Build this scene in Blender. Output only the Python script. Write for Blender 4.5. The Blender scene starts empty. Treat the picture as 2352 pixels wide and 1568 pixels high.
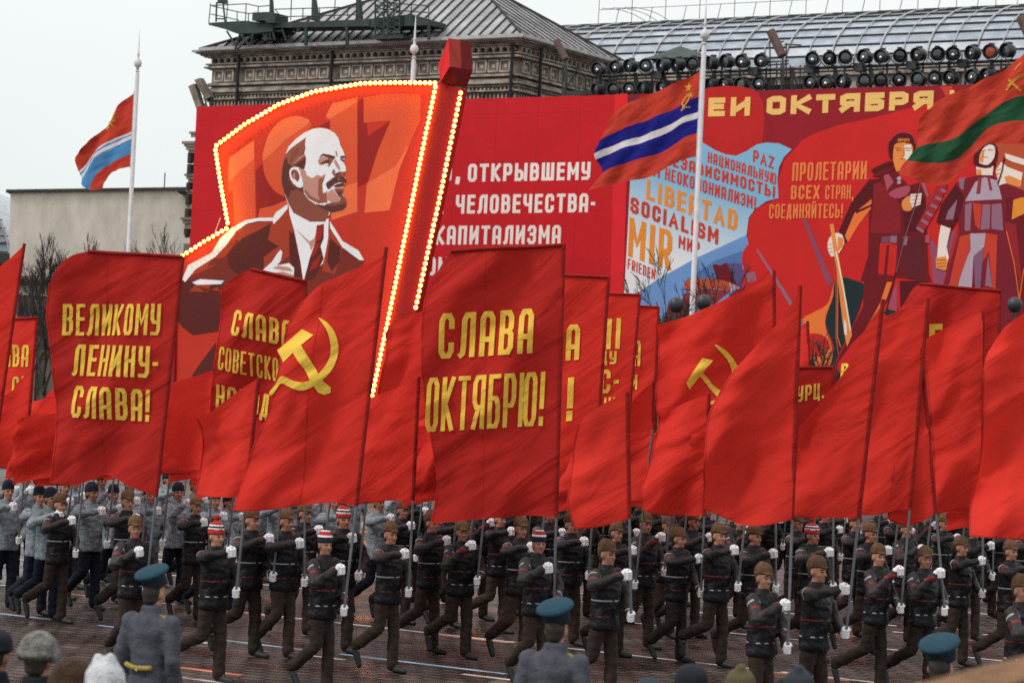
import bpy, bmesh, math, random
from mathutils import Vector, Matrix

SC = bpy.context.scene
COL = SC.collection
R = math.radians
PI = math.pi

# ------------------------------------------------------------------ camera
F = 5700.0            # focal length in survey pixels (survey frame 2352 x 1568)
CX, CY = 1176.0, 784.0
HCAM = 3.38
PITCH = math.atan(116.0 / F)
ROLL = R(2.7)
Rv = Vector((1, 0, 0))
Fv = Vector((0, math.cos(PITCH), math.sin(PITCH)))
Uv = Vector((0, -math.sin(PITCH), math.cos(PITCH)))
Xi = Rv * math.cos(ROLL) + Uv * math.sin(ROLL)
Yi = -Rv * math.sin(ROLL) + Uv * math.cos(ROLL)
CAM = Vector((0, 0, HCAM))
cam_data = bpy.data.cameras.new("camera")
cam = bpy.data.objects.new("camera", cam_data)
COL.objects.link(cam)
M = Matrix((Xi, Yi, -Fv)).transposed().to_4x4()
M.translation = CAM
cam.matrix_world = M
cam_data.sensor_fit = 'HORIZONTAL'
cam_data.sensor_width = 36.0
cam_data.lens = 36.0 * F / 2352.0
cam_data.clip_start = 0.2
cam_data.clip_end = 3000
cam_data.dof.use_dof = True
cam_data.dof.focus_distance = 40.0
cam_data.dof.aperture_fstop = 3.2
SC.camera = cam

# ------------------------------------------------------------------ world, sun, exposure
SUN_EL, SUN_AZ = R(46), R(247)          # azimuth measured from +Y clockwise
world = bpy.data.worlds.new("World")
SC.world = world
world.use_nodes = True
nt = world.node_tree
nt.nodes.clear()
def wn(t): return nt.nodes.new(t)
sky = wn('ShaderNodeTexSky'); sky.sky_type = 'NISHITA'; sky.sun_disc = False
sky.sun_elevation = SUN_EL; sky.sun_rotation = SUN_AZ; sky.dust_density = 4.0; sky.air_density = 1.0
bw = wn('ShaderNodeRGBToBW'); nt.links.new(sky.outputs[0], bw.inputs[0])
tc = wn('ShaderNodeTexCoord'); sp = wn('ShaderNodeSeparateXYZ'); nt.links.new(tc.outputs['Generated'], sp.inputs[0])
ramp = wn('ShaderNodeValToRGB')                       # overcast: the zenith is brighter than the horizon
cr = ramp.color_ramp
cr.elements[0].position = 0.0; cr.elements[0].color = (0.60, 0.64, 0.63, 1)
cr.elements[1].position = 1.0; cr.elements[1].color = (1.0, 1.0, 0.99, 1)
e = cr.elements.new(0.12); e.color = (0.66, 0.70, 0.69, 1)
nt.links.new(sp.outputs['Z'], ramp.inputs[0])
cl = wn('ShaderNodeTexNoise'); cl.inputs['Scale'].default_value = 2.2; cl.inputs['Detail'].default_value = 4
nt.links.new(tc.outputs['Generated'], cl.inputs['Vector'])
clr = wn('ShaderNodeMapRange'); clr.inputs[1].default_value = 0.3; clr.inputs[2].default_value = 0.7
clr.inputs[3].default_value = 0.93; clr.inputs[4].default_value = 1.05
nt.links.new(cl.outputs[0], clr.inputs[0])
mul = wn('ShaderNodeVectorMath'); mul.operation = 'SCALE'
nt.links.new(ramp.outputs[0], mul.inputs[0]); nt.links.new(clr.outputs[0], mul.inputs['Scale'])
mul2 = wn('ShaderNodeVectorMath'); mul2.operation = 'SCALE'; mul2.inputs['Scale'].default_value = 15.2
nt.links.new(mul.outputs[0], mul2.inputs[0])
mx = wn('ShaderNodeMix'); mx.data_type = 'RGBA'; mx.inputs[0].default_value = 0.9
nt.links.new(bw.outputs[0], mx.inputs[6]); nt.links.new(mul2.outputs[0], mx.inputs[7])
bg = wn('ShaderNodeBackground'); bg.inputs[1].default_value = 0.10
nt.links.new(mx.outputs[2], bg.inputs[0])
wo = wn('ShaderNodeOutputWorld'); nt.links.new(bg.outputs[0], wo.inputs[0])

sun_data = bpy.data.lights.new("sun", 'SUN')
sun_data.energy = 1.5; sun_data.angle = R(12); sun_data.color = (1.0, 0.96, 0.9)
sun = bpy.data.objects.new("sun", sun_data)
COL.objects.link(sun)
sd = Vector((math.sin(SUN_AZ) * math.cos(SUN_EL), math.cos(SUN_AZ) * math.cos(SUN_EL), math.sin(SUN_EL)))
sun.rotation_euler = sd.to_track_quat('Z', 'Y').to_euler()

SC.view_settings.view_transform = 'Standard'
SC.view_settings.look = 'None'
SC.view_settings.exposure = 0.0
SC.view_settings.gamma = 1.0
SC.render.engine = 'CYCLES'
SC.cycles.max_bounces = 5
SC.cycles.diffuse_bounces = 3
SC.cycles.transmission_bounces = 4
SC.cycles.use_denoising = False
SC.cycles.sample_clamp_indirect = 1.5
SC.cycles.sample_clamp_direct = 6.0

# ------------------------------------------------------------------ frames of reference
TH = R(32.4)
dv = Vector((math.cos(TH), -math.sin(TH), 0))     # along the shop front, and the way the column marches
nv = Vector((math.sin(TH), math.cos(TH), 0))      # away from the spectators
CF = 125.0 * math.cos(TH)                         # distance of the shop front
ZV = Vector((0, 0, 1))

def ray(px, py):
    dx, dy = px - CX, CY - py
    return (Fv * F + Xi * dx + Yi * dy).normalized()
def hit_plane(px, py, p0, n):
    r = ray(px, py)
    return CAM + r * ((p0 - CAM).dot(n) / r.dot(n))
def at_depth(px, py, y):
    r = ray(px, py)
    return CAM + r * (y / r.y)
def on_z(px, py, z):
    r = ray(px, py)
    return CAM + r * ((z - HCAM) / r.z)
def project(p):
    q = p - CAM
    f = q.dot(Fv)
    return (CX + F * q.dot(Xi) / f, CY - F * q.dot(Yi) / f)
def FP(s, t, z):
    return dv * s + nv * (CF + t) + ZV * z
def front(px, py, t=0.0):
    return hit_plane(px, py, nv * (CF + t), nv)
def sz(px, py, t=0.0):
    p = front(px, py, t)
    return p.dot(dv), p.z

# ------------------------------------------------------------------ materials
def lin(r, g, b, k=1.0):
    f = lambda v: (v / 255 / 12.92) if v / 255 <= 0.04045 else ((v / 255 + 0.055) / 1.055) ** 2.4
    return (f(r) * k, f(g) * k, f(b) * k)

def mat(name, rgb, rough=0.8, var=0.12, vs=2.0, bump=0.0, bs=20.0, spec=0.3, metal=0.0, trans=0.0, stretch=None, emit=None, dirt=None, rnd=0.0):
    m = bpy.data.materials.new(name)
    m.use_nodes = True
    n = m.node_tree.nodes; L = m.node_tree.links
    n.clear()
    out = n.new('ShaderNodeOutputMaterial')
    b = n.new('ShaderNodeBsdfPrincipled')
    b.inputs['Roughness'].default_value = rough
    b.inputs['Specular IOR Level'].default_value = spec
    b.inputs['Metallic'].default_value = metal
    t = n.new('ShaderNodeTexCoord')
    vec = t.outputs['Object']
    if stretch:
        mp = n.new('ShaderNodeMapping'); mp.inputs['Scale'].default_value = stretch
        L.new(vec, mp.inputs[0]); vec = mp.outputs[0]
    nz = n.new('ShaderNodeTexNoise'); nz.inputs['Scale'].default_value = vs
    nz.inputs['Detail'].default_value = 6; nz.inputs['Roughness'].default_value = 0.6
    L.new(vec, nz.inputs['Vector'])
    rp = n.new('ShaderNodeValToRGB')
    lo = tuple(max(0, c * (1 - var)) for c in rgb); hi = tuple(min(1, c * (1 + var)) for c in rgb)
    if dirt: lo = dirt
    rp.color_ramp.elements[0].position = 0.32; rp.color_ramp.elements[0].color = (*lo, 1)
    rp.color_ramp.elements[1].position = 0.66; rp.color_ramp.elements[1].color = (*hi, 1)
    L.new(nz.outputs[0], rp.inputs[0])
    colour = rp.outputs[0]
    if rnd:                                     # every object that wears it gets its own shade
        oi = n.new('ShaderNodeObjectInfo'); rr = n.new('ShaderNodeMapRange'); rr.inputs[3].default_value = 1 - rnd; rr.inputs[4].default_value = 1 + rnd
        L.new(oi.outputs['Random'], rr.inputs[0])
        hs = n.new('ShaderNodeHueSaturation'); L.new(rr.outputs[0], hs.inputs['Value']); L.new(colour, hs.inputs['Color']); colour = hs.outputs[0]
    L.new(colour, b.inputs['Base Color'])
    if bump:
        n2 = n.new('ShaderNodeTexNoise'); n2.inputs['Scale'].default_value = bs; n2.inputs['Detail'].default_value = 4
        L.new(vec, n2.inputs['Vector'])
        bp = n.new('ShaderNodeBump'); bp.inputs['Strength'].default_value = bump; bp.inputs['Distance'].default_value = 0.03
        L.new(n2.outputs[0], bp.inputs['Height']); L.new(bp.outputs[0], b.inputs['Normal'])
    if emit:
        b.inputs['Emission Color'].default_value = (*emit[0], 1); b.inputs['Emission Strength'].default_value = emit[1]
    sh = b.outputs[0]
    if trans:
        tr = n.new('ShaderNodeBsdfTranslucent'); L.new(rp.outputs[0], tr.inputs['Color'])
        mxs = n.new('ShaderNodeMixShader'); mxs.inputs[0].default_value = trans
        L.new(sh, mxs.inputs[1]); L.new(tr.outputs[0], mxs.inputs[2]); sh = mxs.outputs[0]
    L.new(sh, out.inputs['Surface'])
    return m

def flat(name, r, g, b, k=0.95, rough=0.7, var=0.06):
    return mat(name, lin(r, g, b, k), rough=rough, var=var, vs=0.6, spec=0.2)

# ------------------------------------------------------------------ mesh building
class MB:
    def __init__(self):
        self.v = []; self.f = []; self.m = []; self.mats = []
    def mi(self, m):
        if m not in self.mats: self.mats.append(m)
        return self.mats.index(m)
    def face(self, pts, m):
        i = len(self.v); self.v += [tuple(p) for p in pts]
        self.f.append(tuple(range(i, i + len(pts)))); self.m.append(self.mi(m))
    def mesh(self, verts, faces, m):
        i = len(self.v); self.v += [tuple(p) for p in verts]
        k = self.mi(m)
        for f in faces:
            self.f.append(tuple(i + j for j in f)); self.m.append(k)
    def box8(self, c, m):      # c: 4 bottom then 4 top, counter-clockwise
        self.mesh(c, [(3, 2, 1, 0), (4, 5, 6, 7), (0, 1, 5, 4), (1, 2, 6, 5), (2, 3, 7, 6), (3, 0, 4, 7)], m)
    def fbox(self, s0, s1, t0, t1, z0, z1, m):
        self.box8([FP(s0, t0, z0), FP(s1, t0, z0), FP(s1, t1, z0), FP(s0, t1, z0),
                   FP(s0, t0, z1), FP(s1, t0, z1), FP(s1, t1, z1), FP(s0, t1, z1)], m)
    def box(self, c, h, m, rot=None):
        c = Vector(c); q = rot if rot else Matrix.Identity(3)
        P = []
        for z in (-1, 1):
            for x, y in ((-1, -1), (1, -1), (1, 1), (-1, 1)):
                P.append(c + q @ Vector((x * h[0], y * h[1], z * h[2])))
        self.box8(P, m)
    def tube(self, pts, r, m, n=8, caps=True, r1=None):
        pts = [Vector(p) for p in pts]
        N = len(pts); base = len(self.v); k = self.mi(m)
        prev = None
        for i, p in enumerate(pts):
            d = (pts[min(i + 1, N - 1)] - pts[max(i - 1, 0)]).normalized()
            a = Vector((0, 0, 1)) if abs(d.z) < 0.9 else Vector((1, 0, 0))
            if prev is not None: a = prev
            u = (a - d * a.dot(d)).normalized(); w = d.cross(u); prev = u
            rr = r if r1 is None else r + (r1 - r) * i / (N - 1)
            if callable(r): rr = r(i / (N - 1))
            for j in range(n):
                an = 2 * PI * j / n
                self.v.append(tuple(p + (u * math.cos(an) + w * math.sin(an)) * rr))
        for i in range(N - 1):
            for j in range(n):
                j2 = (j + 1) % n
                self.f.append((base + i * n + j, base + i * n + j2, base + (i + 1) * n + j2, base + (i + 1) * n + j)); self.m.append(k)
        if caps:
            self.f.append(tuple(base + j for j in reversed(range(n)))); self.m.append(k)
            self.f.append(tuple(base + (N - 1) * n + j for j in range(n))); self.m.append(k)
    def lathe(self, prof, c, m, n=20, ax=None):
        c = Vector(c); q = ax if ax else Matrix.Identity(3)
        base = len(self.v); k = self.mi(m)
        for r, z in prof:
            for j in range(n):
                an = 2 * PI * j / n
                self.v.append(tuple(c + q @ Vector((r * math.cos(an), r * math.sin(an), z))))
        for i in range(len(prof) - 1):
            for j in range(n):
                j2 = (j + 1) % n
                self.f.append((base + i * n + j, base + i * n + j2, base + (i + 1) * n + j2, base + (i + 1) * n + j)); self.m.append(k)
        self.f.append(tuple(base + j for j in reversed(range(n)))); self.m.append(k)
        self.f.append(tuple(base + (len(prof) - 1) * n + j for j in range(n))); self.m.append(k)
    def prism(self, front_pts, back_vec, m, mside=None):
        fp = [Vector(p) for p in front_pts]; bv = Vector(back_vec)
        self.face(fp, m); self.face([p + bv for p in reversed(fp)], mside or m)
        for i in range(len(fp)):
            a, b = fp[i], fp[(i + 1) % len(fp)]
            self.face([b, a, a + bv, b + bv], mside or m)
    def data(self, name, smooth=False):
        me = bpy.data.meshes.new(name)
        me.from_pydata(self.v, [], self.f)
        for mm in self.mats: me.materials.append(mm)
        me.polygons.foreach_set('material_index', self.m)
        if smooth: me.polygons.foreach_set('use_smooth', [True] * len(self.f))
        me.update()
        return me

def link(name, me, parent=None, label=None):
    o = bpy.data.objects.new(name, me); COL.objects.link(o)
    if parent is not None:
        o.parent = parent
        o.matrix_parent_inverse = world_of(parent).inverted()
    if label: o['label'] = label
    return o
def world_of(o):
    mw = o.matrix_basis.copy()
    if o.parent is not None: mw = world_of(o.parent) @ o.matrix_parent_inverse @ mw
    return mw
def part(name, mb, parent, smooth=False, label=None):
    return link(name, mb.data(name, smooth), parent, label)
def thing(name, loc, label, cat, group=None):
    o = bpy.data.objects.new(name, None); COL.objects.link(o)
    o.empty_display_size = 0.2
    o.location = loc; o['label'] = label; o['category'] = cat
    if group: o['group'] = group
    return o
def tag(o, label, cat, group=None):
    o['label'] = label; o['category'] = cat
    if group: o['group'] = group
    return o
def structure(name, mb, kind='structure'):
    o = link(name, mb.data(name)); o['kind'] = kind
    return o

# ------------------------------------------------------------------ lettering: stroke alphabet on a unit box
c_, k_ = 0.24, 0.12
G = {
 'А': (1, [[(0,0),(0,1-k_),(c_,1),(1-c_,1),(1,1-k_),(1,0)], [(0,.36),(1,.36)]]),
 'Б': (1, [[(1,1),(0,1),(0,0),(1-c_,0),(1,k_),(1,.44),(1-c_,.56),(0,.56)]]),
 'В': (1, [[(1-c_,.53),(0,.53),(0,0),(1-c_,0),(1,k_),(1,.43),(1-c_,.53),(.95,.62),(.95,1-k_),(.95-c_,1),(0,1),(0,.53)]]),
 'Г': (.8, [[(0,0),(0,1),(1,1)]]),
 'Д': (1.1, [[(0,-.1),(0,.06),(1,.06),(1,-.1)], [(.14,.06),(.3,1),(.84,1),(.84,.06)]]),
 'Е': (.9, [[(1,1),(0,1),(0,0),(1,0)], [(0,.53),(.9,.53)]]),
 'З': (1, [[(0,.82),(0,1-k_),(c_,1),(1-c_,1),(1,1-k_),(1,.63),(.8,.53),(1,.43),(1,k_),(1-c_,0),(c_,0),(0,k_),(0,.18)], [(.4,.53),(.8,.53)]]),
 'И': (1.05, [[(0,1),(0,0)], [(1,1),(1,0)], [(.05,.16),(.95,.84)]]),
 'Й': (1.05, [[(0,1),(0,0)], [(1,1),(1,0)], [(.05,.16),(.95,.84)], [(.28,1.2),(.72,1.2)]]),
 'К': (1.05, [[(0,0),(0,1)], [(1,1),(.18,.5),(1,0)]]),
 'Л': (1.1, [[(0,0),(.13,.03),(.2,.2),(.24,1-k_),(.46,1),(1,1),(1,0)]]),
 'М': (1.25, [[(0,0),(0,1)], [(1,1),(1,0)], [(.06,.9),(.5,.36),(.94,.9)]]),
 'Н': (1, [[(0,0),(0,1)], [(1,0),(1,1)], [(0,.52),(1,.52)]]),
 'О': (1, ['c', [(c_,0),(1-c_,0),(1,k_),(1,1-k_),(1-c_,1),(c_,1),(0,1-k_),(0,k_)]]),
 'П': (1, [[(0,0),(0,1),(1,1),(1,0)]]),
 'Р': (1, [[(0,0),(0,1),(1-c_,1),(1,1-k_),(1,.52),(1-c_,.4),(0,.4)]]),
 'С': (1, [[(1,.74),(1,1-k_),(1-c_,1),(c_,1),(0,1-k_),(0,k_),(c_,0),(1-c_,0),(1,k_),(1,.26)]]),
 'Т': (1, [[(0,1),(1,1)], [(.5,1),(.5,0)]]),
 'У': (1, [[(0,1),(0,.52),(c_,.4),(1,.4)], [(1,1),(1,k_),(1-c_,0),(.05,0)]]),
 'Х': (1.1, [[(0,0),(1,1)], [(0,1),(1,0)]]),
 'Ц': (1.05, [[(0,1),(0,0),(1,0),(1,-.14)], [(.86,1),(.86,0)]]),
 'Ч': (1, [[(0,1),(0,.55),(c_,.43),(1,.43)], [(1,1),(1,0)]]),
 'Ш': (1.4, [[(0,1),(0,0),(1,0),(1,1)], [(.5,0),(.5,1)]]),
 'Ы': (1.4, [[(0,1),(0,0),(.42,0),(.6,k_),(.6,.44),(.42,.56),(0,.56)], [(1,1),(1,0)]]),
 'Ь': (1, [[(0,1),(0,0),(1-c_,0),(1,k_),(1,.44),(1-c_,.56),(0,.56)]]),
 'Ю': (1.45, [[(0,0),(0,1)], [(0,.5),(.36,.5)], 'c', [(.5,0),(.86,0),(1,k_),(1,1-k_),(.86,1),(.5,1),(.36,1-k_),(.36,k_)]]),
 'Я': (1.05, [[(1,0),(1,1),(c_,1),(0,1-k_),(0,.52),(c_,.4),(1,.4)], [(.5,.4),(0,0)]]),
 'S': (1, [[(1,.76),(1,1-k_),(1-c_,1),(c_,1),(0,1-k_),(0,.62),(c_,.53),(1-c_,.47),(1,.38),(1,k_),(1-c_,0),(c_,0),(0,k_),(0,.24)]]),
 'L': (.9, [[(0,1),(0,0),(1,0)]]),
 'I': (.34, [[(.5,1),(.5,0)]]),
 'R': (1, [[(0,0),(0,1),(1-c_,1),(1,1-k_),(1,.54),(1-c_,.42),(0,.42)], [(.45,.42),(1,0)]]),
 'D': (1, ['c', [(0,0),(.68,0),(1,.16),(1,.84),(.68,1),(0,1)]]),
 'A': (1.15, [[(0,0),(.5,1),(1,0)], [(.22,.32),(.78,.32)]]),
 'Z': (1, [[(0,1),(1,1),(0,0),(1,0)]]),
 'F': (.9, [[(1,1),(0,1),(0,0)], [(0,.53),(.85,.53)]]),
 'N': (1.05, [[(0,0),(0,1)], [(1,1),(1,0)], [(.05,.84),(.95,.16)]]),
 '!': (.34, [[(.5,1),(.5,.34)], [(.5,.1),(.5,0)]]),
 ',': (.4, [[(.7,.08),(.2,-.16)]]),
 '.': (.34, [[(.5,.06),(.5,0)]]),
 '-': (.5, [[(0,.44),(1,.44)]]),
 ' ': (.5, []),
}
for a, b in (('B', 'В'), ('E', 'Е'), ('T', 'Т'), ('O', 'О'), ('C', 'С'), ('M', 'М'), ('P', 'Р'), ('H', 'Н')): G[a] = G[b]

def strip(pl, t, closed):
    """mitred band of width t round a polyline: (left, right) lists"""
    n = len(pl); Lp, Rp = [], []
    P = [Vector((x, y)) for x, y in pl]
    if not closed:
        d = (P[1] - P[0]).normalized(); P[0] = P[0] - d * t * 0.5
        d = (P[-1] - P[-2]).normalized(); P[-1] = P[-1] + d * t * 0.5
    for i in range(n):
        a = P[i - 1] if (i > 0 or closed) else None
        b = P[(i + 1) % n] if (i < n - 1 or closed) else None
        d1 = (P[i] - a).normalized() if a is not None else None
        d2 = (b - P[i]).normalized() if b is not None else None
        if d1 is None: d1 = d2
        if d2 is None: d2 = d1
        n1 = Vector((-d1.y, d1.x)); n2 = Vector((-d2.y, d2.x))
        mm = n1 + n2
        mm = mm.normalized() if mm.length > 1e-4 else n1
        k = 1.0 / max(mm.dot(n1), 0.68)
        Lp.append(P[i] + mm * t * 0.5 * k); Rp.append(P[i] - mm * t * 0.5 * k)
    return Lp, Rp

def text_quads(s, A, B, h, t, gap=0.3, up=None):
    """quads (picture survey px) of the text s between baseline ends A and B"""
    A = Vector(A); B = Vector(B); L = (B - A).length; ex = (B - A) / L
    ey = Vector(up) if up else Vector((0.047, -1.0))
    # width: every letter is w*u + t wide, gaps g = gap*u
    n = len(s)
    W = sum(G[ch][0] for ch in s)
    u = L / (W + gap * (n - 1))
    t = min(t, 0.36 * u)
    x = 0.0; out = []
    kf = 0
    for ch in s:
        w, pls = G[ch]; bw_ = max(0.0, w * u - t)
        closed = False
        for pl in pls:
            if pl == 'c': closed = True; continue
            pts = [(x + t / 2 + gx * bw_, t / 2 + gy * (h - t)) for gx, gy in pl]
            Lp, Rp = strip(pts, t, closed)
            m = len(pts); rng = range(m if closed else m - 1)
            for i in rng:
                j = (i + 1) % m
                q = [Rp[i], Rp[j], Lp[j], Lp[i]]
                out.append(([A + ex * p.x + ey * p.y for p in q], kf * 3 + i))
            kf += 1; closed = False
        x += bw_ + t + gap * u
    return out

def sub_quad(q, step):
    a, b, c, d = q
    n1 = max(1, int(math.ceil(max((b - a).length, (c - d).length) / step)))
    n2 = max(1, int(math.ceil(max((d - a).length, (c - b).length) / step)))
    for i in range(n1):
        for j in range(n2):
            def P(u, v): return (a * (1 - u) + b * u) * (1 - v) + (d * (1 - u) + c * u) * v
            yield [P(i / n1, j / n2), P((i + 1) / n1, j / n2), P((i + 1) / n1, (j + 1) / n2), P(i / n1, (j + 1) / n2)]

def slabs(poly, step):
    """cut a polygon (px) into small trapezoids"""
    ys = sorted(set(round(p[1], 2) for p in poly))
    cuts = []
    for a, b in zip(ys, ys[1:]):
        k = max(1, int(math.ceil((b - a) / step)))
        cuts += [(a + (b - a) * i / k, a + (b - a) * (i + 1) / k) for i in range(k)]
    n = len(poly)
    for y0, y1 in cuts:
        if y1 - y0 < 1e-3: continue
        ym = (y0 + y1) / 2; xs = []
        for i in range(n):
            (xa, ya), (xb, yb) = poly[i], poly[(i + 1) % n]
            if (ya - ym) * (yb - ym) < 0:
                f = lambda y: xa + (xb - xa) * (y - ya) / (yb - ya)
                xs.append((f(ym), f(y0), f(y1)))
        xs.sort()
        for l, r in zip(xs[::2], xs[1::2]):
            k = max(1, int(math.ceil((r[0] - l[0]) / (step * 1.6))))
            for i in range(k):
                u, v = i / k, (i + 1) / k
                mixx = lambda q, w: l[q] * (1 - w) + r[q] * w
                yield [Vector((mixx(2, u), y1)), Vector((mixx(2, v), y1)), Vector((mixx(1, v), y0)), Vector((mixx(1, u), y0))]

def smooth_poly(pts, n=5, closed=True):
    P = [Vector(p) for p in pts]; out = []; N = len(P)
    rng = range(N) if closed else range(N - 1)
    for i in rng:
        p0 = P[(i - 1) % N] if closed or i > 0 else P[i]
        p1 = P[i]; p2 = P[(i + 1) % N]
        p3 = P[(i + 2) % N] if closed or i + 2 < N else p2
        for j in range(n):
            t = j / n
            q = 0.5 * (2 * p1 + (p2 - p0) * t + (2 * p0 - 5 * p1 + 4 * p2 - p3) * t * t + (3 * p1 - p0 - 3 * p2 + p3) * t ** 3)
            out.append((q.x, q.y))
    if not closed: out.append((P[-1].x, P[-1].y))
    return out

class Art:
    """painted shapes on a flat board in the plane t: every shape a thin sheet 3 mm above the one before"""
    def __init__(self, t, owner=None): self.t = t; self.mb = MB(); self.k = 1; self.owner = owner
    def shape(self, pts, m, smooth=0):
        if smooth: pts = smooth_poly(pts, smooth)
        t = self.t - 0.0006 * self.k; self.k += 1
        self.mb.face([front(x, y, t) for x, y in pts], m)
    def line(self, pts, w, m, smooth=0):
        if smooth: pts = smooth_poly(pts, smooth, closed=False)
        t = self.t - 0.0006 * self.k; self.k += 1
        Lp, Rp = strip(pts, w, False)
        for i in range(len(pts) - 1):
            self.mb.face([front(p.x, p.y, t) for p in (Rp[i], Rp[i + 1], Lp[i + 1], Lp[i])], m)
    def text(self, s, A, B, h, t, m, gap=0.3, up=None):
        b = self.t - 0.0006 * self.k
        mb = MB()
        for q, kf in text_quads(s, A, B, h, t, gap, up):
            mb.face([front(p.x, p.y, b - 0.0008 * (kf % 11)) for p in q], m)
        part('lettering', mb, self.owner)

# ------------------------------------------------------------------ shared materials
M_stone = mat("weathered_stone", (0.22, 0.182, 0.148), rough=0.9, var=0.3, vs=0.9, bump=0.5, bs=6, dirt=(0.085, 0.072, 0.062))
M_stone_lt = mat("pale_stone", (0.37, 0.32, 0.27), rough=0.9, var=0.25, vs=1.4, bump=0.4, bs=8, dirt=(0.12, 0.105, 0.095))
M_stone_dk = mat("dark_stone", (0.05, 0.045, 0.042), rough=0.95, var=0.3, vs=2)  # plain darker stone tone, also set behind frieze arches and coffers
M_roof = mat("roof_sheet", (0.30, 0.30, 0.315), rough=0.5, var=0.3, vs=0.7, spec=0.5, dirt=(0.17, 0.165, 0.17))
M_seam = mat("roof_seam", (0.035, 0.03, 0.032), rough=0.7, var=0.2)
M_pipe = mat("black_pipe", (0.012, 0.012, 0.016), rough=0.6, var=0.2)
M_green = mat("green_steel", (0.030, 0.045, 0.040), rough=0.6, var=0.3, vs=2)
M_steel = mat("dark_steel", (0.022, 0.025, 0.028), rough=0.5, var=0.3, vs=2, spec=0.5)
M_rust = mat("rusty_housing", (0.11, 0.065, 0.055), rough=0.7, var=0.25, vs=3)
M_glassroof = mat("roof_glass", (0.30, 0.34, 0.40), rough=0.25, var=0.25, vs=1.1, spec=0.6, stretch=(1, 1, 2.2), dirt=(0.20, 0.23, 0.28))
M_rib = mat("pale_rib", (0.40, 0.39, 0.39), rough=0.6, var=0.2)
M_white = mat("white_paint", (0.56, 0.55, 0.575), rough=0.5, var=0.1, vs=3)
M_beige = mat("beige_render", (0.60, 0.54, 0.475), rough=0.95, var=0.1, vs=0.9, bump=0.3, bs=3, dirt=(0.47, 0.425, 0.375), stretch=(1, 1, .35))
M_bark = mat("bare_bark", (0.045, 0.035, 0.032), rough=0.95, var=0.3)
M_winglass = mat("dark_window", (0.02, 0.022, 0.026), rough=0.15, var=0.2, spec=0.6)

def boxpx(mb, quad, t, depth, m):
    mb.prism([front(x, y, t) for x, y in quad], nv * depth, m)
def tubepx(mb, pts, t, r, m, n=6):
    mb.tube([front(x, y, t) for x, y in pts], r, m, n=n)

# ------------------------------------------------------------------ ground
def ground_material():
    m = bpy.data.materials.new("wet_cobbles"); m.use_nodes = True
    n = m.node_tree.nodes; L = m.node_tree.links; n.clear()
    out = n.new('ShaderNodeOutputMaterial'); b = n.new('ShaderNodeBsdfPrincipled')
    t = n.new('ShaderNodeTexCoord')
    mp = n.new('ShaderNodeMapping'); mp.inputs['Rotation'].default_value = (0, 0, TH)
    L.new(t.outputs['Object'], mp.inputs[0])
    br = n.new('ShaderNodeTexBrick')
    br.inputs['Color1'].default_value = (0.092, 0.065, 0.054, 1); br.inputs['Color2'].default_value = (0.036, 0.027, 0.024, 1)
    br.inputs['Mortar'].default_value = (0.010, 0.008, 0.008, 1)
    br.inputs['Scale'].default_value = 1.0; br.inputs['Brick Width'].default_value = 0.32; br.inputs['Row Height'].default_value = 0.22
    br.inputs['Mortar Size'].default_value = 0.03
    L.new(mp.outputs[0], br.inputs['Vector'])
    nz = n.new('ShaderNodeTexNoise'); nz.inputs['Scale'].default_value = 0.55; nz.inputs['Detail'].default_value = 5
    L.new(t.outputs['Object'], nz.inputs['Vector'])
    mr = n.new('ShaderNodeMapRange'); mr.inputs[1].default_value = 0.35; mr.inputs[2].default_value = 0.65
    mr.inputs[3].default_value = 0.7; mr.inputs[4].default_value = 1.35
    L.new(nz.outputs[0], mr.inputs[0])
    sc = n.new('ShaderNodeVectorMath'); sc.operation = 'SCALE'
    L.new(br.outputs[0], sc.inputs[0]); L.new(mr.outputs[0], sc.inputs['Scale'])
    L.new(sc.outputs[0], b.inputs['Base Color'])
    r = n.new('ShaderNodeMapRange'); r.inputs[1].default_value = 0.4; r.inputs[2].default_value = 0.62
    r.inputs[3].default_value = 0.62; r.inputs[4].default_value = 0.20
    n3 = n.new('ShaderNodeTexNoise'); n3.inputs['Scale'].default_value = 0.9; n3.inputs['Detail'].default_value = 6
    L.new(t.outputs['Object'], n3.inputs['Vector']); L.new(n3.outputs[0], r.inputs[0])
    L.new(r.outputs[0], b.inputs['Roughness'])
    b.inputs['Specular IOR Level'].default_value = 0.3
    bp = n.new('ShaderNodeBump'); bp.inputs['Strength'].default_value = 0.8; bp.inputs['Distance'].default_value = 0.04
    n4 = n.new('ShaderNodeTexNoise'); n4.inputs['Scale'].default_value = 9; n4.inputs['Detail'].default_value = 3
    L.new(t.outputs['Object'], n4.inputs['Vector'])
    ad = n.new('ShaderNodeMath'); ad.operation = 'SUBTRACT'
    L.new(n4.outputs[0], ad.inputs[0]); L.new(br.outputs['Fac'], ad.inputs[1])
    L.new(ad.outputs[0], bp.inputs['Height']); L.new(bp.outputs[0], b.inputs['Normal'])
    L.new(b.outputs[0], out.inputs['Surface'])
    return m

g = MB()
g.face([(-900, -60, 0), (900, -60, 0), (900, 1500, 0), (-900, 1500, 0)], ground_material())
structure('ground', g)

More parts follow.
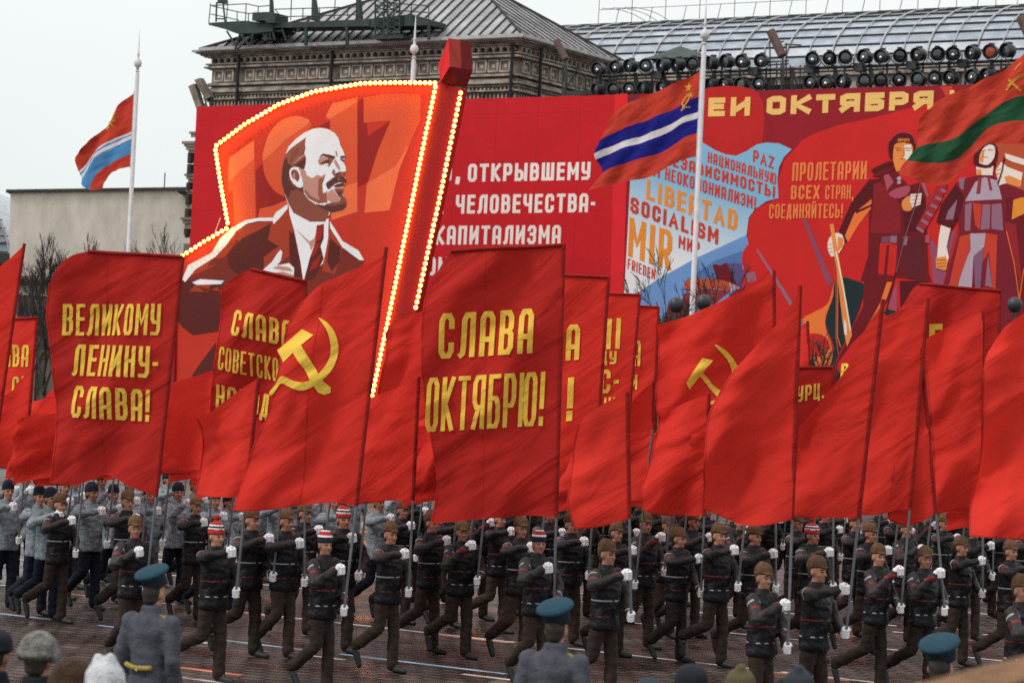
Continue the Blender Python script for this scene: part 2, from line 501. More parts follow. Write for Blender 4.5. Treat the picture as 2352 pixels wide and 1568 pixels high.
M_lw = mat("white_line_paint", (0.62, 0.60, 0.58), rough=0.5, var=0.45, vs=1.6, dirt=(0.22, 0.20, 0.19))
M_lo = mat("orange_line_paint", (0.55, 0.16, 0.07), rough=0.5, var=0.5, vs=1.6, dirt=(0.14, 0.06, 0.04))
M_lb = mat("blue_line_paint", (0.30, 0.48, 0.62), rough=0.5, var=0.4, vs=1.6, dirt=(0.14, 0.17, 0.2))
rnd = random.Random(5)
ml = MB()
def ground_line(px, py, m, w, on, off, dq=0.0, z=0.004):
    p = on_z(px, py, 0); q = p.dot(nv) + dq
    s = -45.0
    while s < 30:
        ln = on * rnd.uniform(0.5, 1.5)
        j = rnd.uniform(-0.01, 0.01)
        ml.face([dv * s + nv * (q - w / 2 + j) + ZV * z, dv * (s + ln) + nv * (q - w / 2 + j) + ZV * z,
                 dv * (s + ln) + nv * (q + w / 2 + j) + ZV * z, dv * s + nv * (q + w / 2 + j) + ZV * z], m)
        s += ln + off * rnd.uniform(0.4, 1.7)
for px, py, m, w, on, off in (
        (869, 1440, M_lw, 0.11, 2.2, 0.5), (874, 1513, M_lb, 0.10, 2.0, 0.9), (473, 1540, M_lo, 0.13, 1.8, 1.2),
        (971, 1331, M_lw, 0.11, 1.4, 1.4), (1090, 1270, M_lw, 0.10, 1.2, 1.6), (1090, 1301, M_lw, 0.10, 1.0, 2.2),
        (1441, 1372, M_lw, 0.10, 1.3, 1.7), (1465, 1431, M_lw, 0.10, 1.4, 1.0), (1440, 1408, M_lo, 0.10, 1.0, 3.0),
        (680, 1590, M_lw, 0.10, 1.1, 2.2), (1250, 1570, M_lw, 0.10, 0.9, 2.6), (350, 1282, M_lw, 0.10, 1.0, 2.0)):
    ground_line(px, py, m, w, on, off)
ground_line(869, 1440, M_lo, 0.11, 1.4, 2.4, dq=-0.14, z=0.004)
ground_line(350, 1282, M_lo, 0.11, 1.4, 2.0, dq=-0.14, z=0.004)
o = structure('ground_markings', ml)

# ------------------------------------------------------------------ the arcade building behind the hoardings
T0 = 3.0
s0 = sz(487, 168, T0)[0]; s1 = sz(1184, 190, T0)[0]
zf = lambda y: sz(487, y, T0)[1]
TD = 9.4
store = thing('arcade_building', FP((s0 + s1) / 2, T0, 0), 'ornate grey stone arcade with hipped metal roof and long glass vault', 'building')
w = MB()
w.fbox(s0, s1, T0, T0 + TD, 0.0, zf(122), M_stone)
part('tower_wall', w, store)
def moulding(mb, y0, y1, out, m, ex=0.0):
    """a band round the front and the side that faces the square's far end"""
    z0, z1 = zf(y1), zf(y0)
    mb.fbox(s0 - out, s1 + out, T0 - out, T0 - 0.001, z0, z1, m)
    mb.fbox(s1 + 0.001, s1 + out, T0 - 0.0005, T0 + TD + out, z0, z1, m)
    mb.fbox(s0 - out, s0 - 0.001, T0 - 0.0005, T0 + 3, z0, z1, m)
c = MB()
for y0, y1, out, m in ((119.5, 124, .85, M_roof), (124, 127, .68, M_stone_lt), (127, 131, .5, M_stone), (131, 134, .36, M_stone_lt),
                       (148, 151, .28, M_stone_lt), (151, 154, .16, M_stone), (155, 159, .34, M_stone_lt), (159, 162, .12, M_stone),
                       (192, 195, .14, M_stone), (195, 199, .34, M_stone_lt), (204, 210, .2, M_stone_lt), (211, 215, .36, M_stone_lt),
                       (217, 221, .26, M_stone), (228, 231, .3, M_stone_lt), (233, 235, .16, M_stone), (251, 256, .3, M_stone_lt)):
    moulding(c, y0, y1, out, m)
part('cornice', c, store)
# frieze of little arches, dentils, balusters, each one carved band
fr = MB(); step = 0.46
zA, zB = zf(147), zf(135)
def arch_cell(mb, org, ax, outv, half, z0, z1, d, m):
    zc = z1 - half * 0.9
    mb.box8([org + ax * -half + ZV * z0, org + ax * (-half * .55) + ZV * z0, org + ax * (-half * .55) + ZV * z0 - outv * -d, org + ax * -half + ZV * z0 - outv * -d,
             org + ax * -half + ZV * z1, org + ax * (-half * .55) + ZV * z1, org + ax * (-half * .55) + ZV * z1 - outv * -d, org + ax * -half + ZV * z1 - outv * -d], m)
    n = 6
    for i in range(n):
        a0, a1 = PI * i / n, PI * (i + 1) / n
        r = half * .72
        p0 = org + ax * (half * .22 - r * math.cos(a0)) + ZV * (zc + r * math.sin(a0))
        p1 = org + ax * (half * .22 - r * math.cos(a1)) + ZV * (zc + r * math.sin(a1))
        q0 = Vector((p0.x, p0.y, z1 + 0.02)); q1 = Vector((p1.x, p1.y, z1 + 0.02))
        mb.face([p0 + outv * d, p1 + outv * d, q1 + outv * d, q0 + outv * d], m)
        mb.face([p0, p0 + outv * d, p1 + outv * d, p1], m)
x = s0 + 0.1
while x < s1 - 0.3:
    arch_cell(fr, FP(x + step / 2, T0, 0), dv, -nv, step / 2, zA, zB, 0.22, M_stone_lt); x += step
y = T0 + 0.1
while y < T0 + TD - 0.3:
    arch_cell(fr, FP(s1, y + step / 2, 0), nv, dv, step / 2, zA, zB, 0.22, M_stone_lt); y += step
x = s0
while x < s1:
    fr.fbox(x, x + .11, T0 - .2, T0 - 0.002, zf(227), zf(222), M_stone_lt); fr.fbox(x + .1, x + .19, T0 - .16, T0 - 0.002, zf(250), zf(236), M_stone_lt); x += .25
y = T0
while y < T0 + TD:
    fr.fbox(s1 + .002, s1 + .2, y, y + .11, zf(227), zf(222), M_stone_lt); fr.fbox(s1 + .002, s1 + .16, y + .1, y + .19, zf(250), zf(236), M_stone_lt); y += .25
part('frieze', fr, store)
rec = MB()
rec.fbox(s0 + .02, s1 - .02, T0 - .012, T0 - .003, zA, zB, M_stone_dk)  # dark sheet on the wall: shade of the arch niches put into colour
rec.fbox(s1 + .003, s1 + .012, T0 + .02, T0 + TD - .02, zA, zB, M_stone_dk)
part('frieze_recess_shade', rec, store)
# coffers: square in square panels, shared mesh
def coffer_mesh(ax, outv):
    mb = MB()
    def ring(h, wd, d0, d1, m):
        for sx in (-1, 1):
            for (a0, a1, b0, b1) in ((sx * h - wd / 2, sx * h + wd / 2, -h - wd / 2, h + wd / 2), (-h + wd / 2, h - wd / 2, sx * h - wd / 2, sx * h + wd / 2)):
                P = []
                for z in (b0, b1):
                    for a, d in ((a0, d0), (a1, d0), (a1, d1), (a0, d1)): P.append(ax * a + ZV * z + outv * d)
                mb.box8(P, m)
    hh = (zf(163) - zf(190)) / 2
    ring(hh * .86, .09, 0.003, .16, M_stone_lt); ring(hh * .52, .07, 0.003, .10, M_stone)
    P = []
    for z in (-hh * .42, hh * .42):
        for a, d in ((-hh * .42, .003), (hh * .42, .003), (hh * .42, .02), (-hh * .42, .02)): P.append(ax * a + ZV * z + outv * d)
    mb.box8(P, M_stone_dk)  # thin dark plate inside the coffer
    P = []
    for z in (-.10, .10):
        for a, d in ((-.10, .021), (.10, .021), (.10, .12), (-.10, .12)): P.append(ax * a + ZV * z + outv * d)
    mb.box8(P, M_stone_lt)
    return mb.data('coffer')
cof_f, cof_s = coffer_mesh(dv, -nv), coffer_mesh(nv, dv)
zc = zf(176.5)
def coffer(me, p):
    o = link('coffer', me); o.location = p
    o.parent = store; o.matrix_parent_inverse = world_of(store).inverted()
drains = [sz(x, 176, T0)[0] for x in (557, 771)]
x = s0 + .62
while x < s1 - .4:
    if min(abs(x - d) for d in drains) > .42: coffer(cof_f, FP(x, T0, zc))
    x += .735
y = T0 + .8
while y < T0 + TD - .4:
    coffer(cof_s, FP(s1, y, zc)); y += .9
for d in drains + [s1 - .02]:
    dp = MB(); dp.tube([FP(d, T0 - .42, 0), FP(d, T0 - .42, zf(126))], .085, M_pipe, n=8)
    part('drainpipe', dp, store)
dp = MB(); dp.tube([FP(s1 + .5, T0 + 1.6, 0), FP(s1 + .5, T0 + 1.6, zf(130))], .09, M_pipe, n=8)
part('drainpipe', dp, store)
# hipped roof with standing seams
ze = zf(119.5) + 0.002
e0, e1, ta, tb = s0 - .3, s1 + .85, T0 - .85, T0 + TD + .9
tm = T0 + TD / 2
pr = front(1092, -42, tm); zr = pr.z; r1 = pr.dot(dv); r0 = front(985, -16, tm).dot(dv)
rf = MB()
A_, B_, C_, D_ = FP(e0, ta, ze), FP(e1, ta, ze), FP(r1, tm, zr), FP(r0, tm, zr)
Bb, Ab = FP(e1, tb, ze), FP(e0, tb, ze)
rf.face([A_, B_, C_, D_], M_roof); rf.face([B_, Bb, C_], M_roof); rf.face([Bb, Ab, D_, C_], M_roof); rf.face([Ab, A_, D_], M_roof)
rf.face([Ab, Bb, B_, A_], M_stone_dk)
up = Vector((0, 0, .05))
k = e0 + .3
while k < e1:
    if k < r0: f = (k - e0) / (r0 - e0)
    elif k > r1: f = (e1 - k) / (e1 - r1)
    else: f = 1
    rf.tube([FP(k, ta, ze) + up, FP(k, ta + (tm - ta) * f, ze + (zr - ze) * f) + up], .055, M_seam, n=5); k += .68
k = ta + .25
while k < tb:
    f = (k - ta) / (tm - ta) if k < tm else (tb - k) / (tb - tm)
    rf.tube([FP(e1, k, ze) + up, FP(e1 + (r1 - e1) * f, k, ze + (zr - ze) * f) + up], .035, M_seam, n=5); k += .8
rf.tube([B_ + up, C_ + up], .08, M_seam, n=6); rf.tube([Bb + up, C_ + up], .08, M_seam, n=6); rf.tube([A_ + up, D_ + up], .08, M_seam, n=6)
part('hipped_roof', rf, store)
gu = MB()
gu.fbox(e0, e1 + .05, ta - .07, ta - .001, ze - .06, ze + .12, M_rib); gu.fbox(e1 + .001, e1 + .07, ta, tb, ze - .06, ze + .12, M_rib)
part('gutter', gu, store)
# long wing: wall and glass vault
sR = front(2900, 60, 8).dot(dv)
TW = T0 + TD
zw = sz(1500, 168, TW)[1]
wg = MB()
wg.fbox(s1 + .01, sR, TW, TW + 22, 0, zw, M_stone)
wg.fbox(s1 + .9, sR, TW - .5, TW - .001, zw - .5, zw, M_stone_lt)
wg.fbox(s1 + .9, sR, TW - .3, TW - .001, zw - 1.5, zw - 1.2, M_stone_lt)
x = s1 + 1
while x < sR:
    wg.fbox(x, x + .5, TW - .25, TW - .002, zw - 1.2, zw - .5, M_stone_lt); wg.fbox(x, x + .5, TW - .25, TW - .002, zw - 2.9, zw - 1.6, M_stone_lt); x += 1.05
part('wing_wall', wg, store)
va = MB(); TV0 = TW + .8; TVr = TW + 10.5
zv1 = front(1800, 52, TVr).z
NV = 11
def vp(s, a):
    return FP(s, TVr - (TVr - TV0) * math.cos(a), zw + .1 + (zv1 - zw - .1) * math.sin(a))
sL = s1 - 9
for i in range(NV):
    a0, a1 = PI / 2 * i / NV, PI / 2 * (i + 1) / NV
    va.face([vp(sL, a0), vp(sR, a0), vp(sR, a1), vp(sL, a1)], M_glassroof)
va.face([vp(sL, PI / 2), vp(sR, PI / 2), FP(sR, TVr + 9, zw), FP(sL, TVr + 9, zw)], M_glassroof)
va.face([vp(sL, PI / 2 * i / NV) for i in range(NV + 1)] + [FP(sL, TVr + 9, zw)], M_glassroof)
part('glass_vault', va, store)
pu = MB()
for i in range(1, NV + 1):
    a = PI / 2 * i / NV
    pu.tube([vp(sL, a) + Vector((0, 0, .05)), vp(sR, a) + Vector((0, 0, .05))], .055 if i < NV else .1, M_seam, n=5)
part('roof_purlin', pu, store)
ri = MB(); x = sL + .5; k = 0
while x < sR:
    ri.tube([vp(x, PI / 2 * j / 12) + Vector((0, 0, .07)) - nv * .04 for j in range(13)], .028 if k % 2 else .05, M_rib, n=5); x += 1.35; k += 1
part('roof_rib', ri, store)
rl = MB(); zt = zv1 + .1
for h in (1.15, 2.2):
    rl.tube([FP(sL + 2, TVr, zt + h), FP(sR, TVr, zt + h)], .016, M_steel, n=4)
x = sL + 2; k = 0
while x < sR:
    rl.tube([FP(x, TVr, zt), FP(x + (.25 if k % 2 else 0), TVr, zt + (1.15 if k % 2 else 2.25))], .02, M_steel, n=4); x += 1.15; k += 1
for q in range(3):
    pts = [FP(sL + 1 + q * .8 + 5 * math.sin(a), TVr + 2, zt - 2.6 + 4.2 * math.cos(a)) for a in [i * .16 for i in range(8)]]
    rl.tube(pts, .018, M_steel, n=4)
part('ridge_railing', rl, store)
# sliver of the shop front that shows beyond the hoarding
fw = MB(); tF = 1.0
sl = sz(441, 450, tF)[0]
fw.fbox(sl, s0 + 3, tF, T0 - .95, 0, sz(441, 330, tF)[1], M_stone)
part('shop_front', fw, store)
fo = MB()
for y0, y1, o_ in ((303, 308, .3), (308, 316, .2), (326, 332, .62), (332, 338, .5), (338, 346, .4), (346, 352, .28), (372, 376, .3), (400, 405, .42), (405, 412, .32), (412, 420, .22),
                   (436, 441, .32), (441, 446, .22), (470, 480, .25), (500, 506, .5), (506, 514, .38), (514, 526, .28), (540, 546, .25), (560, 580, .28)):
    fo.fbox(sl - o_, s0 + 2.5, tF - o_ * .6, tF - .002, sz(441, y1, tF)[1], sz(441, y0, tF)[1], M_stone if (y0 // 2) % 3 else M_stone_dk)
for y0, y1 in ((352, 372), (378, 400), (420, 436), (446, 470), (480, 500), (526, 540)):
    fo.tube([FP(sl - .12, tF - .1, sz(441, y1, tF)[1]), FP(sl - .12, tF - .1, sz(441, y0, tF)[1])], .2, M_stone_dk, n=8)
part('pilaster', fo, store)

# ------------------------------------------------------------------ steel platform on the roof
def PA(cx, cy): return (451.6 + .168 * cx, .168 * cy)
pf = thing('roof_platform', front(730, 60, 1.5), 'dark green steel camera platform with railings above the stone cornice', 'platform')
tp = 1.4
dk = MB()
boxpx(dk, [PA(165, 345), PA(380, 400), PA(540, 460), PA(780, 460), PA(1040, 430), PA(1040, 330), PA(670, 285), PA(230, 310), PA(165, 318)], tp, 1.7, M_green)
boxpx(dk, [PA(930, 385), PA(2360, 360), PA(2360, 262), PA(930, 325)], tp + .05, 1.5, M_green)
boxpx(dk, [(845, 63), (944, 60), (988, 58), (988, 46), (944, 33), (845, 44)], tp + .1, 1.5, M_green)
boxpx(dk, [PA(1050, 440), PA(1195, 440), PA(1195, 410), PA(1050, 410)], tp + .2, 1.0, M_green)
part('deck', dk, pf)
rlp = MB(); RR = .028
for t in (tp, tp + 1.5):
    for pl in ([PA(190, 80), PA(680, 55), PA(845, 92), PA(1000, 80)], [PA(190, 195), PA(400, 240), PA(580, 280)], [PA(190, 80), PA(560, 165), PA(720, 190), PA(760, 185)],
               [PA(1070, 130), PA(2180, 98)], [PA(1070, 235), PA(2180, 205)], [PA(1070, 130), PA(1160, 235), PA(1110, 290)]):
        tubepx(rlp, pl, t, RR, M_green)
    for a, b in ((PA(190, 50), PA(165, 330)), (PA(425, 65), PA(405, 300)), (PA(678, 55), PA(668, 290)), (PA(845, 92), PA(830, 320)), (PA(555, 165), PA(552, 300)),
                 (PA(712, 190), PA(708, 300)), (PA(1455, 120), PA(1450, 285)), (PA(1680, 120), PA(1680, 265)), (PA(1895, 0), PA(1880, 260)), (PA(2070, 105), PA(2065, 230)), (PA(1297, 0), PA(1285, 280))):
        tubepx(rlp, [a, b], t, RR, M_green)
for x0 in (905, 945, 985):
    tubepx(rlp, [(x0, 8), (x0, 48)], tp, RR, M_green)
tubepx(rlp, [(880, 6), (985, 14), (985, 52)], tp, RR, M_green); tubepx(rlp, [(880, 22), (985, 30)], tp, RR, M_green)
part('railing', rlp, pf)
lg = MB()
for t in (tp + .1, tp + 1.4):
    for a, b in ((PA(415, 430), PA(545, 640)), (PA(595, 460), PA(530, 675)), (PA(780, 450), PA(740, 620)), (PA(590, 470), PA(720, 620)), (PA(760, 480), PA(555, 675)),
                 (PA(915, 450), PA(945, 560)), (PA(960, 450), PA(955, 560)), (PA(1040, 430), PA(1070, 545)), (PA(1170, 400), PA(1225, 560)), (PA(1005, 430), PA(1005, 530))):
        tubepx(lg, [a, b], t, .06, M_green)
    for a, b in ((PA(1500, 380), PA(1495, 625)), (PA(2055, 370), PA(2060, 610)), (PA(1395, 390), PA(1390, 440))):
        tubepx(lg, [a, b], t, .10, M_green)
    tubepx(lg, [(985, 56), (985, 92)], t, .09, M_green)
boxpx(lg, [PA(895, 540), PA(1030, 545), PA(1030, 520), PA(895, 515)], tp + .1, 1.2, M_green)
part('support_leg', lg, pf)
bx = MB()
boxpx(bx, [PA(755, 282), PA(940, 285), PA(940, 310), PA(1070, 318), PA(1070, 178), PA(990, 165), PA(765, 172)], tp - .3, 1.2, M_green)
part('control_box', bx, pf)
ms = MB()
def mast_done():
    global ms
    part('mast', ms, pf); ms = MB()
boxpx(ms, [PA(990, 320), PA(1035, 320), PA(1012, 0), PA(998, -60)], tp + .4, .25, M_green); mast_done()
boxpx(ms, [PA(1565, 280), PA(1645, 280), PA(1600, 0), PA(1575, -60)], tp + .4, .3, M_green); mast_done()
boxpx(ms, [PA(2170, 270), PA(2235, 270), PA(2215, 0), PA(2180, -60)], tp + .4, .3, M_green); mast_done()
for sx in (0, 1):
    tubepx(ms, [PA(275 + 85 * sx, 35), PA(265 + 125 * sx, 300)], tp + .3, .05, M_green)
boxpx(ms, [PA(285, 40), PA(355, 40), PA(350, -20), PA(285, -20)], tp + .2, .5, M_steel)
tubepx(ms, [PA(270, 260), PA(390, 262)], tp + .3, .04, M_green); tubepx(ms, [PA(275, 40), PA(365, 40)], tp + .3, .05, M_green)
part('mast', ms, pf)
lt = MB()
for x0, x1 in ((862, 890), (882, 918)):
    for t in (tp - .1, tp + 1.2):
        tubepx(lt, [(x0, 0), (x0, 84)], t, .05, M_green); tubepx(lt, [(x1, 0), (x1, 84)], t, .05, M_green)
        for y in range(0, 84, 14):
            tubepx(lt, [(x0, y), (x1, y + 14)], t, .03, M_green); tubepx(lt, [(x1, y), (x0, y + 14)], t, .03, M_green); tubepx(lt, [(x0, y), (x1, y)], t, .03, M_green)
boxpx(lt, [(855, 90), (925, 88), (925, 80), (855, 82)], tp - .1, 1.4, M_green)
part('lattice_tower', lt, pf)

# ------------------------------------------------------------------ roof spotlights and their rig
tr_ = 0.2
rig = thing('spotlight_rig', front(1800, 180, tr_), 'dark steel scaffold rig carrying two rows of spotlights above the hoarding', 'lighting rig')
rg = MB()
def rail(y0, y1, r, dt=0.0): rg.tube([front(1372, y0, tr_ + dt), front(2420, y1, tr_ + dt)], r, M_steel, n=6)
rail(176, 136, .07); rail(176, 136, .06, 1.2); rail(184, 145, .045); rail(222, 192, .07); rail(222, 192, .06, 1.2); rail(229, 199, .05)
part('rail', rg, rig)
pq = MB(); x = 1378
i = 0
while x < 2420:
    f = (x - 1372) / 1048
    tubepx(pq, [(x, 172 - 40 * f), (x - 1, 232 - 30 * f)], tr_, .05 if i % 3 else .09, M_steel)
    part('upright', pq, rig); pq = MB()
    if i % 3 == 0:
        tubepx(pq, [(x, 172 - 40 * f), (x + 17, 232 - 30 * f)], tr_ + 1.2, .05, M_steel); part('brace', pq, rig); pq = MB()
    x += 38 if i % 2 else 22; i += 1
for x in (1508, 1728, 1858, 1970, 2092, 2208):
    f = (x - 1372) / 1048
    jb = MB(); boxpx(jb, [(x - 11, 186 - 40 * f), (x + 11, 186 - 40 * f), (x + 11, 168 - 40 * f), (x - 11, 168 - 40 * f)], tr_ - .25, .5, M_steel)
    part('junction_box', jb, rig)
ck = MB()
boxpx(ck, [(1290, 222), (1370, 216), (1370, 206), (1290, 210)], tr_ + .3, 1.2, M_green)
for a, b in (((1292, 150), (1292, 220)), ((1330, 150), (1330, 218)), ((1292, 150), (1330, 218)), ((1330, 150), (1292, 218)), ((1345, 170), (1345, 216)), ((1298, 128), (1298, 220))):
    tubepx(ck, [a, b], tr_ + .4, .04, M_green)
part('stand_frame', ck, rig); ck = MB()
boxpx(ck, [(1760, 208), (1848, 204), (1848, 192), (1760, 196)], tr_ + .3, 1.2, M_green)
for a, b in (((1768, 95), (1770, 210)), ((1806, 100), (1806, 208)), ((1784, 145), (1784, 210)), ((1794, 145), (1794, 210)), ((1764, 150), (1812, 147)), ((1764, 143), (1812, 140)), ((1802, 102), (1840, 104)), ((1768, 96), (1800, 96)), ((1815, 150), (1815, 204)), ((1838, 150), (1838, 204))):
    tubepx(ck, [a, b], tr_ + .2, .035, M_steel)
part('stand_frame', ck, rig)

M_spot = mat("black_housing", (0.018, 0.020, 0.024), rough=0.45, var=0.3, vs=5, spec=0.5)
M_lens = mat("dark_lens", (0.02, 0.024, 0.03), rough=0.08, var=0.3, vs=4, spec=0.9)
M_lens_amber = mat("amber_lens", (0.32, 0.06, 0.025), rough=0.2, var=0.4, vs=6, spec=0.6)
M_mirror = mat("mirror_reflector", (0.75, 0.75, 0.78), rough=0.12, var=0.1, metal=1.0)
q = Matrix.Rotation(R(90), 3, 'X')     # local axis z -> -y (lamp faces -y)
h = MB(); h.lathe([(.17, -.26), (.27, -.24), (.31, -.1), (.325, .2), (.34, .21), (.34, .26), (.30, .26), (.29, .05), (.12, .0)], (0, 0, 0), M_spot, n=22, ax=q)
h.box((0, .05, .34), (.10, .12, .05), M_spot)
ME_house = h.data('housing')
h = MB(); h.lathe([(.292, .14), (.2, .165), (.02, .18)], (0, 0, 0), M_lens, n=20, ax=q); ME_lens = h.data('lens', True)
h = MB(); h.lathe([(.292, .14), (.2, .165), (.02, .18)], (0, 0, 0), M_lens_amber, n=20, ax=q); ME_lens_a = h.data('lens_amber', True)
h = MB(); h.lathe([(.085, .20), (.07, .215), (.01, .22)], (0, 0, -.05), M_mirror, n=10, ax=q); ME_ref = h.data('reflector', True)
h = MB(); h.tube([(-.36, .05, 0), (-.36, .05, -.2), (-.12, .05, -.40), (.12, .05, -.40), (.36, .05, -.2), (.36, .05, 0)], .028, M_spot, n=6)
h.tube([(0, .05, -.40), (0, .05, -.55)], .035, M_spot, n=6)
ME_brk = h.data('bracket')
rs = random.Random(11)
def spotlight(px, py, label, group, lens=None, face=None):
    p = front(px, py, tr_ - .35)
    t = thing('spotlight', p, label, 'spotlight', group)
    yaw = math.atan2(-dv.y, dv.x) * -1 + (face if face is not None else rs.uniform(-.55, .6))
    t.rotation_euler = (R(rs.uniform(-2, 10)), 0, yaw)
    for nm, me in (('housing', ME_house), ('lens', lens or ME_lens), ('reflector', ME_ref), ('bracket', ME_brk)):
        if nm == 'reflector' and (lens or rs.random() < .25): continue
        o = bpy.data.objects.new(nm, me); COL.objects.link(o); o.parent = t
up_ = [(1376,159),(1417,155),(1450,152),(1484,152),(1525,150),(1559,149),(1593,147),(1637,145),(1671,142),(1707,142),(1751,140),(1868,136),(1904,134),(1943,133),(1988,131),(2027,130),(2066,128),(2111,126),(2152,125),(2191,124),(2236,122),(2277,119),(2316,117)]
lo_ = [(1375,206),(1412,206),(1447,205),(1481,204),(1525,202),(1560,201),(1598,199),(1637,195),(1668,194),(1705,195),(1746,193),(1865,190),(1900,190),(1939,188),(1986,186),(2024,184),(2064,183),(2111,182),(2145,180),(2186,178),(2236,177),(2270,174),(2312,172)]
ordn = ['first','second','third','fourth','fifth','sixth','seventh','eighth','ninth','tenth','eleventh','twelfth']
def ordinal(i, n):
    return (ordn[i] + ' from the left') if i < (n + 1) // 2 else ((ordn[n - 1 - i] + ' from the right') if n - 1 - i else 'last on the right')
for row, nm in ((up_, 'upper'), (lo_, 'lower')):
    secs = [[p for p in row if p[0] < 1610], [p for p in row if 1610 < p[0] < 1800], [p for p in row if p[0] > 1800]]
    for sec, where in zip(secs, ('before the white flagpole', 'between flagpole and tilted brown lamp', 'beyond the tilted brown lamp')):
        for i, (x, y) in enumerate(sec):
            amber = x == 2277 and nm == 'upper'
            lab = 'round spotlight with an amber lens in the upper row' if amber else f'{nm} row spotlight {where}, {ordinal(i, len(sec))}'
            spotlight(x, y, lab, f'spotlights on the rig', ME_lens_a if amber else None, 0.0 if amber else None)

def tilted_lamp(x0, y0, x1, y1, w, label, m, t):
    a, b = front(x0, y0, t), front(x1, y1, t)
    r = w * .021
    th = thing('floodlight', b, label, 'floodlight')
    d = (b - a).normalized(); side = d.cross(nv).normalized(); q3 = Matrix((side, nv, d)).transposed()
    mb = MB(); mb.lathe([(r, 0), (r, (b - a).length), (r * .8, (b - a).length + .05)], a, m, n=8, ax=q3); part('housing', mb, th)
    mb = MB(); mb.lathe([(r * .92, -.02), (r * .92, -.006)], a, M_stone_lt, n=8, ax=q3); part('end_cap', mb, th)
    mb = MB(); mb.tube([b, b + d * .2 + Vector((0, 0, -.6)), Vector((b.x, b.y, b.z - 2.2))], .05, M_steel, n=6); part('bracket', mb, th)
tilted_lamp(1278, 94, 1299, 136, 9, 'brown tilted tube lamp in front of the stone tower corner', M_rust, -.4)
tilted_lamp(1770, 72, 1797, 128, 11, 'brown tilted tube lamp above the gap in the spotlight rows', M_rust, -.4)
tilted_lamp(2346, 40, 2366, 84, 12, 'dark tilted tube lamp at the far end of the glass roof', M_rust, -.4)
for (a, b, c_1, d_1), lab in ((((432, 198), (446, 192), (463, 247), (452, 253)), 'outer of two grey slab floodlights beside the stone tower'), (((446, 184), (459, 179), (483, 222), (471, 229)), 'inner of two grey slab floodlights beside the stone tower')):
    th = thing('floodlight', front(468, 255, 0), lab, 'floodlight', 'slab floodlights beside the tower')
    mb = MB(); boxpx(mb, [d_1, c_1, b, a], -.3, .35, M_stone); part('housing', mb, th)
    mb = MB(); tubepx(mb, [c_1, (c_1[0] + 4, 262)], -.1, .06, M_steel); tubepx(mb, [d_1, (d_1[0] + 8, 262)], -.1, .05, M_steel); tubepx(mb, [((a[0] + d_1[0]) / 2 + 9, 225), (492, 258 if 'outer' in lab else 240)], -.1, .04, M_steel)
    if 'inner' in lab:
        for pl in ([(478, 217), (492, 217)], [(478, 217), (484, 256)], [(492, 217), (480, 256)], [(488, 217), (488, 256)], [(470, 255), (500, 253)]): tubepx(mb, pl, .2, .035, M_steel)
    part('stand', mb, th)
cn = thing('canopy', front(1553, 130, 1), 'green pyramid canopy behind the spotlights', 'canopy')
mb = MB()
ca, cb = front(1481, 117, .3), front(1624, 137, .3)
ap = front(1562, 106, 2.0) ; cc, cd = ca + nv * 3.4 + dv * 0.2, cb + nv * 3.4
ca.z = cb.z = cc.z = cd.z = front(1553, 133, .3).z
mb.face([ca, cb, ap], M_green); mb.face([cb, cd, ap], M_green); mb.face([cd, cc, ap], M_green); mb.face([cc, ca, ap], M_green); mb.face([ca, cc, cd, cb], M_green)
part('pyramid_roof', mb, cn)
for P in (ca + dv * .8 + nv * .3, cb - dv * .8 + nv * .3, cc + dv * .8 - nv * .3, cd - dv * .8 - nv * .3):
    mb = MB(); mb.tube([P, P - ZV * 3], .06, M_green, n=6); part('post', mb, cn)

# ------------------------------------------------------------------ hoardings
M_redb = flat('poster_red', 196, 24, 34)
M_redb2 = flat('poster_bright_red', 222, 36, 46)
M_cream = flat('poster_cream', 236, 228, 222)
M_gold = flat('poster_gold', 238, 190, 110)
M_org = flat('poster_orange', 240, 120, 55)
M_or2 = flat('poster_amber', 232, 142, 50)
M_crim = flat('poster_crimson', 150, 24, 38)
M_mur = flat('mural_red', 205, 36, 34)
M_mur2 = flat('mural_scarlet', 190, 34, 32)
M_maro = flat('mural_maroon', 112, 20, 30)
M_mar2 = flat('mural_dark_maroon', 88, 16, 26)
M_lil = flat('mural_lilac', 150, 104, 124)
M_lil2 = flat('mural_pale_lilac', 182, 160, 176)
M_pink = flat('mural_pink', 176, 76, 96)
M_blue = flat('mural_blue', 110, 150, 205)
M_blue2 = flat('mural_mid_blue', 84, 118, 176)
M_teal = flat('mural_teal', 30, 46, 50)
M_skin_w = flat('mural_white_flesh', 236, 220, 208)
M_skin_o = flat('mural_orange_flesh', 232, 140, 70)
M_brick = flat('mural_brick', 186, 80, 50)
M_txt_r = flat('poster_text_red', 200, 62, 44)
M_txt_o = flat('poster_text_peach', 238, 130, 72)
M_joint = flat('joint_red', 160, 20, 28)
M_back = mat("hoarding_back", (0.12, 0.09, 0.07), rough=0.9)
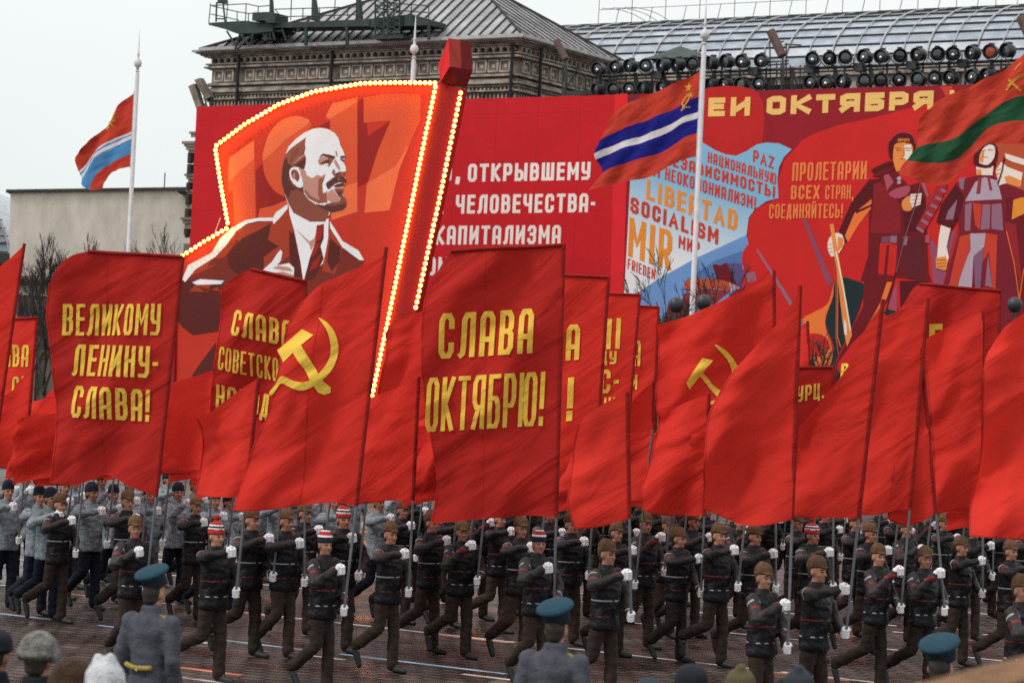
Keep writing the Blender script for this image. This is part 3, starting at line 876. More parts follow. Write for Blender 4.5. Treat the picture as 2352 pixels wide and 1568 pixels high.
def sky_paint():
    """poster paint that was brushed from blue at the top to white at the bottom"""
    m = flat('mural_sky_paint', 226, 228, 232)
    n = m.node_tree.nodes; L = m.node_tree.links
    b = next(x for x in n if x.type == 'BSDF_PRINCIPLED')
    t = n.new('ShaderNodeTexCoord'); s_ = n.new('ShaderNodeVectorMath'); s_.operation = 'DOT_PRODUCT'
    s_.inputs[1].default_value = (dv.x * .28, dv.y * .28, 1.0)
    L.new(t.outputs['Object'], s_.inputs[0])
    pa, pb = front(1480, 620, -1), front(1640, 350, -1)
    fdot = lambda p: p.z + p.dot(dv) * .28
    mr = n.new('ShaderNodeMapRange'); mr.inputs[1].default_value = fdot(pa); mr.inputs[2].default_value = fdot(pb)
    L.new(s_.outputs['Value'], mr.inputs[0])
    rp = n.new('ShaderNodeValToRGB'); rp.color_ramp.elements[0].color = (*lin(232, 232, 236, .95), 1); rp.color_ramp.elements[1].color = (*lin(128, 182, 214, .95), 1)
    rp.color_ramp.elements[0].position = .12; rp.color_ramp.elements[1].position = .72
    L.new(mr.outputs[0], rp.inputs[0]); L.new(rp.outputs[0], b.inputs['Base Color'])
    return m
M_sky = sky_paint()

tB = -1.0
ztop = sz(1440, 217, tB)[1]; zbot = sz(1440, 925, tB)[1]
sb0 = sz(447, 340, tB)[0]; sb1 = sz(1440, 440, tB)[0]; sb2 = sz(2700, 300, tB)[0]
def board(name, a, b, m, label):
    root = thing(name, FP((a + b) / 2, tB, 0), label, 'billboard')
    mb = MB(); mb.fbox(a, b, tB, tB + .25, zbot, ztop, m); part('panel', mb, root)
    mb = MB(); x = a + .4
    while x < b:
        mb.tube([FP(x, tB + .35, 0), FP(x, tB + .35, ztop - .2)], .07, M_steel, n=6)
        mb.tube([FP(x, tB + .35, zbot + 3), FP(x, tB + 2.2, 0)], .05, M_steel, n=6); x += 4.5
    part('support_frame', mb, root)
    mb = MB(); x = a + 2.44
    while x < b: mb.fbox(x - .012, x + .012, tB - .0005, tB, zbot, ztop, M_joint); x += 2.44
    z = zbot + 2.0
    while z < ztop: mb.fbox(a, b, tB - .0004, tB, z - .01, z + .01, M_joint); z += 2.44
    part('panel_joints', mb, root)
    return root
red = OWN = board('slogan_billboard', sb0, sb1, M_redb, 'wide plain red billboard with white Cyrillic slogan behind the light-edged banner')
A = Art(tB, OWN)
A.shape([(1412, 217), (1441, 215), (1428, 930), (1396, 930)], M_redb2)
part('edge_stripe', A.mb, red)
A = Art(tB, OWN)
A.text('Ю,', (994, 419), (1057, 418), 42, 9.5, M_cream)
A.text('ОТКРЫВШЕМУ', (1074, 417.8), (1355, 413), 41, 9.5, M_cream)
A.text('Я', (995, 492), (1018, 491), 43, 9.5, M_cream)
A.text('ЧЕЛОВЕЧЕСТВА-', (1046, 491), (1366, 487), 43, 9.5, M_cream)
A.text('КАПИТАЛИЗМА', (999, 562), (1287, 560), 43, 9.5, M_cream)
A.text('ОМ', (980, 632), (1030, 632), 42, 9.5, M_cream)

mural = OWN = board('mural_billboard', sb1 + .01, sb2, M_crim, 'huge painted billboard with workers, multilingual peace slogans and gold lettering along its top')
def M7(*c): return [(1411 + .33 * x, 282 + .33 * y) for x, y in c]
def M8(*c): return [(1787.5 + .39 * x, 235.2 + .39 * y) for x, y in c]
A = Art(tB, OWN)
A.shape([(1442, 217), (1470, 216), (1480, 300), (1560, 420), (1440, 430)], flat('mural_plum', 120, 30, 46))
A.shape([(1600, 213), (1740, 211), (1750, 330), (1712, 372), (1660, 366), (1600, 330)], M_mur2, 4)
A.shape([(2160, 199), (2186, 198), (2200, 240), (2184, 244)], M_txt_r)
A.shape([(1822, 346), (1840, 324), (1871, 306), (1927, 287), (2005, 271), (2083, 250), (2140, 235), (2250, 222), (2700, 190), (2700, 935), (1800, 935), (1740, 760),
         (1705, 640), (1700, 600), (1706, 575), (1719, 555), (1717, 530), (1722, 500), (1742, 475), (1785, 458), (1787, 415), (1803, 366)], M_mur, 0)
A.shape(M7((1360,560),(1480,700),(1600,1000),(1640,1180),(1700,1250),(1560,900),(1480,700)), M_mur2)
part('red_field', A.mb, mural)
A = Art(tB, OWN); A.k = 16
A.shape(M7((62,1300),(85,900),(110,400),(200,330),(350,260),(480,190),(610,135),(700,190),(780,222),(850,230),(920,198),(990,152),(1060,138),(1150,145),(1235,185),(1180,240),(1145,310),(1135,400),(1142,525),(1060,545),(980,600),(935,660),(925,740),(920,780),(560,945),(300,1090),(160,1185),(150,1300)), M_sky)
A.shape(M7((150,1200),(300,1090),(560,945),(920,780),(935,840),(895,900),(888,980),(900,1010),(860,1150),(700,1300),(480,1500),(150,1500)), M_blue)
A.shape(M7((500,1090),(700,960),(895,890),(888,980),(900,1060),(800,1100),(600,1160)), M_blue2)
A.shape(M7((685,985),(740,992),(780,978),(820,1060),(890,1140),(800,1150),(720,1130),(705,1060)), M_maro, 3)
A.shape(M7((780,978),(888,980),(900,1060),(920,1140),(870,1150),(820,1060)), flat('mural_slate', 92, 78, 130))
A.shape(M7((895,900),(940,850),(1000,900),(1050,960),(1080,1020),(1000,1110),(900,1140),(890,1090),(930,1040),(890,980)), M_mur, 3)
A.shape(M7((905,1050),(975,1035),(990,1090),(935,1115)), M_lil)
A.shape(M7((490,1100),(600,1085),(720,1090),(800,1110),(870,1145),(810,1170),(640,1150),(510,1175)), M_brick, 3)
A.shape(M7((800,1110),(880,1150),(810,1172)), M_lil2)
A.shape(M7((480,1190),(640,1152),(810,1172),(700,1260),(470,1320)), flat('mural_rose', 150, 46, 60))
A.shape(M7((380,1240),(520,1220),(500,1420),(340,1420)), flat('mural_wine', 128, 34, 44))
A.shape(M7((985,880),(1003,885),(1225,1225),(1330,1410),(1300,1420),(1200,1235)), M_lil)
A.shape(M8((142,690),(168,690),(322,1060),(292,1085)), flat('mural_mauve', 150, 70, 96))
part('blue_flag_picture', A.mb, mural)
A = Art(tB, OWN); A.k = 36
for s_, a, b, h, t, m in (
        ('PAZ', (1729, 371), (1777, 389), 28, 6.5, M_txt_r), ('НАЦИОНАЛЬНУЮ', (1625, 373), (1782, 424), 25, 5, M_txt_r),
        ('НЕЗАВИСИМОСТЬ!', (1527, 377), (1779, 455), 27, 6.5, M_txt_r), ('НЕОКОЛОНИАЛИЗМ!', (1527, 413), (1735, 482), 29, 5.5, M_txt_r), ('И', (1500, 404), (1515, 409), 29, 5.5, M_txt_r),
        ('LIBERTAD', (1484, 457), (1692, 531), 46, 9, M_or2), ('SOCIALISM', (1447, 487), (1648, 562), 36, 7.5, M_txt_r), ('MIR', (1442, 588), (1540, 622), 90, 13, M_or2),
        ('МИР', (1558, 569), (1606, 585), 29, 6, M_txt_r), ('FRIEDEN', (1441, 617), (1504, 643), 24, 4.6, M_txt_r)):
    A.text(s_, a, b, h, t, m, gap=.32, up=(0.05, -1))
A.text('ПРОЛЕТАРИИ', (1819, 416), (1990, 412), 42, 7, M_txt_o); A.text('ВСЕХ', (1816, 458), (1882, 457), 32, 6, M_txt_o); A.text('СТРАН,', (1895, 458), (1960, 457), 32, 6, M_txt_o)
A.text('СОЕДИНЯЙТЕСЬ!', (1766, 502), (1935, 501), 33, 5.5, M_txt_o)
A.text('ЕИ', (1626, 268), (1722, 266), 43, 12.5, M_gold, gap=.3); A.text('ОКТЯБРЯ', (1760, 264.6), (2143, 251), 43, 13.5, M_gold, gap=.26)
A.text('У', (2180, 240), (2224, 238), 32, 11, M_gold)
A = Art(tB, OWN); A.k = 16
A.shape(M8((330,1058),(318,1100),(300,1170),(260,1210),(160,1260),(140,1300),(150,1380),(230,1370),(290,1400),(300,1450),(250,1500),(190,1500),(200,1700),(330,1700),(320,1460),(280,1330),(280,1260),(310,1180),(335,1100)), M_org, 2)
A.shape(M8((330,1058),(390,1030),(440,1045),(505,1070),(500,1150),(450,1290),(340,1520),(300,1700),(290,1600),(330,1450),(290,1350),(278,1280),(300,1210),(325,1130)), M_teal, 2)
A.shape(M8((130,1400),(190,1360),(260,1370),(297,1412),(280,1470),(200,1500),(130,1520)), M_mur, 3)
A.shape(M8((150,1600),(165,1540),(200,1500),(235,1580),(240,1700),(150,1700)), M_teal)
A.shape(M8((620,1240),(640,1205),(720,1215),(720,1260),(640,1260)), M_teal)
A.shape(M8((505,1050),(690,1035),(650,1160),(560,1290),(430,1420),(330,1560),(430,1340),(500,1200)), M_maro)
A.shape(M8((640,1058),(672,1055),(640,1150),(560,1290),(540,1330),(520,1330),(600,1180)), M_org)
A.shape(M8((700,1070),(700,1230),(640,1215),(680,1100)), M_pink)
A.shape(M8((715,1050),(880,1050),(900,1300),(720,1260)), M_mar2)
A.shape(M8((890,790),(930,850),(1000,800),(1050,740),(1010,900),(970,1080),(915,1080)), flat('mural_dusk', 150, 76, 104))
A.shape(M8((555,470),(620,425),(690,390),(720,440),(770,490),(835,470),(870,560),(875,740),(885,1000),(905,1060),(690,1030),(485,1052),(530,900),(535,560),(480,640)), M_maro)
A.shape(M8((535,455),(610,450),(555,560),(470,690),(400,830),(355,760),(430,590)), M_mar2)
A.shape(M8((550,570),(545,625),(470,725),(410,825),(393,785),(450,650)), M_org)
A.shape(M8((455,640),(550,600),(545,615),(460,655)), M_mar2)
A.shape(M8((560,480),(600,470),(720,600),(720,770),(540,770),(560,600)), flat('mural_cherry', 140, 28, 38))
A.shape(M8((720,480),(860,560),(870,760),(745,760)), M_mar2)
A.shape(M8((600,830),(660,830),(700,840),(690,1022),(588,1010)), M_mur)
A.shape(M8((640,840),(655,840),(640,1015),(620,1012)), M_maro); A.shape(M8((720,800),(850,800),(860,1040),(770,1040)), flat('mural_umber', 96, 28, 36))
A.shape(M8((610,790),(660,788),(660,828),(605,828)), flat('mural_taupe', 120, 70, 84)); A.shape(M8((662,785),(700,785),(697,826),(660,826)), M_lil); A.shape(M8((735,790),(765,790),(755,840),(730,840)), M_lil)
A.shape(M8((650,540),(700,505),(772,492),(765,540),(700,566)), M_pink, 3); A.shape(M8((620,430),(650,420),(680,470),(640,520)), M_pink)
A.shape(M8((700,440),(720,435),(725,455),(700,460)), M_lil2); A.shape(M8((700,465),(722,460),(722,478),(702,482)), M_lil2)
A.shape(M8((730,580),(785,545),(790,620),(770,640),(735,632)), M_skin_o, 2); A.shape(M8((780,540),(845,535),(838,600),(790,620),(775,585)), M_skin_w)
for y in (555, 575, 597): A.line(M8((778, y), (838, y - 6)), 1.2, M_brick)
A.line(M8((832,480),(800,620),(740,800),(690,1000),(640,1215)), 3.0, M_mar2); A.line(M8((836,480),(804,620),(744,800),(694,1000)), 1.2, M_lil)
A.shape(M8((300,800),(335,770),(375,778),(388,830),(355,890),(312,908),(290,855)), M_skin_w, 2); A.shape(M8((350,790),(385,800),(380,850),(350,880)), M_skin_o)
for y in (840, 862, 884): A.line(M8((295, y), (340, y - 8)), 1.2, M_brick)
A.shape(M8((303,720),(326,715),(352,880),(395,1130),(435,1370),(405,1440),(385,1340),(345,1000)), M_skin_o); A.line(M8((340,880),(385,1100),(425,1340)), 3.2, M_skin_w)
A.shape(M8((386,1270),(402,1300),(405,1370),(390,1365)), M_skin_w)
A.line(M8((330,930),(342,1150),(340,1380),(355,1480)), 2.2, M_brick); A.line(M8((345,930),(350,1150),(348,1380),(368,1440)), 2.0, M_org)
A.shape(M8((550,395),(600,370),(660,345),(680,365),(620,400),(560,415)), M_mar2, 2); A.shape(M8((560,425),(640,385),(690,380),(640,420),(570,440)), M_maro, 2)
A.shape(M8((676,330),(680,270),(700,240),(782,240),(792,300),(760,350),(735,380),(700,410),(684,370)), M_skin_o, 2)
A.shape(M8((742,252),(782,248),(788,300),(760,340),(738,330),(748,300)), M_skin_w)
A.line(M8((692,270),(722,272)), 1.6, M_mar2); A.line(M8((748,270),(782,272)), 1.6, M_mar2); A.line(M8((698,282),(720,284)), 1.6, M_mar2); A.line(M8((752,282),(776,284)), 1.4, M_mar2); A.line(M8((735,275),(742,312),(730,316)), 1.2, M_brick); A.line(M8((722,332),(745,334)), 1.6, M_mur2)
A.shape(M8((650,300),(652,235),(690,192),(742,178),(792,198),(806,245),(800,290),(785,245),(700,236),(676,258),(672,330),(660,330)), M_mar2, 2)
A.line(M8((655,230),(690,190),(742,176),(792,196),(806,245)), 1.2, M_pink, 3)
A.text('АВРОРА', M8((704, 232))[0], M8((772, 232))[0], 7.5, 1.5, M_or2)
A.shape(M8((930,500),(1000,480),(940,620),(850,775),(812,740)), flat('mural_rust', 160, 40, 48))
for i in range(6): A.shape(M8((960 - i * 28, 505 + i * 45), (990 - i * 26, 520 + i * 47), (985 - i * 26, 535 + i * 47), (950 - i * 28, 520 + i * 45)), M_lil)
A.line(M8((855,480),(880,550)), 5, M_lil); A.shape(M8((868,780),(895,785),(890,830),(865,825)), M_pink)
A.shape(M8((1280,240),(1500,250),(1500,700),(1350,600),(1330,470),(1285,400)), M_brick)
A.shape(M8((1340,560),(1500,560),(1600,1400),(1280,1400),(1300,1100)), M_maro)
A.shape(M8((1385,575),(1447,555),(1480,640),(1375,690)), M_or2); A.shape(M8((1330,700),(1400,720),(1440,1100),(1405,1160)), flat('mural_garnet', 150, 34, 42))
A.shape(M8((1040,480),(1100,450),(1170,430),(1280,440),(1340,480),(1450,520),(1450,560),(1345,560),(1335,760),(1380,900),(1440,1130),(1300,1400),(1270,1080),(975,1075),(1060,780),(1062,620)), flat('mural_claret', 124, 26, 42))
A.shape(M8((1160,470),(1215,440),(1290,460),(1318,570),(1100,582)), M_lil2); A.shape(M8((1180,440),(1200,440),(1190,540),(1165,540)), flat('mural_berry', 150, 50, 66)); A.shape(M8((1230,440),(1245,440),(1262,520),(1245,520)), flat('mural_berry', 150, 50, 66))
A.shape(M8((1100,600),(1140,590),(1130,755),(1098,755)), M_lil); A.shape(M8((1145,590),(1200,600),(1185,750),(1160,720)), M_txt_r); A.shape(M8((1205,600),(1250,600),(1245,745),(1190,750)), M_lil); A.shape(M8((1258,600),(1315,595),(1325,755),(1255,745)), M_lil)
A.shape(M8((1130,772),(1222,770),(1212,850),(1150,905),(1140,1090),(1055,1090),(1095,950),(1132,870)), M_lil2)
A.shape(M8((1150,905),(1212,850),(1200,960),(1190,1100),(1160,1090)), flat('mural_violet', 132, 90, 116)); A.shape(M8((1235,900),(1262,1090),(1218,1080)), M_lil); A.shape(M8((1222,770),(1290,780),(1280,1100),(1262,1090),(1240,880),(1205,940)), M_txt_r)
A.shape(M8((1070,790),(1128,775),(1128,870),(1050,1090),(1005,1080)), M_txt_r)
A.shape(M8((1290,1230),(1310,1300),(1290,1400),(1275,1380)), M_blue2)
A.shape(M8((1045,480),(1095,560),(1060,680),(1022,745),(930,705),(960,600)), M_mar2); A.shape(M8((1055,570),(1030,690),(985,690),(1000,640)), M_lil); A.shape(M8((1062,450),(1100,440),(1090,520),(1068,500)), M_lil)
A.shape(M8((958,722),(1015,742),(992,850),(1005,910),(988,985),(930,970),(938,880),(945,800)), M_skin_w, 1); A.shape(M8((928,915),(985,905),(1000,935),(985,990),(928,975)), M_skin_o)
for y in (930, 950, 968): A.line(M8((935, y), (985, y - 4)), 1.3, M_mar2)
A.shape(M8((1165,378),(1268,370),(1262,430),(1170,428)), M_skin_w); A.shape(M8((1170,395),(1195,395),(1200,428),(1172,428)), M_skin_o)
A.shape(M8((1150,360),(1165,270),(1230,225),(1288,260),(1290,340),(1250,385),(1190,385)), M_mar2, 2); A.shape(M8((1182,345),(1200,280),(1240,250),(1275,262),(1272,325),(1235,368),(1196,362)), M_skin_w, 2); A.shape(M8((1182,345),(1200,285),(1215,290),(1205,360)), M_skin_o)
A.line(M8((1205,322),(1232,324)), 2, M_brick); A.line(M8((1200,285),(1222,282)), 1.6, M_mar2); A.line(M8((1238,280),(1262,282)), 1.6, M_mar2)
A.shape(M8((1335,300),(1480,345),(1480,380),(1380,350),(1340,330)), M_skin_w); A.shape(M8((1280,400),(1315,350),(1350,380),(1440,415),(1425,495),(1345,475),(1300,490)), M_skin_w, 1); A.shape(M8((1330,440),(1360,430),(1430,460),(1420,500),(1345,478)), M_skin_o); A.line(M8((1330,330),(1320,400),(1295,480)), 4, M_mar2)
for y in (400, 425, 448): A.line(M8((1282, y), (1320, y - 8)), 1.5, M_brick)
A.line(M8((1345,760),(1390,950),(1420,1160)), 2, M_org); A.line(M8((1447,980),(1420,1160)), 2, M_org)
part('figures_picture', A.mb, mural)

# ------------------------------------------------------------------ banner-shaped illuminated sign
tS = -14.0
M_bd = flat('sign_red', 194, 50, 34); M_bd2 = flat('sign_dark_red', 150, 30, 28); M_dg = flat('sign_digit_orange', 214, 82, 48); M_dg2 = flat('sign_digit_pale', 232, 108, 66)
M_jk = flat('portrait_brown', 120, 42, 32); M_jk2 = flat('portrait_rust', 164, 58, 36); M_jk3 = flat('portrait_dark_brown', 90, 32, 28)
M_pw = flat('portrait_white', 232, 230, 234); M_pg = flat('portrait_flesh', 190, 136, 124); M_pg2 = flat('portrait_tan', 150, 84, 66); M_ph = flat('portrait_hair', 134, 72, 58); M_pd = flat('portrait_deep', 92, 48, 42); M_tie = flat('portrait_tie', 160, 32, 28)
M_frame = flat('sign_frame_red', 150, 18, 20)
sign = thing('illuminated_banner_sign', front(680, 990, tS), 'banner-shaped sign edged with bright bulbs, 1917 and a bald bearded man in brown suit', 'sign')
outline = [(413, 592), (470, 556), (527, 521), (511, 425), (495, 334), (560, 287), (640, 240), (720, 211), (830, 192), (910, 190), (1003, 191), (960, 400), (905, 670), (868, 880), (850, 960), (400, 960), (404, 760)]
mb = MB(); mb.prism([front(x, y, tS) for x, y in reversed(outline)], nv * .35, M_bd, M_frame); part('panel', mb, sign)
rim = MB(); rp_ = outline + [outline[0]]
for a, b in zip(rp_, rp_[1:]):
    if a[1] > 880 and b[1] > 880: continue
    pa, pb = front(a[0], a[1], tS), front(b[0], b[1], tS)
    d = (pb - pa).normalized(); u_ = d.cross(nv).normalized()
    P = [pa - nv * .12 - u_ * .06, pb - nv * .12 - u_ * .06, pb + nv * .36 - u_ * .06, pa + nv * .36 - u_ * .06,
         pa - nv * .12 + u_ * .06, pb - nv * .12 + u_ * .06, pb + nv * .36 + u_ * .06, pa + nv * .36 + u_ * .06]
    rim.box8(P, M_frame)
part('rim', rim, sign)
def C5(*c): return [(376.3 + .36 * x, 169.3 + .36 * y) for x, y in c]
def C4(*c): return [(602.1 + .144 * x, 272.8 + .144 * y) for x, y in c]
def C2(*c): return [(357.5 + .408 * x, 545.7 + .408 * y) for x, y in c]
A = Art(tS, sign)
A.shape(C5((585,620),(700,500),(1060,300),(1235,180),(1290,150),(1300,400),(1445,300),(1480,560),(1290,700),(1070,820),(800,900),(590,920)), M_bd2)
A.shape(C5((405,610),(420,535),(575,425),(585,930),(450,965),(440,740),(415,760)), M_dg)
A.shape(C5((945,330),(900,285),(840,270),(760,292),(690,355),(650,440),(632,560),(645,650),(690,730),(750,775),(830,790),(900,700),(900,400)), M_dg, 3)
A.shape(C5((615,860),(690,845),(800,800),(820,900),(740,920),(650,960),(600,910)), M_dg)
A.shape(C5((1028,280),(1075,190),(1235,152),(1235,880),(1070,935),(1058,700),(1060,300)), M_dg)
A.shape(C5((1275,152),(1400,130),(1640,130),(1635,300),(1580,420),(1500,620),(1440,872),(1280,887),(1300,700),(1370,480),(1447,300),(1275,315)), M_dg)
A.shape(C5((420,535),(575,425),(578,540),(412,690)), M_dg2); A.shape(C5((632,560),(650,440),(690,355),(760,292),(840,270),(900,285),(930,315),(780,420)), M_dg2, 2)
A.shape(C5((1035,270),(1075,190),(1235,152),(1235,180),(1060,290)), M_dg2); A.shape(C5((1280,887),(1296,700),(1480,590),(1570,440),(1500,620),(1440,872)), M_dg2); A.shape(C5((1060,760),(1235,690),(1235,880),(1070,935)), M_dg2)
part('year_digits', A.mb, sign)
A = Art(tS, sign); A.k = 16
A.shape(C5((120,1300),(160,1235),(300,1160),(380,1075),(450,990),(520,942),(600,925),(690,922),(720,890),(795,828),(960,950),(1052,925),(1060,960),(1140,1070),(1240,1135),(1278,1195),(1200,1350),(900,1500),(380,1500),(330,1600),(200,1600),(105,1500)), M_jk)
A.shape(C2((110,250),(380,230),(400,520),(210,548),(150,505),(125,470)), M_jk3)
A.shape(C2((338,590),(360,740),(325,745),(270,785),(200,818),(208,770),(255,700)), M_jk3)
A.shape(C5((330,1180),(400,1095),(460,1010),(540,960),(600,950),(690,940),(660,1000),(620,1060),(560,1030),(520,1110),(470,1060),(420,1130),(390,1170)), M_jk2)
A.shape(C5((135,1310),(210,1250),(300,1190),(280,1230),(340,1215),(270,1250),(180,1290)), M_jk2); A.shape(C5((160,1390),(200,1350),(300,1345),(270,1395),(340,1360),(360,1390)), M_jk2)
A.shape(C5((500,1050),(600,1000),(690,950),(660,1060),(730,1100),(640,1165),(640,1260),(500,1300),(420,1240),(400,1160)), M_jk3)
A.shape(C5((795,832),(690,930),(663,1060),(733,1100),(638,1170),(640,1262),(720,1230),(800,1160),(880,1320),(880,1200),(830,1000)), M_jk2)
A.shape(C5((800,1000),(832,1020),(880,1240),(882,1330),(840,1300),(800,1150)), M_jk3)
A.shape(C5((1052,928),(1065,980),(1145,1085),(1125,1180),(1090,1280),(1010,1260),(1035,1050)), M_jk2); A.shape(C5((1060,1050),(1130,1110),(1120,1200),(1070,1260),(1040,1200)), M_jk3)
A.shape(C5((795,828),(880,875),(990,945),(1052,922),(1048,1050),(1032,1140),(1015,1210),(890,1325),(872,1200),(832,1000),(803,900)), M_pw)
A.shape(C5((835,985),(930,1070),(960,1050),(985,965),(1000,975),(975,1060),(940,1130),(925,1085)), M_pg)
A.shape(C5((975,968),(1022,958),(1020,1050),(1000,1100),(1020,1180),(960,1300),(890,1330),(930,1180),(965,1080)), M_jk3); A.shape(C5((975,975),(1018,965),(1005,1050),(965,1080)), M_tie); A.shape(C5((960,1090),(1000,1080),(960,1160),(940,1170)), M_tie); A.shape(C5((950,1200),(1005,1150),(980,1230),(930,1260)), M_tie)
A.shape(C5((118,1310),(155,1222),(305,1142),(360,1050),(430,985),(520,935),(600,920),(695,918),(690,940),(600,940),(530,957),(460,1007),(400,1092),(330,1167),(200,1250),(135,1330)), M_pw)
A.shape(C5((690,930),(715,885),(790,832),(790,860),(740,920),(700,960)), M_pw)
A.shape(C5((1058,938),(1140,1068),(1242,1128),(1278,1190),(1250,1190),(1140,1108),(1062,985)), M_pw)
A.shape(C5((180,1332),(230,1310),(385,1320),(365,1342),(210,1347)), M_pw)
A.shape(C5((632,1252),(690,1200),(722,1150),(745,1122),(757,1140),(745,1195),(722,1222),(800,1208),(832,1240),(828,1305),(740,1288),(700,1272)), M_pw, 1); A.shape(C5((690,1240),(730,1225),(800,1235),(826,1262),(760,1255)), M_pg); A.shape(C5((700,1270),(760,1262),(830,1285),(828,1310),(740,1292)), M_pg)
A.shape(C4((375,560),(420,450),(530,330),(660,230),(800,165),(920,145),(1050,165),(1160,230),(1220,320),(1250,430),(1300,530),(1312,570),(1332,588),(1310,650),(1292,690),(1332,760),(1338,830),(1302,860),(1300,910),(1335,950),(1322,1010),(1302,1060),(1292,1120),(1280,1200),(1332,1290),(1332,1390),(1270,1450),(1100,1480),(1050,1560),(1000,1640),(760,1640),(500,1500),(410,1350),(350,1180),(310,1000),(310,880),(340,700)), M_pw)
A.shape(C4((310,880),(340,690),(370,570),(450,480),(570,390),(700,298),(680,400),(692,470),(670,560),(702,620),(695,720),(670,810),(560,770),(450,800),(435,880),(450,960),(500,1040),(600,1090),(652,1080),(670,1190),(740,1290),(850,1360),(1000,1420),(1070,1490),(1050,1560),(1000,1640),(760,1640),(500,1500),(420,1350),(350,1180),(310,1010)), M_ph)
A.shape(C4((380,570),(450,490),(570,400),(698,302),(672,480),(600,600),(500,740),(420,790),(375,730),(360,640)), M_pg2)
A.shape(C4((470,520),(560,470),(600,440),(580,540),(500,650),(440,720)), M_ph); A.shape(C4((600,610),(690,560),(660,600),(540,700),(480,740)), M_pg)
A.shape(C4((325,780),(355,650),(400,620),(410,720),(470,745),(430,830),(420,960),(480,1060),(560,1110),(640,1110),(660,1180),(560,1120),(450,1150),(420,1260),(360,1190),(312,1000)), M_pd)
A.shape(C4((520,745),(600,690),(695,630),(690,720),(668,812),(570,772)), M_pd)
A.shape(C4((580,780),(640,800),(690,830),(712,900),(800,950),(880,895),(940,920),(1012,875),(1000,935),(960,1040),(972,1190),(1040,1150),(1045,1330),(900,1355),(740,1275),(670,1165),(650,1060),(640,960),(610,880)), M_pg)
A.shape(C4((670,1165),(740,1275),(900,1355),(1045,1335),(1010,1290),(880,1290),(760,1220),(690,1130)), M_pg2)
A.shape(C4((900,960),(995,925),(955,1060),(970,1200),(1022,1180),(1035,1335),(930,1315),(888,1200),(898,1060)), M_pg2)
A.shape(C4((435,880),(450,800),(520,768),(572,790),(612,860),(600,930),(640,980),(652,1060),(612,1102),(540,1072),(470,985)), M_pw, 2); A.shape(C4((458,860),(500,808),(560,830),(592,900),(592,970),(560,1005),(520,950),(490,960)), M_ph, 2); A.shape(C4((490,890),(530,860),(520,930),(545,990),(500,960)), M_pg)
A.shape(C4((885,670),(930,615),(1050,600),(1145,630),(1110,700),(1062,772),(1030,725),(920,738)), M_pg); A.shape(C4((1050,610),(1160,620),(1110,700),(1065,770),(1050,700)), M_pg2)
A.shape(C4((903,622),(962,558),(1070,572),(1165,602),(1150,642),(1060,618),(970,592)), M_pd); A.shape(C4((898,725),(1000,668),(1062,650),(1085,690),(1045,722),(960,722)), M_pd); A.shape(C4((985,720),(1060,712),(1040,745),(1000,742)), M_pw)
A.shape(C4((1245,600),(1332,583),(1312,622),(1300,640),(1295,692),(1250,660)), M_pd); A.shape(C4((1262,630),(1302,622),(1300,655),(1275,655)), M_pg)
A.shape(C4((1165,515),(1190,510),(1200,600),(1180,600)), M_pg); A.shape(C4((1168,640),(1235,760),(1245,822),(1200,792),(1140,690)), M_pg)
A.shape(C4((1108,862),(1140,800),(1165,830),(1150,880),(1230,842),(1312,850),(1300,905),(1335,962),(1250,940),(1160,930)), M_pg2); A.shape(C4((1160,885),(1235,862),(1250,880),(1180,905)), M_pd)
A.shape(C4((1040,930),(1110,880),(1140,930),(1060,990),(1000,1060),(1000,1000)), M_pw)
A.shape(C4((1015,1030),(1090,980),(1150,932),(1230,902),(1300,930),(1338,972),(1322,1025),(1230,1012),(1150,1042),(1100,1090),(1060,1128),(1032,1095)), M_pd); A.shape(C4((1200,940),(1232,925),(1240,980),(1215,985)), M_pg2)
A.shape(C4((1130,1075),(1200,1040),(1302,1020),(1302,1075),(1190,1095)), M_pd); A.shape(C4((1150,1092),(1292,1088),(1280,1122),(1170,1117)), M_pg)
A.shape(C4((1140,1120),(1292,1120),(1272,1200),(1335,1290),(1335,1390),(1270,1450),(1100,1482),(1000,1425),(1010,1360),(1100,1340),(1222,1332),(1250,1270),(1180,1180)), M_ph); A.shape(C4((1045,1180),(1120,1120),(1170,1180),(1235,1260),(1210,1330),(1100,1330),(1045,1290)), M_pg)
A.shape(C4((850,1362),(1000,1380),(1150,1392),(1335,1350),(1330,1400),(1270,1452),(1080,1490),(1000,1440)), M_pd); A.shape(C4((1180,1180),(1275,1150),(1270,1205),(1230,1240)), M_pd)
part('portrait', A.mb, sign)

M_bulb = mat("lit_bulb", (0.9, 0.8, 0.6), emit=((1.0, 0.50, 0.06), 15.0))
def bulb_mesh():
    bm = bmesh.new(); bmesh.ops.create_icosphere(bm, subdivisions=2, radius=.088)
    me = bpy.data.meshes.new('bulb'); bm.to_mesh(me); bm.free(); me.materials.append(M_bulb)
    me.polygons.foreach_set('use_smooth', [True] * len(me.polygons)); return me
ME_bulb = bulb_mesh()
def bulbs(parent, pts, spacing, t):
    P = [Vector(p) for p in pts]; seg = [(b - a).length for a, b in zip(P, P[1:])]; L = sum(seg); n = int(L / spacing)
    inv = world_of(parent).inverted()
    for i in range(n + 1):
        d = L * i / n; k = 0
        while k < len(seg) - 1 and d > seg[k]: d -= seg[k]; k += 1
        p = P[k].lerp(P[k + 1], d / seg[k])
        o = bpy.data.objects.new('bulb', ME_bulb); COL.objects.link(o); o.location = front(p.x, p.y, t)
        o.parent = parent; o.matrix_parent_inverse = inv
bulbs(sign, [(419, 587), (470, 554), (520, 525)], 11, tS - .42)
bulbs(sign, [(523, 512), (507, 425), (495, 345)], 10.2, tS - .42)
bulbs(sign, [(497, 334), (560, 287), (640, 240), (720, 211), (830, 192), (910, 190), (999, 191)], 11.3, tS - .42)
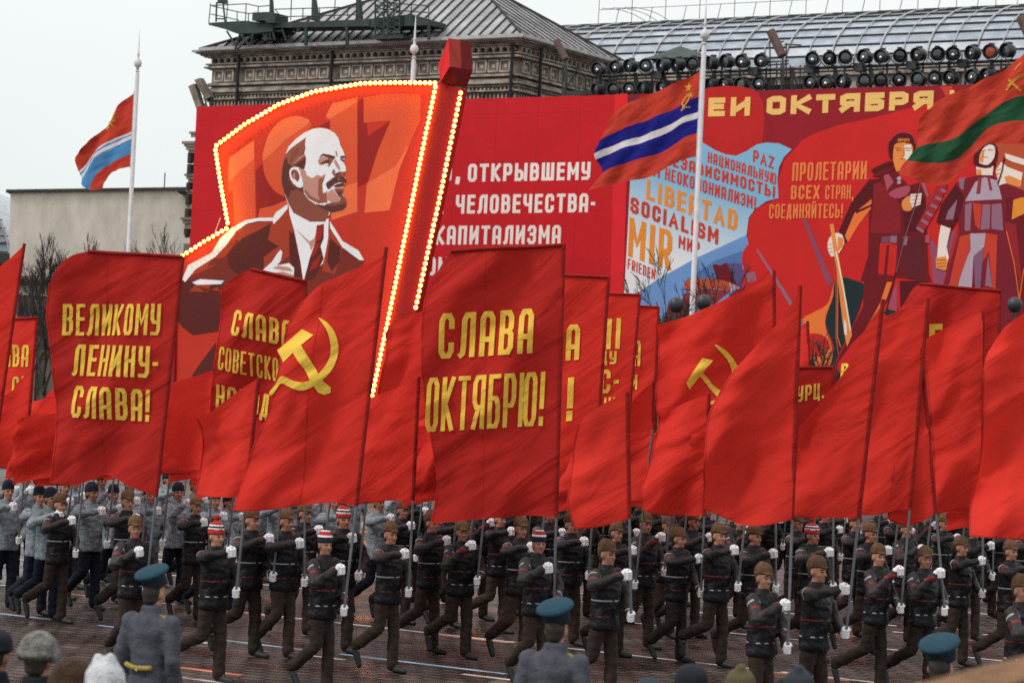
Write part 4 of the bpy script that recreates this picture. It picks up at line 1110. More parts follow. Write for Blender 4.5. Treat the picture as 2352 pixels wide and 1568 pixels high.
# the sign's mast: a dark red beam with its own two rows of bulbs and a spear-shaped tip
mast = thing('sign_mast', front(930, 990, tS), 'slanting red beam with two rows of bulbs and faceted tip beside the 1917 sign', 'sign')
mb = MB(); mb.prism([front(x, y, tS - .45) for x, y in [(852, 960), (905, 960), (955, 712), (1006, 470), (1060, 204), (1006, 188), (962, 400), (908, 670)]], nv * .5, M_frame); part('beam', mb, mast)
bulbs(mast, [(1000, 200), (959, 400), (905, 668), (855, 908)], 11.9, tS - .52)
bulbs(mast, [(1058, 214), (1012, 445), (955, 706)], 12.6, tS - .52)
def FT(x, y, dt): return front(x, y, tS - .40 + dt)
mb = MB()
a1, b1_, c1, d1, e1_, f1 = FT(1030, 88, 0), FT(1057, 92, .1), FT(1060, 157, .1), FT(1033, 153, -.55), FT(1011, 190, -.3), FT(1007, 150, -.1)
g1 = FT(1046, 196, 0)
Mfa, Mfb, Mfc = flat('tip_red_lit', 214, 26, 26), flat('tip_red_dim', 150, 52, 44), flat('tip_red_shade', 110, 16, 22)  # one red tip, light and shade put into each facet's colour
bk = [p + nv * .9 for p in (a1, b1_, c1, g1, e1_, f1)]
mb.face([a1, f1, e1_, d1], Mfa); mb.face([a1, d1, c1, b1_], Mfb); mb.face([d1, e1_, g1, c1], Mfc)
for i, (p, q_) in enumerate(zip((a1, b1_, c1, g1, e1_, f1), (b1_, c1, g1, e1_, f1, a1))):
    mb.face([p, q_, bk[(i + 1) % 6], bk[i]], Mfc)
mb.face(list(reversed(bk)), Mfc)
part('spear_tip', mb, mast)
st = MB()
for x in (440, 560, 700, 840, 900):
    p = front(x, 955, tS + .6); st.tube([Vector((p.x, p.y, 0)), front(x, 700, tS + .6)], .08, M_steel, n=6); st.tube([front(x, 800, tS + .6), Vector((p.x, p.y, 0)) + nv * 3], .06, M_steel, n=6)
part('support_frame', st, sign)
mb = MB(); tubepx(mb, [(506, 500), (490, 545)], tS - .1, .012, M_cream, n=4); part('cable', mb, sign)

# ------------------------------------------------------------------ buildings and trees at the far left
blank = thing('blank_building', at_depth(230, 620, 190), 'plain beige windowless building beyond the flag pole', 'building')
def plane_box(x0, x1, yt, yb, depth, back, m):
    mb = MB(); a, b = at_depth(x0, yt, depth), at_depth(x1, yt, depth); zt_, zb_ = (a.z + b.z) / 2, at_depth((x0 + x1) / 2, yb, depth).z
    mb.box8([(a.x, depth, zb_), (b.x, depth, zb_), (b.x, depth + back, zb_), (a.x, depth + back, zb_), (a.x, depth, zt_), (b.x, depth, zt_), (b.x, depth + back, zt_), (a.x, depth + back, zt_)], m)
    return mb
a, b, c_0, d_0 = at_depth(24, 443, 190), at_depth(445, 436, 190), at_depth(445, 900, 190), at_depth(19, 900, 190)
mb = MB(); mb.prism([d_0, c_0, b, a], Vector((0, 30, 0)), M_beige); part('blank_wall', mb, blank)
mb = MB(); mb.prism([a + Vector((-.3, -.3, 0)), b + Vector((.3, -.3, 0)), b + Vector((.3, -.3, .22)), a + Vector((-.3, -.3, .22))], Vector((0, 31, 0)), M_stone_dk); part('roof_edge', mb, blank)
mb = MB(); p = at_depth(377, 438, 192); mb.tube([p, p + ZV * 1.4], .05, M_steel, n=5); p = at_depth(435, 436, 192); mb.tube([p, p + ZV * .6], .05, M_steel, n=5); part('aerial', mb, blank)
mb = MB(); mb.prism([at_depth(405, 440, 186), at_depth(446, 437, 186), at_depth(446, 424, 186)], Vector((0, 8, 0)), M_stone_dk); part('side_roof', mb, blank)
lowb = thing('stone_annex', at_depth(160, 900, 172), 'dark stone annex with pale cornice behind the bare trees', 'building')
part('annex_wall', plane_box(-60, 445, 652, 960, 172, 14, M_stone), lowb)
mb = plane_box(-60, 447, 640, 648, 171.4, 15, M_stone); m2 = plane_box(-60, 447, 648, 660, 171.7, .29, M_stone_dk); m3 = plane_box(-60, 447, 662, 684, 171.6, .39, M_stone_lt)
part('annex_cornice', mb, lowb); part('annex_frieze', m2, lowb); part('annex_band', m3, lowb)
for i, x in enumerate(range(-40, 440, 46)):
    part('window', plane_box(x, x + 25, 705, 800, 171.9, .09, M_winglass), lowb); part('pier', plane_box(x + 29, x + 37, 690, 960, 171.5, .49, M_stone), lowb)
gl = thing('glass_roofed_hall', at_depth(-60, 700, 205), 'hall with a curved glass roof at the edge of the square', 'building')
mb = MB(); rbm = MB()
cx0 = at_depth(-220, 590, 205); ry = at_depth(24, 590, 205).x - cx0.x
pts = [Vector((cx0.x + ry * math.sin(a), 205, cx0.z + ry * .92 * math.cos(a) - ry * .05)) for a in [PI / 2 * i / 12 for i in range(13)]]
for a_, b_ in zip(pts, pts[1:]):
    mb.face([a_, b_, b_ + Vector((0, 40, 0)), a_ + Vector((0, 40, 0))], M_glassroof)
mb.face(pts + [Vector((cx0.x, 205, cx0.z - ry * .05))], M_glassroof)
for i in range(12):
    z = cx0.z + ry * .9 * i / 12
    rbm.tube([Vector((cx0.x, 204.9, z)), Vector((cx0.x + ry * math.sqrt(max(0, 1 - (i / 12) ** 2)), 204.9, z + .15))], .05, M_seam, n=4)
for a_ in pts[::2]: rbm.tube([a_ + Vector((0, -.1, 0)), Vector((cx0.x, 204.9, cx0.z))], .04, M_steel, n=4)
rbm.tube([p + Vector((0, -.1, .05)) for p in pts], .1, M_rib, n=5)
part('glass_roof', mb, gl); part('glazing_bars', rbm, gl)
part('hall_wall', plane_box(-300, 22, 600, 960, 205, 40, M_stone), gl); part('hall_cornice', plane_box(-300, 27, 574, 598, 204.4, 41, M_stone_dk), gl)

def bare_tree(name, base, height, seed, label, group, spread=.32, twig=.012):
    rt = random.Random(seed)
    root = thing('bare_tree', base, label, 'tree', group)
    tk = MB(); br = MB()
    def grow(p, d, ln, r, lev):
        q = p + d * ln; mid = p + d * ln * .5 + Vector((rt.uniform(-1, 1), rt.uniform(-1, 1), 0)) * ln * .05
        (tk if lev == 0 else br).tube([p, mid, q], max(r, twig), M_bark, n=6 if lev < 2 else 4, r1=max(r * .62, twig), caps=lev == 0)
        if lev >= 6: return
        n = 5 if lev == 0 else rt.choice((2, 3, 3))
        for i in range(n):
            f = rt.uniform(.55, 1.0) if i else 1.0
            st_ = p + d * ln * f
            az = rt.uniform(0, 2 * PI); tilt = rt.uniform(spread * .5, spread * 1.9) * (1 if i else .5)
            u = d.orthogonal().normalized(); w_ = d.cross(u)
            nd = (d * math.cos(tilt) + (u * math.cos(az) + w_ * math.sin(az)) * math.sin(tilt)); nd.z += .12; nd.normalize()
            grow(st_, nd, ln * rt.uniform(.62, .82), r * .55, lev + 1)
    grow(Vector(base), Vector((0, 0, 1)), height * .34, height * .014, 0)
    part('trunk', tk, root); part('crown', br, root)
for i, (px, ty, D, lab) in enumerate(((98, 592, 140, 'tall bare tree standing between the leftmost red flag and the beige wall'), (186, 566, 150, 'bare tree peeping over the tilted corner of a yellow-lettered banner'),
                                      (250, 590, 155, 'small bare tree top seen above the middle of a yellow-lettered banner'), (402, 566, 150, 'bare tree beside the lower tip of the bulb-edged sign'), (55, 640, 150, 'slender bare tree behind the leftmost red flag'),
                                      (130, 620, 160, 'bare tree against the pale cornice of the annex'))):
    b_ = at_depth(px, 900, D); zt_ = at_depth(px, ty, D).z
    bare_tree('bare_tree', (b_.x, D, 0), zt_ * 1.0, 20 + i, lab, 'bare trees before the beige building', .34, .013)
for i, (px, ty, D, lab) in enumerate(((1528, 652, 104, 'bare tree in front of the word FRIEDEN'), (1572, 664, 107, 'bare tree beside the white pole below the word MIR'), (1640, 668, 110, 'small bare tree just beyond the striped flag pole'),
                                      (1898, 800, 100, 'low bare bush before the dark teal patch of the mural'))):
    b_ = at_depth(px, 900, D); zt_ = at_depth(px, ty, D).z
    bare_tree('bare_tree', (b_.x, D, 0), zt_, 40 + i, lab, 'bare trees before the mural', .46, .012)
for px, py, lab in ((1553, 700, 'round black lamp against the bare branches below the mural'), (1617, 694, 'round black lamp just beyond the striped flag pole'), (2331, 700, 'round black lamp below the painted woman')):
    p = at_depth(px, py, 88)
    t = thing('street_lamp', (p.x, p.y, 0), lab, 'lamp', 'round black lamps before the mural')
    mb = MB(); mb.lathe([(.03, -.28), (.17, -.24), (.25, -.1), (.27, .03), (.24, .16), (.14, .25), (.03, .28)], p, M_spot, n=18); part('lamp_globe', mb, t, True)
    mb = MB(); mb.tube([(p.x, p.y, 0), (p.x, p.y, p.z - .2)], .05, M_spot, n=8); part('post', mb, t)

from mathutils import noise as mnoise

# ------------------------------------------------------------------ cloth
def cloth_mat(name, rgb, var=.10, trans=.20, crease=.42):
    m = mat(name, rgb, rough=.8, var=var, vs=1.1, spec=.12, trans=trans)
    n = m.node_tree.nodes; L = m.node_tree.links      # slanting creases
    t = n.new('ShaderNodeTexCoord'); mp = n.new('ShaderNodeMapping'); mp.inputs['Scale'].default_value = (.55, .8, 2.6)
    m0 = n.new('ShaderNodeMapping'); m0.inputs['Rotation'].default_value = (0, R(38), 0)
    L.new(t.outputs['Object'], m0.inputs[0]); L.new(m0.outputs[0], mp.inputs[0])
    nz = n.new('ShaderNodeTexNoise'); nz.inputs['Scale'].default_value = 1.3; nz.inputs['Detail'].default_value = 3; nz.inputs['Roughness'].default_value = .45; nz.inputs['Distortion'].default_value = .7
    L.new(mp.outputs[0], nz.inputs['Vector'])
    bp = n.new('ShaderNodeBump'); bp.inputs['Strength'].default_value = crease; bp.inputs['Distance'].default_value = .20
    L.new(nz.outputs[0], bp.inputs['Height'])
    for x in n:
        if x.type in ('BSDF_PRINCIPLED', 'BSDF_TRANSLUCENT'): L.new(bp.outputs[0], x.inputs['Normal'])
    return m
M_red = [cloth_mat('red_cloth', (0.59, 0.030, 0.020), trans=.22), cloth_mat('bright_red_cloth', (0.68, 0.037, 0.025), trans=.26), cloth_mat('deep_red_cloth', (0.60, 0.031, 0.021), trans=.2), cloth_mat('banner_red_cloth', (0.41, 0.019, 0.015), trans=.12, crease=.4)]
M_hem = cloth_mat('dark_red_hem', (0.25, 0.014, 0.012), trans=.1)
M_hem2 = cloth_mat('hem_red', (0.44, 0.022, 0.016), trans=.1)
M_yel = cloth_mat('yellow_cloth', (0.82, 0.54, 0.075), var=.05, trans=.12, crease=.4)
M_ublue = cloth_mat('sky_blue_cloth', (0.075, 0.25, 0.50)); M_kblue = cloth_mat('deep_blue_cloth', (0.013, 0.015, 0.19)); M_fwhite = cloth_mat('white_cloth', (0.66, 0.62, 0.64)); M_fgreen = cloth_mat('green_cloth', (0.018, 0.08, 0.038))
M_nred = cloth_mat('scarlet_cloth', (0.50, 0.048, 0.028)); M_gold_t = cloth_mat('gold_cloth', (0.62, 0.30, 0.05), trans=.15)
M_pole = mat('grey_pole', (0.11, 0.12, 0.135), rough=.4, var=.2, vs=6, spec=.5)

def resample(pl, n):
    if len(pl) > 2: pl = smooth_poly(pl, 6, closed=False)
    P = [Vector(p) for p in pl]; seg = [(b - a).length for a, b in zip(P, P[1:])]; L = sum(seg)
    out = []; k = 0; acc = 0
    for i in range(n + 1):
        d = L * i / n
        while k < len(seg) - 1 and d > acc + seg[k]: acc += seg[k]; k += 1
        out.append(P[k].lerp(P[k + 1], min(1, max(0, (d - acc) / max(seg[k], 1e-6)))))
    return out

class Cloth:
    """a flag's cloth in the upright plane through its pole, blown along e, with folds across that plane"""
    def __init__(self, base, top, seed, e_ang=25, amp=.07, freq=1.0):
        amp *= 1.9
        self.b, self.t = Vector(base), Vector(top)
        self.e = Vector((-math.cos(R(e_ang)), math.sin(R(e_ang)), 0))
        up_ = (self.t - self.b).normalized()
        n = up_.cross(self.e).normalized()
        if n.y > 0: n = -n
        self.n = n; self.up = up_
        r = random.Random(seed); self.ph = [r.uniform(0, 6.28) for _ in range(8)]; self.amp = amp; self.fr = freq * r.uniform(.85, 1.15)
    def fold(self, s, z):
        p, f = self.ph, self.fr
        d = .52 * math.sin(2 * PI * f * (s * .90 + z * .38) + p[0] + .9 * math.sin(2 * PI * z * .30 + p[1]))
        d += .34 * math.sin(2 * PI * f * (s * .50 + z * .62) + p[2] + 1.0 * math.sin(2 * PI * s * .55 + p[3]))
        d += .15 * math.sin(2 * PI * f * (s * 1.9 + z * 1.15) + p[4] + 1.5 * math.sin(2 * PI * (z * .6 - s * .5) + p[5]))
        d += .055 * math.sin(2 * PI * f * (s * 2.6 + z * 3.1) + p[6] + 2.0 * math.sin(2 * PI * (z * .8 - s * .7) + p[7]))
        return d * self.amp * (.12 + min(1.0, s / .55)) 
    def at(self, px, py, off=0.0):
        P = hit_plane(px, py, self.b, self.n)
        q = P - self.b
        s = q.dot(self.e)
        return P + self.n * (self.fold(max(0, s), P.z) + off)
    def grid(self, mb, hoist, top, fly, bottom, bands, nu=34, nv_=40):
        H = resample(hoist, nv_); Fl = resample(fly, nv_); T = resample(top, nu); B = resample(bottom, nu)
        pts = []
        for j in range(nv_ + 1):
            v = j / nv_
            for i in range(nu + 1):
                u = i / nu
                p = T[i] * (1 - v) + B[i] * v + H[j] * (1 - u) + Fl[j] * u \
                    - (T[0] * (1 - u) * (1 - v) + T[-1] * u * (1 - v) + B[0] * (1 - u) * v + B[-1] * u * v)
                pts.append(self.at(p.x, p.y))
        W = nu + 1
        k = len(mb.v); mb.v += [tuple(p) for p in pts]
        for j in range(nv_):
            m = next(mm for lim, mm in bands if (j + .5) / nv_ < lim)
            for i in range(nu):
                mb.f.append((k + j * W + i, k + j * W + i + 1, k + (j + 1) * W + i + 1, k + (j + 1) * W + i)); mb.m.append(mb.mi(m))
    def quad(self, mb, q, m, off, step=7):
        for sq in sub_quad(q, step): mb.face([self.at(p.x, p.y, off) for p in sq], m)
    def text(self, mb, s, A, B, h, t, m, gap=.3, up=None):
        for q, kf in text_quads(s, A, B, h, t, gap, up): self.quad(mb, q, m, .012 + .0010 * (kf % 11))
    def poly(self, mb, pts, m, off=.012):
        for q in slabs(pts, 6): mb.face([self.at(p.x, p.y, off) for p in q], m)

def make_flag(name, label, base, hoist_top_px, hoist_bot_px, top, fly, bottom, seed, m, group='red flags carried by the marchers', texts=(), polys=(), e_ang=12, amp=.07, sleeve=True, pole_over=.0, banner=False, freq=1.0, cat='flag', pole_r=.0145, seams=()):
    base = Vector(base)
    tp_ = at_depth(hoist_top_px[0], hoist_top_px[1], base.y)
    d = (tp_ - base).normalized()
    root = thing(name, base, label, cat, group)
    mb = MB(); mb.tube([base - d * .06, tp_ + d * pole_over], pole_r, M_pole, n=8); part('pole', mb, root)
    if pole_over > .05:
        mb = MB(); mb.lathe([(.004, -.02), (.018, .0), (.022, .04), (.003, .12)], tp_ + d * pole_over, M_pole, n=8); part('spear_tip', mb, root)
    cl = Cloth(base, tp_, seed, e_ang, amp, freq)
    hb = project(base + d * ((at_depth(hoist_bot_px[0], hoist_bot_px[1], base.y) - base).dot(d)))
    mb = MB()
    cl.grid(mb, [hoist_top_px, hb], [hoist_top_px] + list(top), fly, [hb] + list(bottom), [(2, m)])
    cloth = part('cloth', mb, root, True)
    if sleeve:
        mb = MB(); pb = base + d * ((at_depth(hb[0], hb[1], base.y) - base).dot(d))
        mb.tube([tp_ + d * .004, pb], pole_r + .008, M_hem, n=8)
        part('pole_sleeve', mb, root)
    mb = MB(); edge = smooth_poly(list(fly), 4, closed=False) + smooth_poly(list(bottom), 4, closed=False)[::-1][1:]
    L_, R_ = strip(edge, 3.2, False); 
    for i in range(len(edge) - 1): cl.quad(mb, [R_[i], R_[i + 1], L_[i + 1], L_[i]], M_hem2, .006)
    part('hem', mb, root)
    for sx in seams:
        mb = MB(); Ls, Rs = strip(list(sx), 1.8, False); cl.quad(mb, [Rs[0], Rs[1], Ls[1], Ls[0]], M_hem2, .005); part('seam', mb, root)
    if banner:
        mb = MB(); T = resample([hoist_top_px] + list(banner), 16); mb.tube([cl.at(p.x, p.y, .01) for p in T], .020, M_hem, n=8); part('top_rod', mb, root)
    if texts:
        for s, A_, B_, h, t, *kw in texts:
            mb = MB(); cl.text(mb, s, A_, B_, h, t, M_yel, **(kw[0] if kw else {})); part('lettering', mb, root)
    if polys:
        mb = MB()
        for i, pp in enumerate(polys): cl.poly(mb, pp, M_yel, .012 + .003 * i)
        part('emblem', mb, root)
    return root

# ------------------------------------------------------------------ tall white flagpoles with three national flags
tP = -12.0
def flagpole(px, pyref, top_px, ball_px, label, r=.105):
    ref = front(px, pyref, tP); s = ref.dot(dv)
    root = thing('flagpole', FP(s, tP, 0), label, 'flagpole', 'white flagpoles on the square')
    zb = front(*ball_px, tP).z; zt = front(*top_px, tP).z
    mb = MB(); c = FP(s, tP, 0)
    mb.lathe([(r * 1.25, 0), (r * 1.2, zb * .35), (r * 1.1, zb * .351), (r, zb - .55), (r * .75, zb - .5), (r * .75, zb - .42), (r * 1.05, zb - .40), (r * .7, zb - .34)], c, M_white, n=14); part('mast', mb, root, True)
    mb = MB(); mb.lathe([(r * .7, zb - .34), (r * .7, zb - .2), (r * 1.5, zb - .16), (r * 1.9, zb), (r * 1.5, zb + .16), (r * .6, zb + .24), (r * .6, zb + .42), (r * .75, zb + .45), (r * .5, zb + .5), (.012, zt)], c, M_white, n=14); part('finial', mb, root, True)
    mb = MB(); mb.lathe([(r * 1.4, 0), (r * 3, .02), (r * 3, .5), (r * 1.5, .8)], c, M_white, n=14); part('base', mb, root)
    return root, s
def national(name, label, s, hoist, top, fly, bottom, bands, seed, emblem=(), e_ang=32, amp=.12, freq=.45, nv_=40, m=None):
    c = FP(s, tP, 0); base = Vector((c.x, c.y, front(hoist[1][0], hoist[1][1], tP).z)); tpz = Vector((c.x, c.y, front(hoist[0][0], hoist[0][1], tP).z))
    base -= Vector((.12, 0, 0)); tpz -= Vector((.12, 0, 0))
    root = thing(name, base, label, 'flag', 'national flags on tall white poles')
    cl = Cloth(base, tpz, seed, e_ang, amp * .5, freq * 1.7)
    h0, h1 = project(tpz), project(base)
    mb = MB(); cl.grid(mb, [h0, h1], [h0] + list(top), fly, [h1] + list(bottom), bands, 36, nv_); part('cloth', mb, root, True)
    mb = MB(); mb.tube([tpz + ZV * .1, base - ZV * .1], .02, M_fwhite, n=5); part('halyard', mb, root)
    if emblem:
        mb = MB()
        for i, pp in enumerate(emblem): cl.poly(mb, pp, M_gold_t, .03 + .004 * i)
        part('emblem', mb, root)
def stroke_poly(pts, w):
    L_, R_ = strip(pts, w, False); return [tuple(p) for p in L_] + [tuple(p) for p in reversed(R_)]
fp1, sp1 = flagpole(304, 400, (318, 68), (316, 146), 'tall white flagpole rising in front of the beige wall')
fp2, sp2 = flagpole(948, 185, (953, 36), (951, 114), 'white flagpole showing only its ball and spike above the bulb-edged sign')
fp3, sp3 = flagpole(1604, 400, (1621, -40), (1618, 80), 'tall white flagpole in front of the mural slogans')
fp4, sp4 = flagpole(2392, 330, (2402, -60), (2398, 60), 'white flagpole at the mural edge carrying the green striped flag')
k_ = 4e1
national('flag', 'limp red flag with light blue and white band on the pole before the beige wall', sp1, ((309, 214), (302, 383)), [(285, 232), (262, 262), (243, 303), (228, 347)],
         [(228, 347), (200, 355), (172, 363), (186, 410), (186, 424), (208, 437), (234, 434)], [(270, 391), (248, 400), (238, 418), (234, 434)],
         [(.52, M_nred), (.56, M_fwhite), (.585, M_ublue), (.625, M_fwhite), (.82, M_ublue), (2, M_nred)], 3,
         [stroke_poly([(243, 296), (252, 283), (264, 277)], 5), stroke_poly([(250, 280), (262, 292)], 3), stroke_poly([(262, 268), (266, 262)], 5)], amp=.16)
star = [(1580 + 11 * math.cos(R(90 + 36 * i)) * (1 if i % 2 == 0 else .45), 201 - 12 * math.sin(R(90 + 36 * i)) * (1 if i % 2 == 0 else .45)) for i in range(10)]
national('flag', 'red flag with dark blue band and thin white stripe blowing before the mural', sp3, ((1619, 164), (1612, 360)), [(1560, 188), (1490, 218), (1430, 245), (1400, 268)],
         [(1400, 268), (1382, 320), (1367, 352), (1372, 375), (1382, 398), (1350, 438)], [(1565, 368), (1500, 404), (1430, 418), (1350, 438)],
         [(.30, M_nred), (.475, M_kblue), (.545, M_fwhite), (.72, M_kblue), (2, M_nred)], 8,
         [star, stroke_poly([(1587, 215), (1573, 224), (1567, 238), (1574, 249), (1586, 247)], 4), stroke_poly([(1590, 217), (1584, 232), (1568, 254)], 3.6), stroke_poly([(1578, 219), (1592, 222)], 5)], amp=.14)
national('flag', 'red flag with a green band streaming across the painted sailor', sp4, ((2394, 92), (2386, 340)), [(2352, 122), (2295, 166), (2220, 202), (2150, 236), (2112, 275)],
         [(2112, 275), (2104, 315), (2104, 340), (2067, 382), (2061, 397)], [(2340, 330), (2290, 328), (2250, 342), (2205, 395), (2170, 424), (2110, 416), (2061, 397)],
         [(.48, M_nred), (.74, M_fgreen), (2, M_nred)], 12,
         [stroke_poly([(2316, 206), (2330, 188), (2346, 176), (2360, 170)], 6), stroke_poly([(2322, 186), (2345, 208)], 5), stroke_poly([(2334, 160), (2345, 146)], 3)], amp=.2)
sm = thing('flag', front(935, 186, tP + .5), 'red flag scrap poking above the bulb-edged sign beside the white spike', 'flag', 'national flags on tall white poles')
c = FP(sp2, tP, 0); cl = Cloth(Vector((c.x - .12, c.y, front(948, 330, tP).z)), Vector((c.x - .12, c.y, front(949, 175, tP).z)), 5, 32, .1, .45)
mb = MB(); cl.grid(mb, [(946, 178), (940, 330)], [(946, 178), (930, 188), (900, 215), (860, 260)], [(860, 260), (850, 330), (830, 380)], [(940, 330), (890, 360), (830, 380)], [(2, M_nred)]); part('cloth', mb, sm, True)

# ------------------------------------------------------------------ people
M_skin = mat('skin', (0.35, 0.165, 0.108), rough=.55, rnd=.2, var=.12, vs=14, spec=.3)
M_face_dark = mat('dark_features', (0.045, 0.028, 0.022), rough=.6)
M_lip = mat('lips', (0.30, 0.11, 0.09), rough=.5)
M_hair = mat('dark_hair', (0.03, 0.022, 0.018), rough=.7, var=.3, vs=30)
M_cap = mat('brown_wool', (0.125, 0.068, 0.036), rough=.95, rnd=.25, var=.25, vs=24, bump=.5, bs=80)
M_navycap = mat('navy_knit', (0.012, 0.015, 0.034), rough=.95, var=.3, vs=30, bump=.5, bs=90)
M_glove = mat('white_glove', (0.74, 0.73, 0.76), rough=.8, var=.06, vs=20)
M_trou = mat('brown_trousers', (0.029, 0.0175, 0.0135), rough=.9, rnd=.35, var=.3, vs=7, bump=.5, bs=9)
M_ntrou = mat('navy_trousers', (0.005, 0.007, 0.017), rough=.9, var=.3, vs=7, bump=.5, bs=9)
M_shoe = mat('black_shoe', (0.008, 0.008, 0.011), rough=.6, var=.2, spec=.5)
M_gjacket = mat('grey_parka', (0.235, 0.275, 0.305), rough=.85, var=.28, vs=9, bump=1.0, bs=16, dirt=(0.11, 0.13, 0.15), rnd=.15)
M_pom = mat('red_knit', (0.42, 0.028, 0.024), rough=.95, var=.2, vs=30, bump=.5, bs=90)

def band_mat(name, base, bands, axis, origin, rough=.52):
    """jacket cloth with sewn-on stripes: bands = [(lo, hi, rgb)] along axis from origin, in the jacket's own coordinates"""
    m = mat(name, base, rough=rough, rnd=.3, var=.35, vs=7, bump=.8, bs=14, spec=.22)
    n = m.node_tree.nodes; L = m.node_tree.links
    b = next(x for x in n if x.type == 'BSDF_PRINCIPLED')
    src = b.inputs['Base Color'].links[0].from_socket
    t = n.new('ShaderNodeTexCoord'); sub = n.new('ShaderNodeVectorMath'); sub.operation = 'SUBTRACT'; sub.inputs[1].default_value = origin
    dt = n.new('ShaderNodeVectorMath'); dt.operation = 'DOT_PRODUCT'; dt.inputs[1].default_value = axis
    L.new(t.outputs['Object'], sub.inputs[0]); L.new(sub.outputs[0], dt.inputs[0])
    bz = n.new('ShaderNodeTexNoise'); bz.inputs['Scale'].default_value = 8.5; bz.inputs['Detail'].default_value = 1; L.new(t.outputs['Object'], bz.inputs['Vector'])
    bt = n.new('ShaderNodeMath'); bt.operation = 'GREATER_THAN'; bt.inputs[1].default_value = .44; L.new(bz.outputs[0], bt.inputs[0])
    cur = src
    for lo, hi, rgb in bands:
        g1 = n.new('ShaderNodeMath'); g1.operation = 'GREATER_THAN'; g1.inputs[1].default_value = lo; L.new(dt.outputs['Value'], g1.inputs[0])
        g2 = n.new('ShaderNodeMath'); g2.operation = 'LESS_THAN'; g2.inputs[1].default_value = hi; L.new(dt.outputs['Value'], g2.inputs[0])
        mu = n.new('ShaderNodeMath'); mu.operation = 'MULTIPLY'; L.new(g1.outputs[0], mu.inputs[0]); L.new(g2.outputs[0], mu.inputs[1])
        mx = n.new('ShaderNodeMix'); mx.data_type = 'RGBA'; m3 = n.new('ShaderNodeMath'); m3.operation = 'MULTIPLY'; L.new(mu.outputs[0], m3.inputs[0]); L.new(bt.outputs[0], m3.inputs[1]); L.new(m3.outputs[0], mx.inputs[0]); L.new(cur, mx.inputs[6]); mx.inputs[7].default_value = (*rgb, 1)
        cur = mx.outputs[2]
    L.new(cur, b.inputs['Base Color'])
    return m
JK = (0.0065, 0.0055, 0.008); JK_LIT = (0.021, 0.017, 0.0175)  # sleeves are the same jacket, paler: light on them put into the colour
WS, RS = (0.30, 0.33, 0.35), (0.19, 0.022, 0.02)
M_torso = band_mat('dark_jacket', JK, [(1.128, 1.142, WS), (.957, .969, RS)], (0, 0, 1), (0, 0, 0))
M_torso2 = band_mat('dark_jacket_red_first', JK, [(1.128, 1.140, RS), (.956, .970, WS)], (0, 0, 1), (0, 0, 0))

def cap_(p0, p1, r0, r1, n=10):
    """verts, faces of a tapered capsule"""
    p0, p1 = Vector(p0), Vector(p1); d = (p1 - p0); d = d.normalized() if d.length > 1e-6 else Vector((0, 0, 1))
    u = d.orthogonal().normalized(); w = d.cross(u); V = []; rings = []
    for c, r, a0, a1 in ((p0, r0, -PI / 2, 0), (p1, r1, 0, PI / 2)):
        for i in range(4):
            a = a0 + (a1 - a0) * i / 3
            a = max(-PI / 2 + .15, min(PI / 2 - .15, a))
            rings.append((c + d * r * math.sin(a), r * math.cos(a)))
    for c, r in rings:
        for j in range(n):
            an = 2 * PI * j / n; V.append(c + (u * math.cos(an) + w * math.sin(an)) * r)
    Fc = []
    for i in range(len(rings) - 1):
        for j in range(n): Fc.append((i * n + j, i * n + (j + 1) % n, (i + 1) * n + (j + 1) % n, (i + 1) * n + j))
    Fc.append(tuple(reversed(range(n)))); Fc.append(tuple((len(rings) - 1) * n + j for j in range(n)))
    return V, Fc
def ell_(c, r, rot=None, n=14):
    c = Vector(c); V = []; Fc = []; m = 9
    for i in range(m):
        a = -PI / 2 + .12 + (PI - .24) * i / (m - 1)
        for j in range(n):
            an = 2 * PI * j / n; p = Vector((r[0] * math.cos(a) * math.cos(an), r[1] * math.cos(a) * math.sin(an), r[2] * math.sin(a)))
            V.append(c + (rot @ p if rot else p))
    for i in range(m - 1):
        for j in range(n): Fc.append((i * n + j, i * n + (j + 1) % n, (i + 1) * n + (j + 1) % n, (i + 1) * n + j))
    Fc.append(tuple(reversed(range(n)))); Fc.append(tuple((m - 1) * n + j for j in range(n)))
    return V, Fc
def loft_(rings, n=18):
    """rings of (z, cx, cy, rx, ry)"""
    V = []; Fc = []
    for z, cx, cy, rx, ry in rings:
        for j in range(n):
            an = 2 * PI * j / n; V.append(Vector((cx + rx * math.cos(an), cy + ry * math.sin(an), z)))
    for i in range(len(rings) - 1):
        for j in range(n): Fc.append((i * n + j, i * n + (j + 1) % n, (i + 1) * n + (j + 1) % n, (i + 1) * n + j))
    Fc.append(tuple(reversed(range(n)))); Fc.append(tuple((len(rings) - 1) * n + j for j in range(n)))
    return V, Fc

